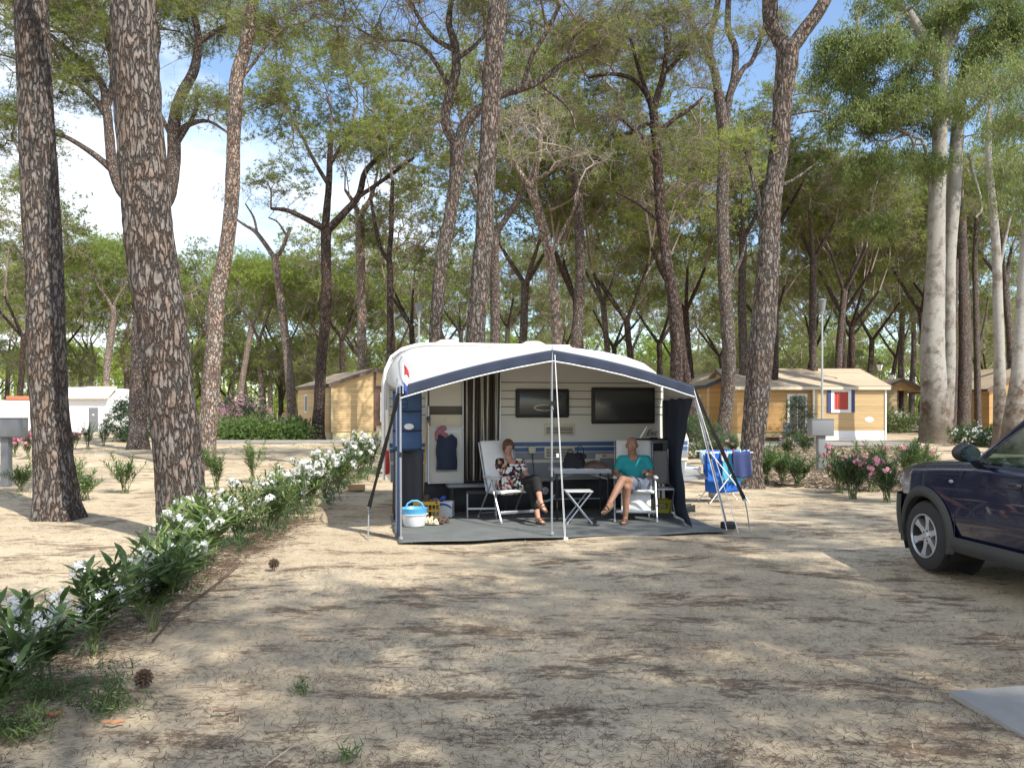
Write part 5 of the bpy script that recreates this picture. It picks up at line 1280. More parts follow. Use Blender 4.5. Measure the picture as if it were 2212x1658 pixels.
b = MB(); b.box(cx(1693)-0.35, cx(1693)+0.02, -1.1, -0.8, 0.34, 0.95, 0.02); o = b.build('white_cabinet', 'white_plastic'); o.location = c2h.location; tag(o, 'white box standing on the porch of the red curtained cabin', 'storage box')
# gabled cabin between the awning and the broad trunk
c3h = cabin('timber cabin with slate blue gable edge seen between the awning and the broad pine', (P(1530,0,46).x, 46.0, 0), R(8), 4.2, 8.5, 3.0, 3.85, True, wall='planks_or', fas='fascia_blue', over=0.22)
corners(c3h, [(0,0)], 3.0, 0.4, 'planks_pale', 0.1)
hwin(c3h, 1.2, 2.0, 0.0, 1.35, 2.5, 'x'); hwin(c3h, 4.2, 4.9, 0.0, 1.35, 2.5, 'x')
b = MB(); b.box(2.0, 2.08, -0.02, -0.004, 0.45, 3.0); b.box(2.35, 2.45, -0.02, -0.004, 0.45, 2.9); b.build('trim_board', 'planks_pale', c3h)
b = MB(); b.prism([(1.9+0.14*math.cos(k*PI/6), 0.95+0.11*math.sin(k*PI/6)) for k in range(12)], -0.02, -0.005); b.build('orange_sticker', 'yellow', c3h)
b = MB(); b.box(1.82,1.96,-0.024,-0.006,0.62,0.82); b.build('red_sticker', 'curtain', c3h)
# small cabin with porch
c4h = cabin('small pale cabin with an open porch between the red curtained cabin and the eucalyptus', (P(1900,0,62).x, 62.0, 0), R(0), 2.3+1.0, 5.0, 3.1, 3.9, True, wall='planks_pale', over=0.3, porch=2.4)
b = MB(); b.prism([(0, 0.45), (1.35, 0.45), (1.35, 3.3), (0, 3.05)], 0.0, 2.4); b.build('side_room', 'planks_pale', c4h)
b = MB(); b.prism([(0, 3.08), (3.3, 3.08), (1.65, 3.86)], -0.05, 0.0); b.build('gable_board', 'planks_or', c4h)
for x in (1.42, 3.25):
    b = MB(); b.box(x-0.06, x+0.06, 0.0, 0.12, 0.3, 3.1); b.build('post', 'post', c4h)
b = MB(); b.box(1.4, 3.3, 0.0, 2.4, 0.35, 0.45); b.box(1.4,3.3,0.0,0.05,1.35,1.42)
for k in range(15): b.box(1.5+0.12*k, 1.54+0.12*k, 0.01, 0.04, 0.45, 1.36)
b.build('porch_railing', 'post', c4h)
# cabins farther right
c5h = cabin('far yellow cabin glimpsed between the eucalyptus and the double pine trunk', (P(2050,0,68).x, 68, 0), R(-6), 4.6, 6, 2.95, 3.7, False, wall='planks', over=0.3)
hwin(c5h, 2.2, 3.4, 0.0, 0.6, 2.4, 'y', 2); hwin(c5h, 3.6, 4.3, 0.0, 1.2, 2.3, 'y', 1)
b = MB(); b.box(2.4,4.4,-1.2,-0.1,0.35,0.45)
for k in range(10): b.box(2.4+0.2*k, 2.45+0.2*k, -1.2, -1.15, 0.45, 1.2)
b.box(2.4,4.4,-1.2,-1.15,1.2,1.26); b.build('deck_railing', 'whitepaint', c5h)
c6h = cabin('orange timber cabin with dark sloping eave beside the smooth grey eucalyptus', (P(2137,0,52).x, 52, 0), R(4), 5.2, 7, 3.0, 4.3, True, wall='planks_or', fas='fascia', over=0.35)
# white house left
wh = thing('white_house', 'bright white house with a weathered tile roof and a grey door at the left', 'house', (0, 0, 0))
wh.location = (P(147,0,57).x, 57, 0)
def hx(px): return P(px,0,57).x - P(147,0,57).x
def hz(py): return P(0,py,57).z
b = MB(); b.box(0, hx(235), 0, 6, -0.05, hz(862)-0.02); b.prism([(0.0,hz(862)-0.02),(hx(232),hz(862)-0.02),(hx(195),hz(836)),(0,hz(836))],0.02,5.9); b.build('wall', 'stucco', wh)
b = MB(); b.box(hx(235)+0.002, hx(285), 0.6, 5, -0.05, hz(853)); b.build('side_wall', 'stucco', wh)
b = MB()
zr_, ze_ = hz(832), hz(861)
def roof_(u, w):
    x = -0.2 + u*(hx(238)+0.2); y = -0.35 + 3.3*w
    return (x - 0.9*w*(u > .7)*u, y, ze_ + (zr_-ze_)*w + 0.045*abs(math.sin(u*PI*16)))
b.grid(roof_, 128, 8); rf = b.build('roof', 'tile_pale', wh, solid=0.06)
b = MB(); b.box(hx(192), hx(212), -0.03, -0.004, 0.05, hz(880)); b.build('door', 'boxgrey', wh)
b = MB(); b.box(hx(200), hx(204), -0.04, -0.03, hz(897), hz(894)); b.build('door_sign', 'whitepaint', wh)
ww = thing('white_wall', 'long white garden wall capped with red tiles at the left edge', 'wall', (P(-120,0,50).x, 50, 0))
b = MB(); b.box(0, P(90,0,50).x-P(-120,0,50).x, 0, 0.3, -0.05, P(0,864,50).z); b.build('wall_body', 'stucco', ww)
b = MB(); x0_ = P(14,0,50).x-P(-120,0,50).x; b.box(x0_, P(80,0,50).x-P(-120,0,50).x, -0.05, 0.35, P(0,864,50).z+0.003, P(0,855,50).z, 0.02); b.build('tile_cap', 'tile_red', ww)
# paving strips
def slab(name, pts, z, h, m, label=None, kind='structure'):
    b = MB(); b.prism([(p.x, p.y) for p in pts], z, z+h, 'xy'); o = b.build(name, m)
    if label: tag(o, label, 'paving slab')
    else: o['kind'] = kind
    return o
slab('path', [G(330,957), G(860,957), G(860,954), G(330,954)], 0, 0.10, 'concrete')
slab('path', [G(1480,964), G(1990,962), G(1990,956), G(1480,958)], 0, 0.08, 'concrete')
slab('concrete_slab', [G(2050,1497), G(2212,1475)+Vector((0.6,0.05,0)), G(2212,1590)+Vector((0.6,-.1,0)), G(2212,1592)], -0.02, 0.035, 'concrete', 'pale concrete paving slab corner at the lower right of the sand')
# cabinets on posts
def pedestal(label, px, pyb, bx0, bx1, by0, by1, post_w, cabm='boxgrey'):
    g = G(px, pyb); Y = g.y; r_ = thing('utility_pedestal', label, 'utility pedestal', (g.x, g.y, 0), 0)
    z0, z1 = P(0,by1,Y).z, P(0,by0,Y).z; x0, x1 = P(bx0,0,Y).x-g.x, P(bx1,0,Y).x-g.x
    b = MB(); b.box(-post_w/2, post_w/2, -post_w/2, post_w/2, -0.02, z0, 0.008); b.build('post', 'boxgrey', r_)
    b = MB(); b.box(x0, x1, -0.16, 0.16, z0, z1, 0.012); c_ = b.build('cabinet', cabm, r_)
    b = MB(); b.box(x0+0.02, x1-0.02, -0.172, -0.162, z0+0.02, z1-0.02, 0.003); b.build('door', cabm, c_)
    b = MB(); b.box(x0-0.012, x1+0.012, -0.18, 0.17, z1, z1+0.012, 0.003); b.build('lid', cabm, c_)
    return r_
pedestal('grey electricity cabinet on a post at the left edge of the picture', 14, 1047, -12, 52, 903, 944, 0.16)
pr_ = pedestal('grey electricity cabinet on a post in front of the red curtained cabin', 1773, 1012, 1748, 1797, 905, 941, 0.20)
b = MB(); b.tube([(0.12,0,0.42),(0.19,0,0.44),(0.20,0,0.62),(0.13,0,0.68)],0.035,8); b.build('socket', 'black', pr_)
# street lamps
def lamp(label, px, Y, ytop, w=0.055, hw=0.22, dark=False):
    x = P(px,0,Y).x; zt = P(0,ytop,Y).z; r_ = thing('street_lamp', label, 'street lamp', (x, Y, 0))
    b = MB(); b.tube([(0,0,0),(0,0,1.0),(0,0,zt-0.5)],[w,w*0.8,w*0.6],10); b.build('pole', 'post' if dark else 'steel', r_)
    if not dark:
        b = MB(); b.lathe([(0.03,zt-0.50),(0.06,zt-0.46),(0.07,zt-0.40),(0,zt-0.40)],12); b.build('collar','steel',r_)
        b = MB(); b.lathe([(0.075,zt-0.40),(0.125,zt-0.06),(0,zt-0.06)],12); b.build('lantern_glass','boxgrey',r_)
        b = MB(); b.lathe([(0.135,zt-0.06),(0.135,zt-0.02),(0.05,zt+0.02),(0,zt+0.02)],12); b.build('cap','boxgrey',r_)
    else:
        b = MB(); b.lathe([(0.10,zt-0.5),(0.22,zt-0.12),(0,zt-0.12)],4); b.build('lantern_glass','white_plastic',r_)
        b = MB(); b.lathe([(0.26,zt-0.12),(0.10,zt),(0.03,zt+0.1),(0,zt+0.12)],4); b.build('cap','black',r_)
        b = MB()
        for k in range(4):
            a = k*PI/2; b.bar((0.10*math.cos(a),0.10*math.sin(a),zt-0.5),(0.225*math.cos(a),0.225*math.sin(a),zt-0.12),0.02)
        b.build('lantern_frame','black',r_)
lamp('tall thin steel lamp post in front of the red curtained cabin', 1776, 26, 646, 0.045)
lamp('steel lamp post rising behind the caravan roof rail', 905, 27, 655, 0.05)
lamp('black lantern on a pole over the roof end of the red curtained cabin', 1900, 50, 783, 0.05, dark=True)
lamp('black lantern glimpsed low behind the first one near the porch cabin', 1926, 66, 806, 0.05, dark=True)
# people far off: bather by the hedge handled with the people
# ---------------------------------------------------------------- shrubs
def rot_to(d):
    return Vector(d).to_track_quat('Z', 'Y').to_matrix()
def oleander(name, label, loc_, h, seed, flower='white_petal', leaf='oleaf', nst=8, spread=0.3, nfl=5, group=None, ll=0.14, fs=0.026, scale=1.0, cat='oleander', hidden=False):
    rg = np.random.default_rng(seed); S = []; LT, LD, LL = [], [], []; FC = []
    for i in range(nst):
        a = rg.uniform(0, 2*PI); sp = spread*rg.uniform(0.25, 1.0); H = h*rg.uniform(0.55, 1.0)
        p0 = np.array([rg.normal(0, 0.04), rg.normal(0, 0.04), -0.02]); p1 = np.array([math.cos(a)*sp*0.4, math.sin(a)*sp*0.4, H*0.5]); p2 = np.array([math.cos(a)*sp, math.sin(a)*sp, H])
        brs = [(p0, p1, p2)]
        for _ in range(2):
            q = p1 + rg.normal(0, 0.02, 3); e = q + np.array([rg.normal(0, sp*0.5), rg.normal(0, sp*0.5), H*rg.uniform(0.2, 0.42)]); brs.append((q, (q+e)/2+rg.normal(0, 0.02, 3), e))
        for bi, (a0, a1, a2) in enumerate(brs):
            S.append([*a0, 0.009, *a1, 0.006]); S.append([*a1, 0.006, *a2, 0.004])
            L = np.linalg.norm(a1-a0)+np.linalg.norm(a2-a1); nn = max(4, int(L/0.045))
            for k in range(nn):
                t = (k+1)/nn
                if t < 0.3 and bi == 0: continue
                p = a0+(a1-a0)*min(1, t*2) if t < 0.5 else a1+(a2-a1)*(t-0.5)*2
                ax = unit((a2-a0)[None])[0]; ph = rg.uniform(0, 2*PI)
                for m_ in range(3):
                    ang = ph+m_*2.09; d = np.array([math.cos(ang), math.sin(ang), 0])*rg.uniform(0.6, 1.0)+ax*rg.uniform(0.35, 1.1)
                    LT.append(p); LD.append(d); LL.append(ll*rg.uniform(0.65, 1.15))
            if rg.random() < nfl/ (nst*3) * 2.2: FC.append(a2)
    LT, LD, LL = np.array(LT), unit(np.array(LD)), np.array(LL)[:, None]
    sd = unit(np.cross(LD, np.array([0, 0, 1.0])+rg.normal(0, 0.25, LD.shape))); up = np.cross(sd, LD)
    w = LL*(0.105 if ll > 0.16 else 0.085)
    c = [LT, LT+LD*LL*0.35+sd*w, LT+LD*LL*0.35+up*0.004, LT+LD*LL*0.35-sd*w, LT+LD*LL*0.72+sd*w*0.85-up*LL*0.03, LT+LD*LL*0.72-up*LL*0.02, LT+LD*LL*0.72-sd*w*0.85-up*LL*0.03, LT+LD*LL-up*LL*0.12]
    n = len(LT); V = np.stack(c, 1).reshape(-1, 3); o = (np.arange(n)*8)[:, None]
    F = np.concatenate([o+np.array([[0,1,2]]), o+np.array([[0,2,3]]), o+np.array([[1,4,5]]), o+np.array([[1,5,2]]), o+np.array([[2,5,6]]), o+np.array([[2,6,3]]), o+np.array([[4,7,5]]), o+np.array([[5,7,6]])])
    r_ = thing(name, label, cat, loc_, rg.uniform(0, 6.28), group)
    V2, F2 = segs_mesh(S, 5); npmesh('stem', V2, F2, ['stem'], r_)
    npmesh('foliage', V, F, [leaf], r_, True)
    if FC and flower:
        pc, pn = [], []
        for f in FC:
            for _ in range(rg.integers(7, 15)):
                d = unit(rg.normal(0, 1, (1, 3))+np.array([[0, 0, 0.6]]))[0]; pc.append(f+d*rg.uniform(0.02, 0.065)+np.array([0, 0, 0.02])); pn.append(d)
        pc, pn = np.array(pc), np.array(pn); vs = []; 
        e1 = unit(np.cross(pn, rg.normal(0, 1, pn.shape))); e2 = np.cross(pn, e1)
        V3 = []
        for k in range(5):
            a0 = 2*PI*k/5
            def q(an, r, hh): return pc+(e1*math.cos(an)+e2*math.sin(an))*r+pn*hh
            V3 += [pc, q(a0-0.5, fs*0.62, fs*0.2), q(a0-0.25, fs, fs*0.25), q(a0+0.4, fs*0.95, fs*0.12)]
        V3 = np.stack(V3, 1).reshape(-1, 3); F3 = np.arange(len(V3)).reshape(-1, 4)
        npmesh('flower', V3, F3, [flower], r_)
    return r_
hed = [ (3.4,-3.15,0.62,'white oleander cut off by the bottom left corner, nearest plant of the hedge'),
        (4.1,-2.62,0.60,'broad leaved light green oleander at the left edge, second nearest of the hedge'),
        (4.7,-2.75,0.50,'low oleander behind the left edge one, with a white spray facing the sand'),
        (5.3,-2.72,0.62,'upright dark green oleander, fourth from the near end of the hedge'),
        (5.9,-2.62,0.58,'oleander with a hanging white cluster left of the big pine cone line'),
        (6.6,-2.85,0.64,'tall leaved oleander half way to the massive pine trunk'),
        (7.3,-2.95,0.55,'low bushy oleander just before the massive pine trunk'),
        (8.0,-3.10,0.72,'oleander with a dense white head overlapping the massive pine trunk'),
        (8.8,-3.25,0.66,'oleander directly before the foot of the massive pine trunk'),
        (9.7,-3.28,0.70,'thin dark oleander just right of the massive pine trunk'),
        (10.6,-3.20,0.75,'dense oleander with dark lower leaves near the middle of the hedge'),
        (11.6,-3.30,0.72,'oleander with two white heads in the middle of the hedge'),
        (12.6,-3.35,0.78,'lush oleander with white flowers beyond the hedge middle'),
        (13.7,-3.40,0.80,'bright green oleander loaded with white flowers'),
        (14.9,-3.45,0.85,'oleander topped by a broad white head near the wooden blocks'),
        (16.2,-3.50,0.88,'rounded white oleander behind the wooden blocks'),
        (17.6,-3.55,0.92,'white oleander third from the far end of the hedge'),
        (19.2,-3.6,0.98,'white oleander second from the far end of the hedge'),
        (21.0,-3.7,1.05,'tall white oleander at the far end of the hedge beside the awning')]
for k, (y, x, h, lb) in enumerate(hed):
    far = y > 9
    oleander('oleander_shrub', lb, (x, y, 0), h, 300+k, nst=6 if y < 9 else 12, spread=0.28 if y < 9 else 0.42, nfl=2.4 if y < 8 else (4.5 if y < 12 else 9), leaf='oleaf', ll=0.175 if y < 9 else 0.13, fs=0.027 if y < 12 else 0.034, group='white oleander hedge plants')
# pink oleanders on the right
pk = [(1655,1045,0.85,'leafy pale green shrub at the foot of the broad plated trunk',None,'shrubleaf'),
      (1690,1040,0.80,'yellow green shrub second from the broad plated trunk',None,'oleaf'),
      (1725,1050,0.75,'yellow green shrub left of the grey cabinet post',None,'oleaf'),
      (1812,1062,0.80,'pink flowered oleander right of the grey cabinet post','pink_petal','oleaf'),
      (1843,1075,0.95,'tall oleander with a pink head between the cabinet and the car','pink_petal','oleaf_dark'),
      (1885,1060,0.95,'oleander with the brightest pink head left of the car','pink_petal','oleaf'),
      (1915,1082,0.80,'oleander with small pink sprays just left of the car bumper','pink_petal','oleaf_dark'),
      (1965,1045,0.95,'pink oleander rising behind the car bonnet','pink_petal','oleaf'),
      (1990,1030,0.9,'pink oleander partly hidden by the car bonnet','pink_petal','oleaf'),
      (1640,1000,0.7,'pale pink bush behind the foot of the broad plated trunk','palepink_petal','oleaf_dark'),
      (1700,985,0.7,'pale pink low bush in front of the red curtained cabin porch','palepink_petal','oleaf_dark'),
      (1740,978,0.8,'mauve pink bush left of the grey cabinet, in front of the porch','palepink_petal','oleaf_dark'),
      (1585,985,0.8,'pink bush behind the clothes airer','palepink_petal','oleaf_dark'),
      (1530,1000,0.8,'thin oleander between the awning and the clothes airer','palepink_petal','oleaf')]
for k, (px, py, h, lb, fl_, lf) in enumerate(pk):
    g = G(px, py); oleander('oleander_shrub' if fl_ else 'shrub', lb, (g.x, g.y, 0), h, 400+k, flower=fl_, leaf=lf, nst=15, spread=0.46, nfl=2.6 if fl_ else 0, ll=0.13, fs=0.034, cat='oleander' if fl_ else 'shrub')
# young plants on the left
lf_ = [(140,1075,0.7,'loose green shrub beside the foot of the far left pine trunk'),(45,1060,0.6,'low shrub right of the left electricity cabinet'),
       (270,1062,0.75,'airy pale green plant between the two left pine trunks'),(470,1055,0.85,'light green plant right of the massive pine trunk'),(548,1040,0.9,'pale plant beyond the white oleanders'),
       (185,1078,0.5,'small shrub right behind the far left pine trunk'),(30,985,0.9,'dark oleander with pink flowers behind the left electricity cabinet'),(60,990,1.0,'pink oleander between the left cabinet and the trunk'),
       (190,968,1.1,'dark shrub in front of the white house door'),(225,962,1.0,'dark green shrub right of the white house door'),(160,970,0.9,'pinkish oleander before the white house wall')]
for k, (px, py, h, lb) in enumerate(lf_):
    g = G(px, py); pink = 'pink' in lb; oleander('shrub', lb, (g.x, g.y, 0), h, 500+k, flower='pink_petal' if pink else None, leaf='oleaf_dark' if 'dark' in lb or pink else 'shrubleaf', nst=9, spread=0.4, nfl=7 if pink else 0, ll=0.12, fs=0.05, cat='shrub')
def bush(name, label, c, rx, ry, rz, n, leaf, seed, fl=None, nf=0, m=10, ln=0.14, w=0.045, cat='bush', fsz=0.06):
    rg = np.random.default_rng(seed); c = np.array(c, dtype=float)
    C = dome(rg, (0, 0, rz*0.45), rx, rz*0.55, n, ry=ry, low=-0.9); C[:, 2] = np.maximum(C[:, 2], 0.06)
    r_ = thing(name, label, cat, tuple(c))
    S = [[rg.normal(0, rx*0.15), rg.normal(0, .1), -0.02, 0.02, *p, 0.006] for p in C[::3]]
    V, F = segs_mesh(S, 4); npmesh('stem', V, F, ['twig'], r_)
    V, F = foliage(C, rg, 0.22*max(1, rx/1.2), m, 6, ln, w, up=0.5, flat=0.9); npmesh('foliage', V, F, [leaf], r_)
    if fl:
        T = dome(rg, (0, 0, rz*0.45), rx*1.05, rz*0.6, nf, ry=ry, low=-0.3); T = T[(np.abs(T[:, 0]/rx)+np.abs(T[:, 2]-rz*.45)/rz) > 0.3]
        V, F = foliage(T, rg, 0.13, 5, 6, fsz, fsz, up=0.2, flat=0.9); npmesh('flower', V, F, [fl], r_)
    return r_
bush('pink_bush','tall rounded bush covered in mauve pink flowers left of the timber cabin',(P(517,0,44).x,44,0),1.4,1.2,2.5,110,'oleaf_dark',600,'palepink_petal',170)
bush('dark_bush','dark green bush behind the massive pine trunk near the white house',(P(285,0,41).x,41,0),1.35,1.0,2.2,150,'oleaf_dark',601,ln=0.2,w=0.03)
hd = bush('clipped_hedge','low green hedge along the path left of the timber cabin',(P(562,0,41.5).x,41.5,0),2.6,0.6,0.95,260,'shrubleaf',602,m=14)
bush('dark_bush','dark conifer-like bush left of the timber cabin corner',(P(645,0,42.3).x,42.3,0),0.6,0.5,1.2,60,'oleaf_dark',603)
bush('dark_bush','dark twiggy bush between the awning and the gabled cabin',(P(1512,0,27).x,27,0),0.85,0.6,1.5,70,'oleaf_dark',604,ln=0.18,w=0.02)
bush('leafy_bush','slender shrub before the glazed door of the red curtained cabin',(P(1722,0,41.5).x,41.5,0),0.75,0.6,2.4,70,'oleaf_dark',605,ln=0.18,w=0.02)
bush('leafy_bush','flowering shrubs bordering the porch cabin',(P(1935,0,57).x,57,0),2.0,0.6,1.5,120,'shrubleaf',606,'white_petal',40)
bush('leafy_bush','pale flowering bush right behind the eucalyptus base',(P(2095,0,36).x,36,0),0.8,0.5,0.9,50,'oleaf_dark',607,'white_petal',14)
bush('leafy_bush','low white flowered bush near the picture edge behind the windscreen',(P(2145,0,35).x,35,0),0.7,0.5,0.8,50,'oleaf_dark',608,'white_petal',16)
# small weeds at the sand edge
def weed(label, px, py, h, seed, n=14, spread=0.09, leaf='oleaf'):
    g = G(px, py); rg = np.random.default_rng(seed); r_ = None
    C = np.stack([rg.normal(0, spread, n*5), rg.normal(0, spread, n*5), np.abs(rg.normal(0, 0.5, n*5))*h], 1)
    V, F = foliage(C, rg, 0.02, 2, 4, 0.06, 0.008, up=0.9)
    S = [[rg.normal(0, spread*.3), rg.normal(0, spread*.3), 0, 0.003, *c_, 0.0015] for c_ in C[::3]]
    r_ = thing('weed', label, 'weed', (g.x, g.y, 0)); V2, F2 = segs_mesh(S, 3); npmesh('stem', V2, F2, ['stem'], r_); npmesh('foliage', V, F, [leaf], r_)
weed('bright green feathery weed beside the larger pine cone', 235,1535,0.22,1)
weed('yellowish weed tuft at the bottom left corner of the sand', 35,1585,0.12,2)
weed('low green tuft under the hedge near the bottom left', 120,1500,0.07,4,spread=0.1,n=9,leaf='shrubleaf')
weed('tiny weed on the open sand below the centre', 655,1490,0.03,5,n=2,spread=.02)
weed('faint moss-like tuft at the bottom edge', 740,1640,0.02,6,spread=0.03,n=2)
# undergrowth along the hedge line as uncountable ground cover
def cover():
    rg = np.random.default_rng(9); n = 380; y = rg.uniform(3.3, 22, n); x = -3.05-0.035*(y-3)+rg.normal(0, 0.18, n)
    C = np.stack([x, y, np.abs(rg.normal(0, 0.07, n))], 1)
    V, F = foliage(C, rg, 0.10, 3, 6, 0.10, 0.012, up=0.6); o = npmesh('undergrowth', V, F, ['oleaf_dark'])
    tag(o, 'low tangled weeds growing at the foot of the oleander hedge', 'undergrowth', kind='stuff')
    n = 700; x = rg.uniform(-22, -4, n); y = rg.uniform(13, 40, n); keep = (np.sin(x*1.1)+np.sin(y*0.9+1) > 0.7); C = np.stack([x, y, 0.03+0*x], 1)[keep]
    V, F = foliage(C, rg, 0.25, 5, 5, 0.10, 0.01, up=1.0); o = npmesh('sparse_grass', V, F, ['shrubleaf'])
    tag(o, 'sparse dry grass on the ground left of the hedge', 'grass', kind='stuff')
cover()
# litter on the sand
M['litter'] = mat('brown_needle_litter', (0.10, 0.066, 0.045), 0.95, var=0.4, vscale=3)
M['litter_pale'] = mat('dry_straw_litter', (0.42, 0.34, 0.24), 0.95, var=0.3, vscale=3)
def litter():
    rg = np.random.default_rng(21)
    def strew(n, y0, y1, xs, clump, L, w, name, m, lb, nz=0.008):
        if clump:
            k = max(1, n//clump); cy = y0+(y1-y0)*rg.random(k)**1.5; cx_ = rg.uniform(-1, 1, k)*xs*cy
            x = np.repeat(cx_, clump)+rg.normal(0, 0.26, k*clump); y = np.repeat(cy, clump)+rg.normal(0, 0.09, k*clump)
        else: y = y0+(y1-y0)*rg.random(n)**1.4; x = rg.uniform(-1, 1, n)*xs*y
        n = len(x); a = rg.uniform(0, PI, n); l = L*rg.uniform(0.4, 1.2, n); d = np.stack([np.cos(a), np.sin(a), rg.normal(0, 0.12, n)], 1); s = np.stack([-np.sin(a), np.cos(a), 0*a], 1)*w/2
        zg = 0.018*np.sin(x*1.7+np.sin(y*1.1))*np.sin(y*1.3+1)+0.012*np.sin(x*4.1+y*2.7)-0.02
        p = np.stack([x, y, zg+0.006+np.abs(rg.normal(0, nz*0.5, n))], 1); l = l[:, None]
        V = np.stack([p-d*l/2-s, p-d*l/2+s, p+d*l/2+s*0.5+np.array([0, 0, 0.003]), p+d*l/2-s*0.5+np.array([0, 0, 0.003])], 1).reshape(-1, 3)
        o = npmesh(name, V, np.arange(len(V)).reshape(-1, 4), [m]); tag(o, lb, 'litter', kind='stuff')
    strew(34000, 3.3, 15, 0.68, 45, 0.055, 0.0036, 'needle_litter', 'litter', 'brown pine needles lying in drifts over the sand')
    n = 5000; y = rg.uniform(3.3, 12, n); x = -2.75-0.05*(y-3)+rg.normal(0, 0.2, n); a = rg.uniform(0, PI, n); L_ = rg.uniform(0.03, 0.16, n)
    p = np.stack([x, y, np.abs(rg.normal(0, 0.02, n))], 1); d = np.stack([np.cos(a)*L_, np.sin(a)*L_, rg.normal(0, .01, n)], 1)
    V, F = segs_mesh(np.hstack([p, np.full((n, 1), .0022), p+d, np.full((n, 1), .0012)]), 3); tag(npmesh('hedge_litter', V, F, ['litter']), 'dry brown twigs and leaves lying under the oleander hedge', 'litter', kind='stuff')
    n = 16000; py = rg.uniform(0, 1, n); Yb = 13.5+24*py**1.3; u_ = rg.uniform(0, 1, n); xb = (0.30+0.20*u_)*Yb; xb = np.where(Yb < 17, np.maximum(xb, 5.9-(17-Yb)*0.0), xb)
    keep = (Yb > 13.2+0.0*xb) & (Yb - 17.0 > -0.85*(xb-5.6)); xb, Yb = xb[keep], Yb[keep]; n = len(xb); a = rg.uniform(0, PI, n); L_ = rg.uniform(0.04, 0.14, n)
    p = np.stack([xb, Yb, np.abs(rg.normal(0, 0.02, n))], 1); d = np.stack([np.cos(a)*L_, np.sin(a)*L_, rg.normal(0, .012, n)], 1)
    V, F = segs_mesh(np.hstack([p, np.full((n, 1), .007), p+d, np.full((n, 1), .003)]), 3); tag(npmesh('bed_litter', V, F, ['litter']), 'brown bark and leaf litter on the planted bed right of the broad trunk', 'litter', kind='stuff')
    strew(9000, 3.3, 14, 0.68, 0, 0.05, 0.004, 'bark_litter', 'litter', 'small dark bark bits scattered on the sand')
    strew(5000, 3.3, 14, 0.68, 0, 0.06, 0.0035, 'straw_litter', 'litter_pale', 'pale dry straw bits scattered on the sand')
    b = MB(); r_ = random.Random(8)
    for k in range(420):
        y = 3.4+8*r_.random()**1.6; x = r_.uniform(-0.66, 0.66)*y; s = r_.uniform(0.004, 0.011)
        b.ell((x, y, -0.015+0.012*0+s*0.6), (s, s*r_.uniform(.6, 1), s*0.6), 6, 4)
    o = b.build('pebbles', M.setdefault('pebble', mat('pebbles', (0.36, 0.31, 0.25), 0.9, var=0.3, vscale=2))); tag(o, 'small pale pebbles scattered over the sand', 'pebbles', kind='stuff')
litter()
def cone(label, px, py, r):
    g = G(px, py); r_ = random.Random(px); b = MB(); b.T = Matrix.Rotation(1.2, 4, 'X') @ Matrix.Rotation(0.5, 4, 'Y')
    b.ell((0,0,0),(r*0.35,r*0.35,r*0.8),12,8)
    for k in range(44):
        t = k/43; z = r*1.1*(2*t-1); R_ = r*0.9*math.sqrt(max(0.05, 1-(2*t-1)**2)); a = k*2.399
        c_ = Vector((math.cos(a)*R_*0.6, math.sin(a)*R_*0.6, z*0.8)); e = Vector((math.cos(a)*R_*1.3, math.sin(a)*R_*1.3, z*0.9+r*0.30)); b.bar(c_*0.5, e, r*r_.uniform(.2,.34), r*0.11)
    o = b.build('pine_cone', M.setdefault('cone', mat('pine_cone', (0.09, 0.055, 0.035), 0.8, var=0.5, vscale=30))); o.location = (g.x, g.y, r*0.85); tag(o, label, 'pine cone', 'open pine cones on the sand')
cone('larger open pine cone lying at the lower left by the feathery weed', 310, 1478, 0.046)
cone('smaller open pine cone on the sand before the massive trunk side', 591, 1226, 0.048)
def chip(label, px, py, l, w, rz, col):
    g = G(px, py); b = MB(); n = 9
    b.grid(lambda u, v: ((u-0.5)*l, (v-0.5)*w*(1-0.5*(2*u-1)**2)+0.01*math.sin(u*9), 0.012+0.012*math.sin(v*PI)), 10, 6); o = b.build('bark_piece', col, solid=0.008); o.location = (g.x, g.y, 0); o.rotation_euler = (0, 0, rz); tag(o, label, 'bark piece')
M['chip_or'] = mat('orange_bark', (0.38,0.17,0.08),0.9,var=.3,vscale=20); M['chip_br'] = mat('brown_bark', (0.20,0.13,0.09),0.9,var=.3,vscale=20)
chip('flat orange bark piece near the bottom left edge', 245,1565,0.10,0.025,0.2,'chip_or')
chip('orange bark flake left of the feathery weed', 115,1545,0.10,0.04,0.5,'chip_or')
chip('brown rolled bark piece on the sand at the lower middle', 487,1537,0.12,0.03,0.5,'chip_br')
chip('dark brown bark flake right of the hedge shade', 722,1432,0.06,0.03,-0.4,'chip_br')
def twigp(label, pts, r, m='litter_pale'):
    b = MB(); q = [G(*p) for p in pts]; b.tube([Vector((a.x, a.y, 0.008+0.01*(k%2))) for k, a in enumerate(q)], r, 6); o = b.build('fallen_twig', m); tag(o, label, 'twig')
twigp('long thin curved twig at the bottom edge left of centre', [(575,1655),(630,1620),(680,1600),(760,1590)], 0.0035)
twigp('short pale twig on the sand left of the bottom centre', [(596,1452),(620,1449),(640,1443)], 0.003)
twigp('thin dark branch lying along the hedge foot', [(330,1385),(380,1330),(470,1260),(520,1215)], 0.008, 'litter')
twigp('short twig leaning near the larger pine cone', [(440,1520),(455,1535),(470,1540)], 0.003)
rt = random.Random(31)
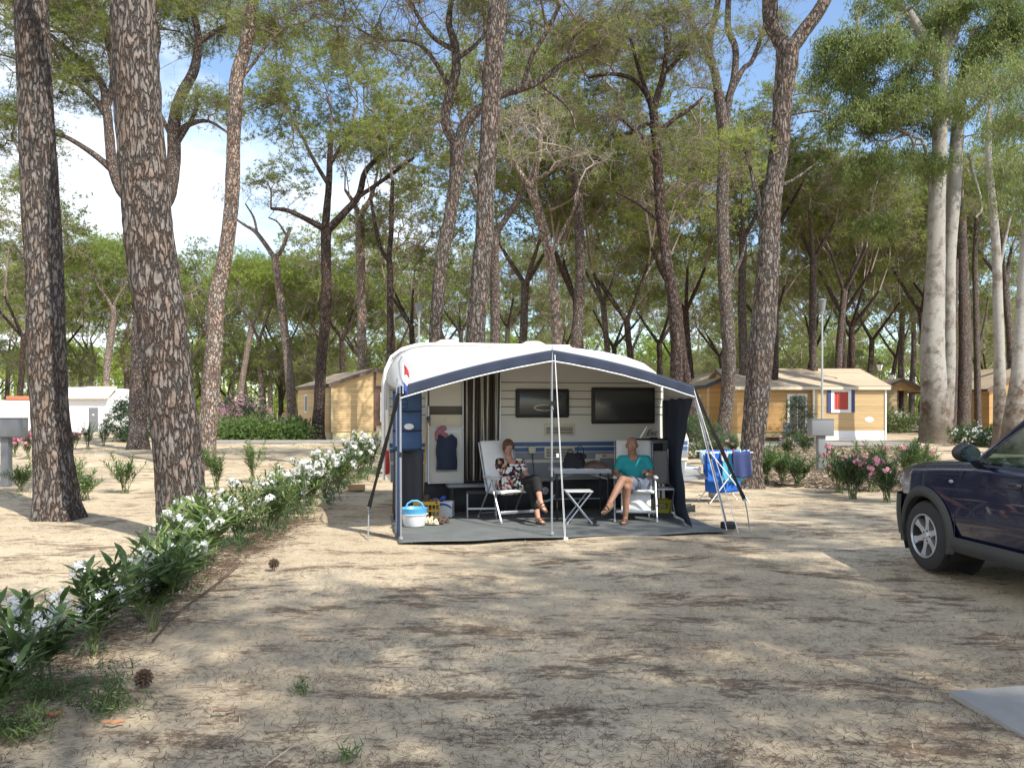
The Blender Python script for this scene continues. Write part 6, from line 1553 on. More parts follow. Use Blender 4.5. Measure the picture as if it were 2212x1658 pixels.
for k, (px, py) in enumerate([(1240,1480),(770,1560),(930,1500),(1640,1560),(1600,1500),(1120,1600),(1390,1450),(1860,1420),(1560,1350),(1020,1380)]):
    twigp(['curled white straw right of centre on the near sand','pale stick by the lower left twig','pale curled straw left of the bottom centre','straw near the slab, lower of two','straw near the slab, upper of two','straw at the bottom centre','straw just below the picture centre line','straw left of the concrete slab corner','straw in the sunlit patch before the car','straw in the left sunlit patch'][k],
          [(px-14, py+rt.uniform(-4,4)), (px, py+rt.uniform(-8,8)), (px+14, py+rt.uniform(-5,5))], 0.0028)
# ---------------------------------------------------------------- parked off-road car (x rearward, visible side at -y)
def carpaint():
    m = bpy.data.materials.new('navy_car_paint'); t, b = nodes_of(m)
    b.inputs['Base Color'].default_value = (0.006, 0.009, 0.034, 1); b.inputs['Metallic'].default_value = 0.25
    b.inputs['Roughness'].default_value = 0.28; b.inputs['Coat Weight'].default_value = 1.0; b.inputs['Coat Roughness'].default_value = 0.04
    N, Lk = t.nodes, t.links
    tc = N.new('ShaderNodeTexCoord'); nz = N.new('ShaderNodeTexNoise'); nz.inputs['Scale'].default_value = 3; nz.inputs['Detail'].default_value = 8
    Lk.new(tc.outputs['Object'], nz.inputs['Vector']); r = ramp(N, [(0.3, (0.2,)*3), (0.75, (0.36,)*3)]); Lk.new(nz.outputs['Fac'], r.inputs['Fac']); Lk.new(r.outputs['Color'], b.inputs['Roughness'])
    return m
M['paint'] = carpaint()
M['clad'] = mat('grey_cladding', (0.030, 0.031, 0.030), 0.6, var=0.15, bump=0.1)
def autoglass():
    m = bpy.data.materials.new('tinted_car_glass'); t, b = nodes_of(m); N, Lk = t.nodes, t.links
    b.inputs['Base Color'].default_value = (0.01, 0.02, 0.018, 1); b.inputs['Roughness'].default_value = 0.02; b.inputs['Specular IOR Level'].default_value = 1.0
    tr = N.new('ShaderNodeBsdfTransparent'); tr.inputs['Color'].default_value = (0.60, 0.72, 0.66, 1)
    ms = N.new('ShaderNodeMixShader'); ms.inputs['Fac'].default_value = 0.38
    Lk.new(tr.outputs['BSDF'], ms.inputs[1]); Lk.new(b.outputs['BSDF'], ms.inputs[2]); Lk.new(ms.outputs['Shader'], N['Material Output'].inputs['Surface'])
    return m
M['autoglass'] = autoglass()
M['chrome'] = mat('chrome', (0.8, 0.8, 0.8), 0.08, 1.0, 0.02)
M['mirror'] = mat('mirror', (0.75, 0.85, 0.88), 0.02, 1.0, 0.0)
M['rimsilver'] = mat('silver_alloy', (0.55, 0.57, 0.60), 0.3, 0.7, 0.08)
M['lens'] = mat('clear_lens', (0.32, 0.33, 0.32), 0.1, 0.3, 0.1)
suv = thing('parked_car', 'dark navy off-road car with grey wheel arch cladding entering at the right edge', 'car', (5.005, 8.17, 0), R(-85))
def lerp1(x, T):
    for (a, va), (c, vc) in zip(T, T[1:]):
        if x <= c: k = max(0, (x-a)/(c-a)); return va+(vc-va)*k
    return T[-1][1]
WT = [(-.80,.40),(-.78,.52),(-.72,.64),(-.62,.745),(-.48,.83),(-.28,.875),(0,.90),(3.0,.90),(3.35,.86),(3.48,.76),(3.52,.6)]
ZB = [(-.80,.42),(-.75,.34),(-.6,.28),(-.4,.30),(3.0,.30),(3.3,.34),(3.52,.45)]
ZT = [(-.80,.74),(-.78,.83),(-.72,.92),(-.62,.985),(-.45,1.025),(-.2,1.055),(.2,1.085),(.55,1.11),(.75,1.125),(3.2,1.14),(3.42,1.10),(3.52,.95)]
CR = [(-.88,.0),(-.7,.03),(-.3,.05),(.5,.055),(.8,.01),(3.5,.0)]
WX = (0.0, 2.63); WR = 0.345; AR = 0.405
def body_pt(x, t):
    """t -1..1 round from bottom near side over the top to the far side"""
    w, zb, zt, cr = lerp1(x, WT), lerp1(x, ZB), lerp1(x, ZT), lerp1(x, CR)
    a = abs(t); sg = -1 if t < 0 else 1
    if a > 0.45:   # side
        k = (1-a)/0.55; z = zb+(zt-0.04-zb)*k
        y = w*(0.94+0.06*min(1, k*3.0)) - 0.045*max(0, k-0.55)**1.5*3.3*w*0.5
    else:
        k = a/0.45; wt = w*0.94 - 0.0; e = (w*(0.94+0.06)-0.045*0.45**1.5*3.3*w*0.5)
        y = e*(k**1.0)*1.0; z = zt + cr*(1-k*k) - 0.04*max(0, (k-0.86)/0.14)**2
    return Vector((x, sg*y, z))
b = MB(); xs_ = [-.80+0.027*i for i in range(161)]; ts = [-1+2*j/64 for j in range(65)]
idx = [[body_pt(x, t) for t in ts] for x in xs_]
for row_ in idx:
    for p in row_:
        for wx in WX:
            if abs(p.y) > 0.5:
                d = math.hypot(p.x-wx, p.z-WR)
                if AR-0.03 < d < AR+0.035:
                    f = AR/d; p.x = wx+(p.x-wx)*f; p.z = WR+(p.z-WR)*f
vs = [p for r_ in idx for p in r_]; fs = []
for i in range(160):
    for j in range(64):
        q = [i*65+j, (i+1)*65+j, (i+1)*65+j+1, i*65+j+1]; c_ = sum((vs[k] for k in q), Vector())/4
        if abs(c_.y) > 0.5 and any(math.hypot(c_.x-wx, c_.z-WR) < AR-0.004 for wx in WX): continue
        fs.append(q)
b.add(vs, fs, True); b.prism([(p.y, p.z) for p in idx[0]], -.801, -.799, 'yz'); b.prism([(p.y, p.z) for p in idx[-1]], 3.52, 3.522, 'yz')
bd = b.build('body', 'paint', suv)
# floor + wheel wells
b = MB(); b.box(-0.6, 3.2, -0.60, 0.60, 0.26, 0.36)
for wx in WX:
    for sg in (-1, 1):
        b.grid(lambda u, v: (wx+(AR+.005)*math.cos(PI*(1.15-1.3*u)), sg*(0.50+0.37*v), WR+(AR+.005)*math.sin(PI*(1.15-1.3*u))), 20, 2)
        b.lathe([(0, 0), (AR, 0.0)], 24, (wx, sg*0.50, WR), 'y')
b.build('wheel_well', 'black', suv)
# wheels
def wheel(x, y, out):
    b = MB(); b.lathe([(.20,-.115),(.235,-.122),(.30,-.120),(.335,-.10),(.344,-.07),(.345,0),(.344,.07),(.335,.10),(.30,.120),(.235,.122),(.20,.115)], 40, (0,0,0), 'y')
    for k in range(60):
        a = 2*PI*k/60; c_ = Vector((math.cos(a)*.344, 0, math.sin(a)*.344)); tdir = Vector((-math.sin(a), 0, math.cos(a)))
        for yy in (-.085, .03): b.bar(c_+Vector((0,yy,0))-tdir*.008, c_+Vector((0,yy+.055,0))+tdir*.008, .012, .010, tuple(c_.normalized()))
    w = thing('wheel', '', '', (x, y, WR)); del w['label']; del w['category']; w.parent = suv
    if out < 0: pass
    ty = b.build('tyre', 'rubber', w); o_ = out
    b = MB(); b.lathe([(.0,o_*.01),(.19,o_*.01),(.20,o_*.06),(.205,o_*.118),(.218,o_*.124),(.218,o_*.110),(.208,o_*.10)], 40, (0,0,0), 'y')
    rb = b.build('rim_barrel', 'clad', w)
    b = MB(); b.lathe([(.200,o_*.112),(.207,o_*.128),(.219,o_*.126),(.219,o_*.112)], 40, (0,0,0), 'y')
    b.lathe([(0,o_*.112),(.028,o_*.110),(.034,o_*.098),(.070,o_*.090),(.072,o_*.05)], 24, (0,0,0), 'y')
    for k in range(6):
        a = 2*PI*k/6+0.35; d = Vector((math.cos(a),0,math.sin(a))); tn = Vector((-math.sin(a),0,math.cos(a)))
        for (r0, r1, w0, w1) in ((.045,.13,.034,.024),(.13,.205,.024,.042)):
            p = [d*r0-tn*w0, d*r0+tn*w0, d*r1+tn*w1, d*r1-tn*w1]; yo = [o_*(.092 if r0 < .1 else .098), o_*(.098 if r0 < .1 else .108)]
            top = [v+Vector((0, yo[0] if i < 2 else yo[1], 0)) for i, v in enumerate(p)]; bot = [v+Vector((0, o_*.04, 0)) for v in p]
            b.add(bot+top, [(0,1,2,3),(7,6,5,4),(0,4,5,1),(1,5,6,2),(2,6,7,3),(3,7,4,0)])
    b.build('rim', 'rimsilver', w)
    b = MB()
    for k in range(5):
        a = 2*PI*k/5; b.ell((math.cos(a)*.052, o_*.094, math.sin(a)*.052), (.011,.006,.011), 8, 6)
    b.build('wheel_nut', 'black', w)
for wx in WX: wheel(wx, -0.775, -1); wheel(wx, 0.775, 1)
# cladding: arch flares, sill, bumper
b = MB()
for wx in WX:
    for sg in (-1, 1):
        def fl_(u, v):
            a = PI*(1.12-1.24*u); r = AR-0.02+0.115*v; bulge = 0.030*math.sin(PI*min(1, v*1.05))+0.012
            x = wx+r*math.cos(a); z = WR+r*math.sin(a); w = lerp1(x, WT)*0.995
            return (x, sg*(w+bulge - (0.05 if v == 0 else 0)), max(z, 0.24))
        b.grid(fl_, 36, 8); b.build('arch_cladding', 'clad', suv); b = MB()
b = MB()
for sg in (-1, 1):
    b = MB(); b.grid(lambda u, v: (0.46+1.72*u, sg*(0.905+0.022*math.sin(PI*v)), 0.27+0.14*v), 20, 8); b.build('sill_cladding', 'clad', suv)
b = MB()
def bump_(u, v):
    ang = (u-0.5)*2   # -1..1 across the front and round to the arches
    s_ = abs(ang); sg = -1 if ang < 0 else 1
    if s_ < 0.62: y = 0.60*(s_/0.62); x = -0.835+0.06*(s_/0.62)**3
    else: k = (s_-0.62)/0.38; y = 0.60+0.27*math.sin(k*PI/2); x = -0.775+0.36*k**1.3
    return (x - 0.02*math.sin(PI*v)+0.04*(1-v)**2, sg*(y+0.012), 0.30+0.42*v)
b.grid(bump_, 60, 10); b.build('front_bumper', 'clad', suv)
b = MB(); b.box(-.85,-.82,-.35,.35,.62,.76,.01); b.build('grille', 'black', suv)
for sg in (-1, 1):
    b = MB(); b.ell((-0.60, sg*0.675, 0.845), (0.135, 0.09, 0.075), 16, 10); b.build('headlight', 'lens', suv)
# fender lamp, seams, handles
b = MB(); b.ell((0.43, -0.893, 0.925), (0.035, 0.012, 0.018), 12, 8); b.build('side_marker', 'lens', suv)
b = MB()
for pts in ([(0.50,.33),(0.49,.6),(0.50,.85),(0.62,1.04)],[(1.62,.33),(1.62,.9),(1.66,1.1)]):
    b.tube([(x, -lerp1(x,WT)*(1.0 if z < .85 else .985)-0.001, z) for x, z in pts], 0.004, 5)
b.build('door_seam', 'black', suv)
b = MB(); b.box(1.20,1.38,-0.915,-0.885,0.935,0.985,0.012); hd_ = b.build('door_handle', 'paint', suv)
b = MB(); b.box(1.18,1.40,-0.895,-0.888,0.925,0.99,0.003); b.build('handle_recess', 'black', hd_)
# greenhouse
def gh(x, side):     # roof edge and belt curves
    return None
belt = lambda x: (x, -0.835, lerp1(x, ZT)-0.02)
A0 = Vector((0.62,-0.80,1.085)); A1 = Vector((1.28,-0.62,1.62)); B1 = Vector((2.1,-0.63,1.69)); D1 = Vector((3.05,-0.62,1.64)); D0 = Vector((3.42,-0.76,1.12))
def mir(v): return Vector((v.x, -v.y, v.z))
b = MB()
def roofp(u, v):
    k = u*2; e = A1.lerp(B1, k) if k < 1 else B1.lerp(D1, k-1); y = e.y+(-2*e.y)*v
    return (e.x, y, e.z+0.035*math.sin(PI*v)+0.02*math.sin(PI*u))
b.grid(roofp, 16, 12); b.build('roof', 'paint', suv, solid=0.02)
b = MB(); b.grid(lambda u, v: tuple((A0.lerp(A1, v)).lerp(mir(A0).lerp(mir(A1), v), u)+Vector((-0.07*math.sin(PI*u)*(1-v*.5), 0, 0.0))), 12, 8); b.build('windscreen', 'autoglass', suv)
b = MB(); b.grid(lambda u, v: tuple((D0.lerp(D1, v)).lerp(mir(D0).lerp(mir(D1), v), u)), 8, 4); b.build('rear_window', 'autoglass', suv)
for sg in (0, 1):
    f_ = (lambda v: v) if sg == 0 else mir
    b = MB()
    for p, q, r_ in ((A0, A1, .030), (A1, B1, .028), (B1, D1, .028), (D1, D0, .05)):
        b.tube([f_(p), f_(p.lerp(q, .5))+Vector((0,0,0.006)), f_(q)], r_, 8)
    mB = Vector((1.66,-0.84,1.10)); mT = Vector((1.78,-0.64,1.67)); b.bar(f_(mB), f_(mT), 0.09, 0.03, (0,1,0))
    mB2 = Vector((2.55,-0.84,1.12)); mT2 = Vector((2.50,-0.63,1.67)); b.bar(f_(mB2), f_(mT2), 0.09, 0.03, (0,1,0))
    b.build('pillar', 'paint', suv)
    b = MB()
    lo = [Vector((0.66,-0.842,1.09)), Vector((1.64,-0.845,1.11)), Vector((2.55,-0.845,1.125)), Vector((3.38,-0.80,1.13))]; hi = [A0.lerp(A1,.05), A1.lerp(B1,.55), B1.lerp(D1,.45), D1]
    for k in range(3):
        b.add([f_(lo[k]), f_(lo[k+1]), f_(hi[k+1])+Vector((0,0,-.01)), f_(A1 if k == 0 else hi[k])+Vector((0,0,-.01))], [(0,1,2,3)])
    b.add([f_(lo[0]), f_(A1)+Vector((0,0,-.01)), f_(A0)], [(0,1,2)])
    b.build('side_window', 'autoglass', suv)
    b = MB(); b.tube([f_(v+Vector((0,-0.008,-.012))) for v in lo], 0.010, 6); b.build('window_trim', 'black', suv)
    s_ = -1 if sg == 0 else 1
    b = MB(); b.ell((0.80, s_*1.0, 1.215), (0.075, 0.125, 0.085), 16, 10); b.tube([(0.76, s_*0.85, 1.10), (0.79, s_*0.93, 1.15)], [0.04, 0.03], 8); mh = b.build('wing_mirror', 'black', suv)
    b = MB(); b.lathe([(0,0),(1,0)], 20); b.v = [(0.884-0.014*y, s_*1.005+x*0.092, 1.215+y*0.070) for x, y, z in b.v]; b.build('mirror_glass', 'mirror', mh)
b = MB()
for yy in (-.38, .38):
    b.box(1.35,1.85,yy-.24,yy+.24,.5,.72,.06); b.box(1.75,1.92,yy-.23,yy+.23,.7,1.28,.06); b.box(1.79,1.88,yy-.12,yy+.12,1.3,1.48,.03)
b.box(2.55,2.75,-.6,.6,.6,1.25,.05); b.build('seat', 'blackcloth', suv)
b = MB(); b.box(.55,.95,-.72,.72,.85,1.06,.05); b.build('dashboard', 'black', suv)
b = MB(); pts = [(1.10+0.05*math.sin(a), -.38+.18*math.cos(a), 1.05+.18*math.sin(a)) for a in [2*PI*k/24 for k in range(25)]]; b.tube(pts, .014, 8); b.tube([(0.9,-.38,.98),(1.1,-.38,1.05)],.03,8); b.build('steering_wheel', 'black', suv)
# ---------------------------------------------------------------- people
def skinmat(name, col):
    m = mat(name, col, 0.55, var=0.10, vscale=12); m.node_tree.nodes['Principled BSDF'].inputs['Subsurface Weight'].default_value = 0.08
    m.node_tree.nodes['Principled BSDF'].inputs['Subsurface Radius'].default_value = (0.02, 0.008, 0.005); return m
M['skin_w'] = skinmat('warm_skin', (0.46, 0.24, 0.165)); M['skin_m'] = skinmat('tanned_skin', (0.36, 0.185, 0.115))
M['hair'] = mat('auburn_hair', (0.13, 0.055, 0.03), 0.6, var=0.4, vscale=40, bump=0.5, bscale=80)
M['teal'] = mat('turquoise_shirt', (0.02, 0.30, 0.31), 0.85, var=0.12, vscale=6, bump=0.5, bscale=14)
M['shorts'] = mat('grey_blue_shorts', (0.12, 0.14, 0.18), 0.85, var=0.25, vscale=20, bump=0.3, bscale=20)
M['trousers'] = mat('black_trousers', (0.006, 0.006, 0.007), 0.8, var=0.3, bump=0.4, bscale=14)
def floral():
    m = bpy.data.materials.new('floral_print'); t, b = nodes_of(m); N, Lk = t.nodes, t.links
    tc = N.new('ShaderNodeTexCoord'); nz = N.new('ShaderNodeTexNoise'); nz.inputs['Scale'].default_value = 14; Lk.new(tc.outputs['Object'], nz.inputs['Vector'])
    vm = N.new('ShaderNodeVectorMath'); vm.operation = 'MULTIPLY_ADD'; vm.inputs[1].default_value = (.05,.05,.05); Lk.new(nz.outputs['Color'], vm.inputs[0]); Lk.new(tc.outputs['Object'], vm.inputs[2])
    vo = N.new('ShaderNodeTexVoronoi'); vo.inputs['Scale'].default_value = 26; Lk.new(vm.outputs[0], vo.inputs['Vector'])
    sp = N.new('ShaderNodeSeparateColor'); Lk.new(vo.outputs['Color'], sp.inputs['Color'])
    rc = ramp(N, [(0.0,(0.012,0.012,0.014)),(0.34,(0.75,0.72,0.68)),(0.58,(0.34,0.05,0.08)),(0.76,(0.45,0.32,0.12)),(0.86,(0.04,0.035,0.03)),(0.95,(0.30,0.42,0.38))]); rc.color_ramp.interpolation = 'CONSTANT'
    Lk.new(sp.outputs['Red'], rc.inputs['Fac']); Lk.new(rc.outputs['Color'], b.inputs['Base Color']); b.inputs['Roughness'].default_value = 0.85
    return m
M['floral'] = floral()
def fuse(mb, name, m, parent, vox=0.008, sm=4, clip=None):
    me = bpy.data.meshes.new('tmp'); me.from_pydata(mb.v, [], mb.f)
    bm = bmesh.new(); bm.from_mesh(me); bmesh.ops.recalc_face_normals(bm, faces=bm.faces); bm.to_mesh(me); bm.free()
    o = bpy.data.objects.new('tmp', me); COL.objects.link(o)
    r = o.modifiers.new('r', 'REMESH'); r.mode = 'VOXEL'; r.voxel_size = vox; r.use_smooth_shade = True
    s = o.modifiers.new('s', 'SMOOTH'); s.iterations = sm; s.factor = 0.5
    dg = bpy.context.evaluated_depsgraph_get(); nm = bpy.data.meshes.new_from_object(o.evaluated_get(dg)); nm.name = name
    bpy.data.objects.remove(o); bpy.data.meshes.remove(me)
    if clip:
        bm = bmesh.new(); bm.from_mesh(nm)
        bmesh.ops.delete(bm, geom=[f for f in bm.faces if clip(f.calc_center_median())], context='FACES'); bm.to_mesh(nm); bm.free()
    nm.materials.clear(); nm.materials.append(M[m]); q = bpy.data.objects.new(name, nm); COL.objects.link(q)
    for p in nm.polygons: p.use_smooth = True
    if parent: q.parent = parent
    return q
def hand(b, wrist, palm_dir, normal, thumb_side, curl=0.9):
    """palm and five fingers"""
    d = palm_dir.normalized(); n = (normal - d*normal.dot(d)).normalized(); s = d.cross(n)*thumb_side
    c = wrist + d*0.045
    b.caps(wrist, c+s*0.012, 0.024, 0.026); b.caps(wrist, c-s*0.018, 0.022, 0.022); k0 = wrist+d*0.085
    for i, (off, L) in enumerate(((0.028, 0.070), (0.010, 0.078), (-0.009, 0.073), (-0.027, 0.058))):
        p = k0+s*off; b.caps(c+s*off*0.7, p, 0.013, 0.0105, 8)
        cr = curl*(0.9+0.12*i); q = p+(d*math.cos(cr*0.5)+n*math.sin(cr*0.5))*L*0.45; b.caps(p, q, 0.0105, 0.0092, 8)
        e = q+(d*math.cos(cr*1.3)+n*math.sin(cr*1.3))*L*0.5; b.caps(q, e, 0.0092, 0.008, 8)
    t0 = wrist+d*0.025+s*0.022; t1 = t0+(d*0.6+s*0.7+n*0.25).normalized()*0.04; b.caps(t0, t1, 0.014, 0.011, 8); b.caps(t1, t1+(d*0.85+s*0.1+n*0.5).normalized()*0.032, 0.0105, 0.009, 8)
def head(b, c, f, up, H=0.235):
    """head centred on c looking along f"""
    f = f.normalized(); s = f.cross(up).normalized(); u = s.cross(f)
    rot = Matrix((s, f, u)).transposed()
    k = H/0.235
    b.ell(c+u*0.022*k-f*0.008, (0.074*k, 0.094*k, 0.094*k), 18, 14, rot); b.ell(c-u*0.035*k+f*0.012, (0.060*k, 0.075*k, 0.078*k), 16, 12, rot)
    b.caps(c-u*0.085*k+f*0.045*k, c-u*0.088*k+f*0.058*k, 0.026*k, 0.022*k)      # chin
    b.caps(c+u*0.005+f*0.088*k, c-u*0.030*k+f*0.108*k, 0.010, 0.014)             # nose
    b.caps(c+u*0.016+f*0.078*k-s*0.035, c+u*0.016+f*0.078*k+s*0.035, 0.016, 0.016)  # brow
    b.caps(c-u*0.056*k+f*0.078*k-s*0.018, c-u*0.056*k+f*0.078*k+s*0.018, 0.011, 0.011)  # lips
    for g in (-1, 1): b.ell(c+s*g*0.077*k-u*0.004-f*0.005, (0.012, 0.020, 0.032), 8, 8, rot)
    return s, f, u, rot, k
def face(par, c, fr, glasses=True):
    s, f, u, rot, k = fr
    for g in (-1, 1):
        b = MB(); b.ell(c+s*g*0.032*k+u*0.0+f*0.085*k, (0.013,0.008,0.008), 10, 8, rot); e = b.build('eye', 'whitepaint', par)
        b = MB(); b.ell(c+s*g*0.032*k+f*0.091*k, (0.006,0.004,0.006), 8, 6, rot); b.build('iris', 'black', e)
    b = MB(); b.ell(c-u*0.056*k+f*0.089*k, (0.026,0.006,0.007), 10, 6, rot); b.build('lips', M.setdefault('lips', mat('lips',(0.30,0.09,0.07),0.5)), par)
    if glasses:
        b = MB()
        for g in (-1, 1):
            cc = c+s*g*0.034*k+f*0.106*k; b.tube([cc+s*0.025*math.cos(t)+u*0.017*math.sin(t) for t in [2*PI*j/14 for j in range(15)]], 0.0018, 5)
            b.tube([cc+s*g*0.025, c+s*g*0.078+u*0.006], 0.002, 5)
        b.tube([c-s*0.01+f*0.11*k, c+s*0.01+f*0.11*k], 0.0025, 5); b.build('glasses', 'black', par)
def sandal(par, ankle, toe, up=Vector((0,0,1)), m='leather'):
    d = (toe-ankle); d = (d-up*d.dot(up)).normalized(); s = d.cross(up).normalized(); base = ankle-up*0.075
    b = MB(); pts = []
    for k in range(20):
        t = 2*PI*k/20; pts.append(base+d*(0.075+0.128*math.sin(t))+s*0.044*math.cos(t)*(1+0.2*math.sin(t)))
    lo = [p-up*0.0 for p in pts]; hi = [p+up*0.022 for p in pts]; n = 20
    b.add(lo+hi, [tuple(range(n)), tuple(range(2*n-1, n-1, -1))]+[(i,(i+1)%n,n+(i+1)%n,n+i) for i in range(n)])
    for off, h in ((0.12, 0.055), (0.075, 0.075)):
        b.tube([base+d*off+s*0.046+up*0.01, base+d*off+s*0.03+up*h*0.85, base+d*off+up*(h+0.006), base+d*off-s*0.03+up*h*0.85, base+d*off-s*0.046+up*0.01], 0.010, 6, flat=0.5)
    b.tube([base-d*0.03+s*0.03+up*0.03, base-d*0.052+up*0.06, base-d*0.03-s*0.03+up*0.03], 0.008, 6); b.build('sandal', m, par)
def footb(b, ankle, toe, up=Vector((0,0,1))):
    d = (toe-ankle); d = (d-up*d.dot(up)).normalized(); s = d.cross(up).normalized(); base = ankle-up*0.052
    b.caps(ankle, base-d*0.025+up*0.012, 0.036, 0.030); b.caps(ankle, base+d*0.10+up*0.01, 0.034, 0.026); b.caps(base-d*0.02+up*.01, base+d*0.11+up*.005, 0.030, 0.028)
    for i, o in enumerate((0.026, 0.010, -0.004, -0.017, -0.029)):
        q = base+d*0.12+s*o; b.caps(q, q+d*(0.055-0.008*i), 0.014 if i == 0 else 0.010, 0.011 if i == 0 else 0.0085, 8)
# ---- man
pm = thing('person', 'seated person in a turquoise shirt and grey shorts with crossed legs and sandals', 'person', (P(1373,1060,11.7).x, 11.7, 0))
off = Vector(pm.location)
def Q(x, y, Y): return P(x, y, Y)-off
hc, nk, ch, pv = Q(1365,962,11.96), Q(1367,986,12.0), Q(1370,1010,11.97), Q(1375,1045,11.83)
shL, shR, elL, elR = Q(1343,993,11.97), Q(1396,993,11.97), Q(1328,1024,11.92), Q(1409,1024,11.88)
wrL, wrR = Q(1338,1033,11.58), Q(1398,1023,11.66)
hpL, hpR = Q(1364,1048,11.75), Q(1385,1048,11.72)
knP, anP, toP = Q(1354,1052,11.30), Q(1351,1118,11.40), Q(1345,1131,11.2)
knC, anC, toC = Q(1345,1036,11.28), Q(1317,1086,11.06), Q(1299,1096,10.96)
b = MB(); fr = head(b, hc, Vector((-0.08,-1,-0.10)), Vector((0,0,1)), 0.255)
b.caps(hc-Vector((0,-.01,.07)), nk, 0.062, 0.070); b.caps(nk, ch, 0.07, 0.12); b.caps(ch-Vector((.08,0,0)), ch+Vector((.08,0,0)), 0.11, 0.11); b.caps(ch, pv, 0.13, 0.14); b.caps(shL, shR, 0.062, 0.062); b.caps(nk+Vector((0,0,-.02)), shL, .058, .058); b.caps(nk+Vector((0,0,-.02)), shR, .058, .058)
b.caps(hpL, hpR, 0.11, 0.11)
for a, e, w in ((shL, elL, wrL), (shR, elR, wrR)): b.caps(a, e, 0.052, 0.042); b.caps(e, e.lerp(w, .3), 0.042, 0.043); b.caps(e.lerp(w, .3), w, 0.043, 0.028)
hand(b, wrL, Vector((0.45,-0.9,0.05)), Vector((0.2,-0.1,-1)), -1, 0.5); hand(b, wrR, Vector((-0.35,-0.55,0.45)), Vector((-0.5,0.3,-0.6)), 1, 1.7)
for h, k, a, t in ((hpL, knP, anP, toP), (hpR, knC, anC, toC)):
    b.caps(h, k, 0.086, 0.060); cf = k.lerp(a, .3)+Vector((0,.02,0)); b.caps(k, cf, 0.058, 0.057); b.caps(cf, a, 0.056, 0.036)
footb(b, anP, toP); upC = Vector((-0.35,-0.25,0.9)).normalized(); footb(b, anC, toC, upC)
body = fuse(b, 'body', 'skin_m', pm, 0.0065, 5)
face(pm, hc, fr, False)
b = MB(); b.caps(nk+Vector((0,.01,-.03)), ch, 0.085, 0.14); b.caps(ch-Vector((.085,0,0)), ch+Vector((.085,0,0)), 0.125, 0.125); b.caps(ch, pv+Vector((0,0,.02)), 0.145, 0.158); b.caps(shL, shR, 0.074, 0.074)
for a, e in ((shL, elL), (shR, elR)): b.caps(a, a.lerp(e, .62), 0.072, 0.066)
ym = ch.y
fuse(b, 'shirt', 'teal', pm, 0.009, 4, clip=lambda c: (c-(nk+Vector((0,-.06,-.01)))).length < 0.075 or ((c-shL).length > 0.175 and c.x < shL.x-.01 and (c-elL).length < 0.105) or ((c-shR).length > 0.175 and c.x > shR.x+.01 and (c-elR).length < 0.105))
b = MB(); b.caps(hpL, hpR, 0.135, 0.135); b.caps(hpL, hpL.lerp(knP, .62), 0.115, 0.095); b.caps(hpR, hpR.lerp(knC, .55), 0.115, 0.095)
fuse(b, 'shorts', 'shorts', pm, 0.010, 3)
sandal(pm, anP, toP); sandal(pm, anC, toC, upC)
# ---- woman
pw = thing('person', 'seated person with short auburn hair and glasses in a floral top and black trousers', 'person', (P(1100,1060,11.7).x, 11.7, 0))
off = Vector(pw.location)
hc, nk, ch, pv = Q(1098,966,11.98), Q(1100,991,12.0), Q(1101,1012,11.97), Q(1101,1045,11.86)
shL, shR, elL, elR = Q(1077,998,11.98), Q(1125,999,11.95), Q(1070,1034,11.92), Q(1138,1029,11.88)
wrL, wrR = Q(1106,1043,11.66), Q(1137,1041,11.63)
hpL, hpR = Q(1092,1048,11.78), Q(1112,1047,11.80)
knP, anP, toP = Q(1151,1052,11.44), Q(1162,1117,11.34), Q(1174,1130,11.2)
knC, anC, toC = Q(1158,1036,11.42), Q(1167,1080,11.10), Q(1180,1088,11.0)
b = MB(); fr = head(b, hc, Vector((0.22,-1,-0.12)), Vector((0,0,1)), 0.225)
b.caps(hc-Vector((0,-.01,.07)), nk, 0.046, 0.05); b.caps(nk, ch, 0.06, 0.10); b.caps(ch-Vector((.06,0,0)), ch+Vector((.06,0,0)), 0.10, 0.10); b.caps(ch, pv, 0.125, 0.145); b.caps(shL, shR, 0.052, 0.052); b.caps(hpL, hpR, 0.12, 0.12)
for a, e, w in ((shL, elL, wrL), (shR, elR, wrR)): b.caps(a, e, 0.050, 0.042); b.caps(e, e.lerp(w, .3), 0.042, 0.040); b.caps(e.lerp(w, .3), w, 0.040, 0.025)
hand(b, wrL, Vector((0.9,-0.25,0.0)), Vector((0,-.3,-1)), 1, 1.0); hand(b, wrR, Vector((-0.9,-0.25,0.02)), Vector((0,-.3,-1)), -1, 1.0)
upC = Vector((0.35,-0.3,0.85)).normalized()
for h, k, a, t in ((hpL, knC, anC, toC), (hpR, knP, anP, toP)):
    b.caps(h, k, 0.09, 0.060); cf = k.lerp(a, .3)+Vector((0,.02,0)); b.caps(k, cf, 0.058, 0.056); b.caps(cf, a, 0.055, 0.034)
footb(b, anP, toP); footb(b, anC, toC, upC)
fuse(b, 'body', 'skin_w', pw, 0.0065, 5); face(pw, hc, fr, True)
b = MB(); s_, f_, u_, rot, k_ = fr
b.ell(hc+u_*0.032-f_*0.018, (0.086, 0.098, 0.098), 18, 14, rot); b.ell(hc-f_*0.055-u_*0.02, (0.072, 0.05, 0.085), 14, 10, rot)
for g in (-1,1): b.caps(hc+s_*g*0.075+u_*0.04, hc+s_*g*0.080-u_*0.02+f_*0.01, 0.018, 0.012)
b.caps(hc+u_*0.085+f_*0.055-s_*.04, hc+u_*0.065+f_*0.078+s_*.045, 0.022, 0.018)
fuse(b, 'hair', 'hair', pw, 0.008, 2)
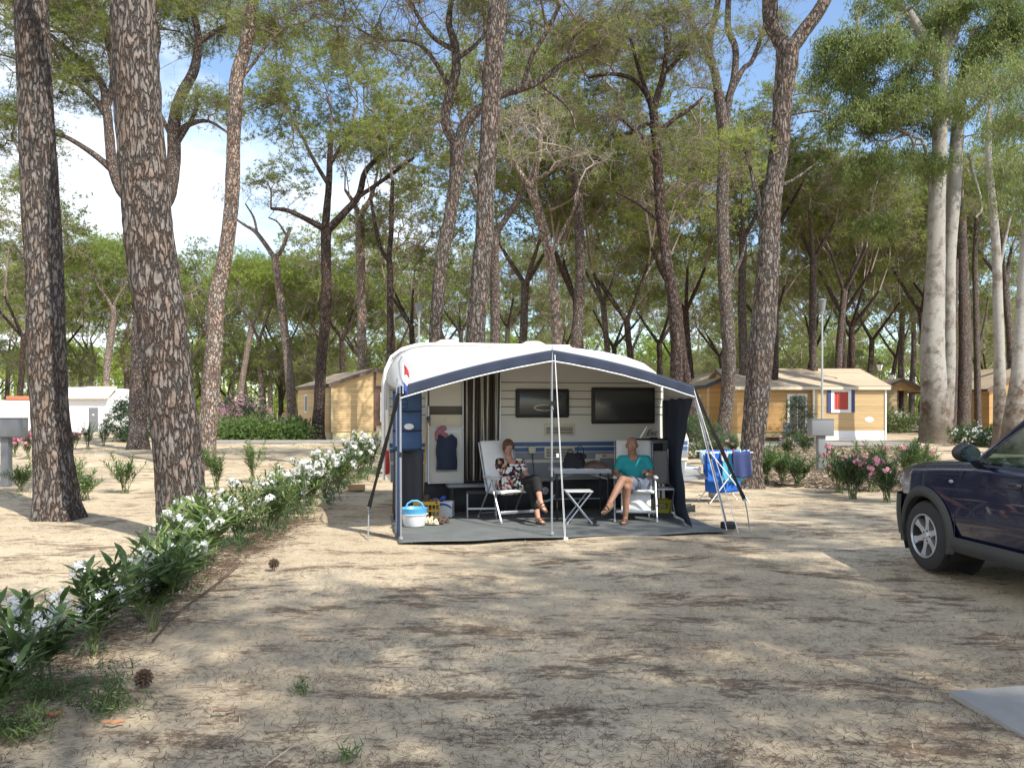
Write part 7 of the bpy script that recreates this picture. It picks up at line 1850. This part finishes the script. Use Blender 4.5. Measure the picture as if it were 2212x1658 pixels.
b = MB(); b.caps(nk+Vector((0,.01,-.035)), ch, 0.075, 0.125); b.caps(ch-Vector((.065,0,0)), ch+Vector((.065,0,0)), 0.122, 0.122); b.caps(ch, pv+Vector((0,0,.01)), 0.145, 0.168); b.caps(shL, shR, 0.064, 0.064)
for a, e in ((shL, elL), (shR, elR)): b.caps(a, a.lerp(e, .42), 0.066, 0.062)
b.caps(hpL, hpL.lerp(knC, .62), 0.128, 0.100); b.caps(hpR, hpR.lerp(knP, .62), 0.128, 0.100); b.caps(hpL, hpR, .15, .15); b.caps(hpL.lerp(knC,.5), hpR.lerp(knP,.5), .1, .1)
fuse(b, 'floral_top', 'floral', pw, 0.009, 4, clip=lambda c: (c-(nk+Vector((.02,-.07,-.02)))).length < 0.082)
b = MB()
for h, k, a in ((hpL, knC, anC), (hpR, knP, anP)): b.caps(h.lerp(k,.2), k, 0.100, 0.076); b.caps(k, k.lerp(a, .52 if a is anC else .60), 0.075, 0.070)
fuse(b, 'trousers', 'trousers', pw, 0.009, 3)
sandal(pw, anP, toP, m='leather'); sandal(pw, anC, toC, upC, m='leather')
# ---- distant bather behind the hedge by the timber cabin
Yb = 45.5; x0 = P(618,0,Yb).x
pb = thing('person', 'small far person in blue swimming shorts standing behind the low green hedge', 'person', (x0, Yb, 0))
V_ = Vector; b = MB(); hc = V_((0.02,0,1.60)); head(b, hc, V_((-.5,-1,-.2)), V_((0,0,1)), .22); b.caps(V_((0,0,1.5)), V_((0,0,1.38)), .05,.06); b.caps(V_((0,0,1.30)), V_((0.03,0,1.0)), .13,.13); b.caps(V_((-.16,0,1.38)), V_((.16,0,1.38)), .05,.05)
for g in (-1,1):
    b.caps(V_((g*.18,0,1.36)), V_((g*.24,-.08,1.10)), .045,.036); b.caps(V_((g*.24,-.08,1.10)), V_((g*.12,-.28,1.0)), .036,.026); hand(b, V_((g*.12,-.28,1.0)), V_((-g*.3,-1,0)), V_((0,0,-1)), g, .8)
    b.caps(V_((g*.09,0,.95)), V_((g*.11,-.03,.50)), .09,.06); b.caps(V_((g*.11,-.03,.50)), V_((g*.12,.02,.09)), .056,.038); footb(b, V_((g*.12,.02,.09)), V_((g*.14,-.12,.03)))
fuse(b, 'body', 'skin_w', pb, .012, 3)
b = MB(); b.caps(V_((-.07,0,.97)), V_((.07,0,.97)), .14,.14)
for g in (-1,1): b.caps(V_((g*.09,0,.93)), V_((g*.11,-.02,.66)), .11,.09)
fuse(b, 'swimming_shorts', 'royal', pb, .014, 3)
b = MB(); b.ell(hc+V_((0,.02,.04)), (.085,.095,.085), 14, 10); b.build('hair', 'hair', pb)
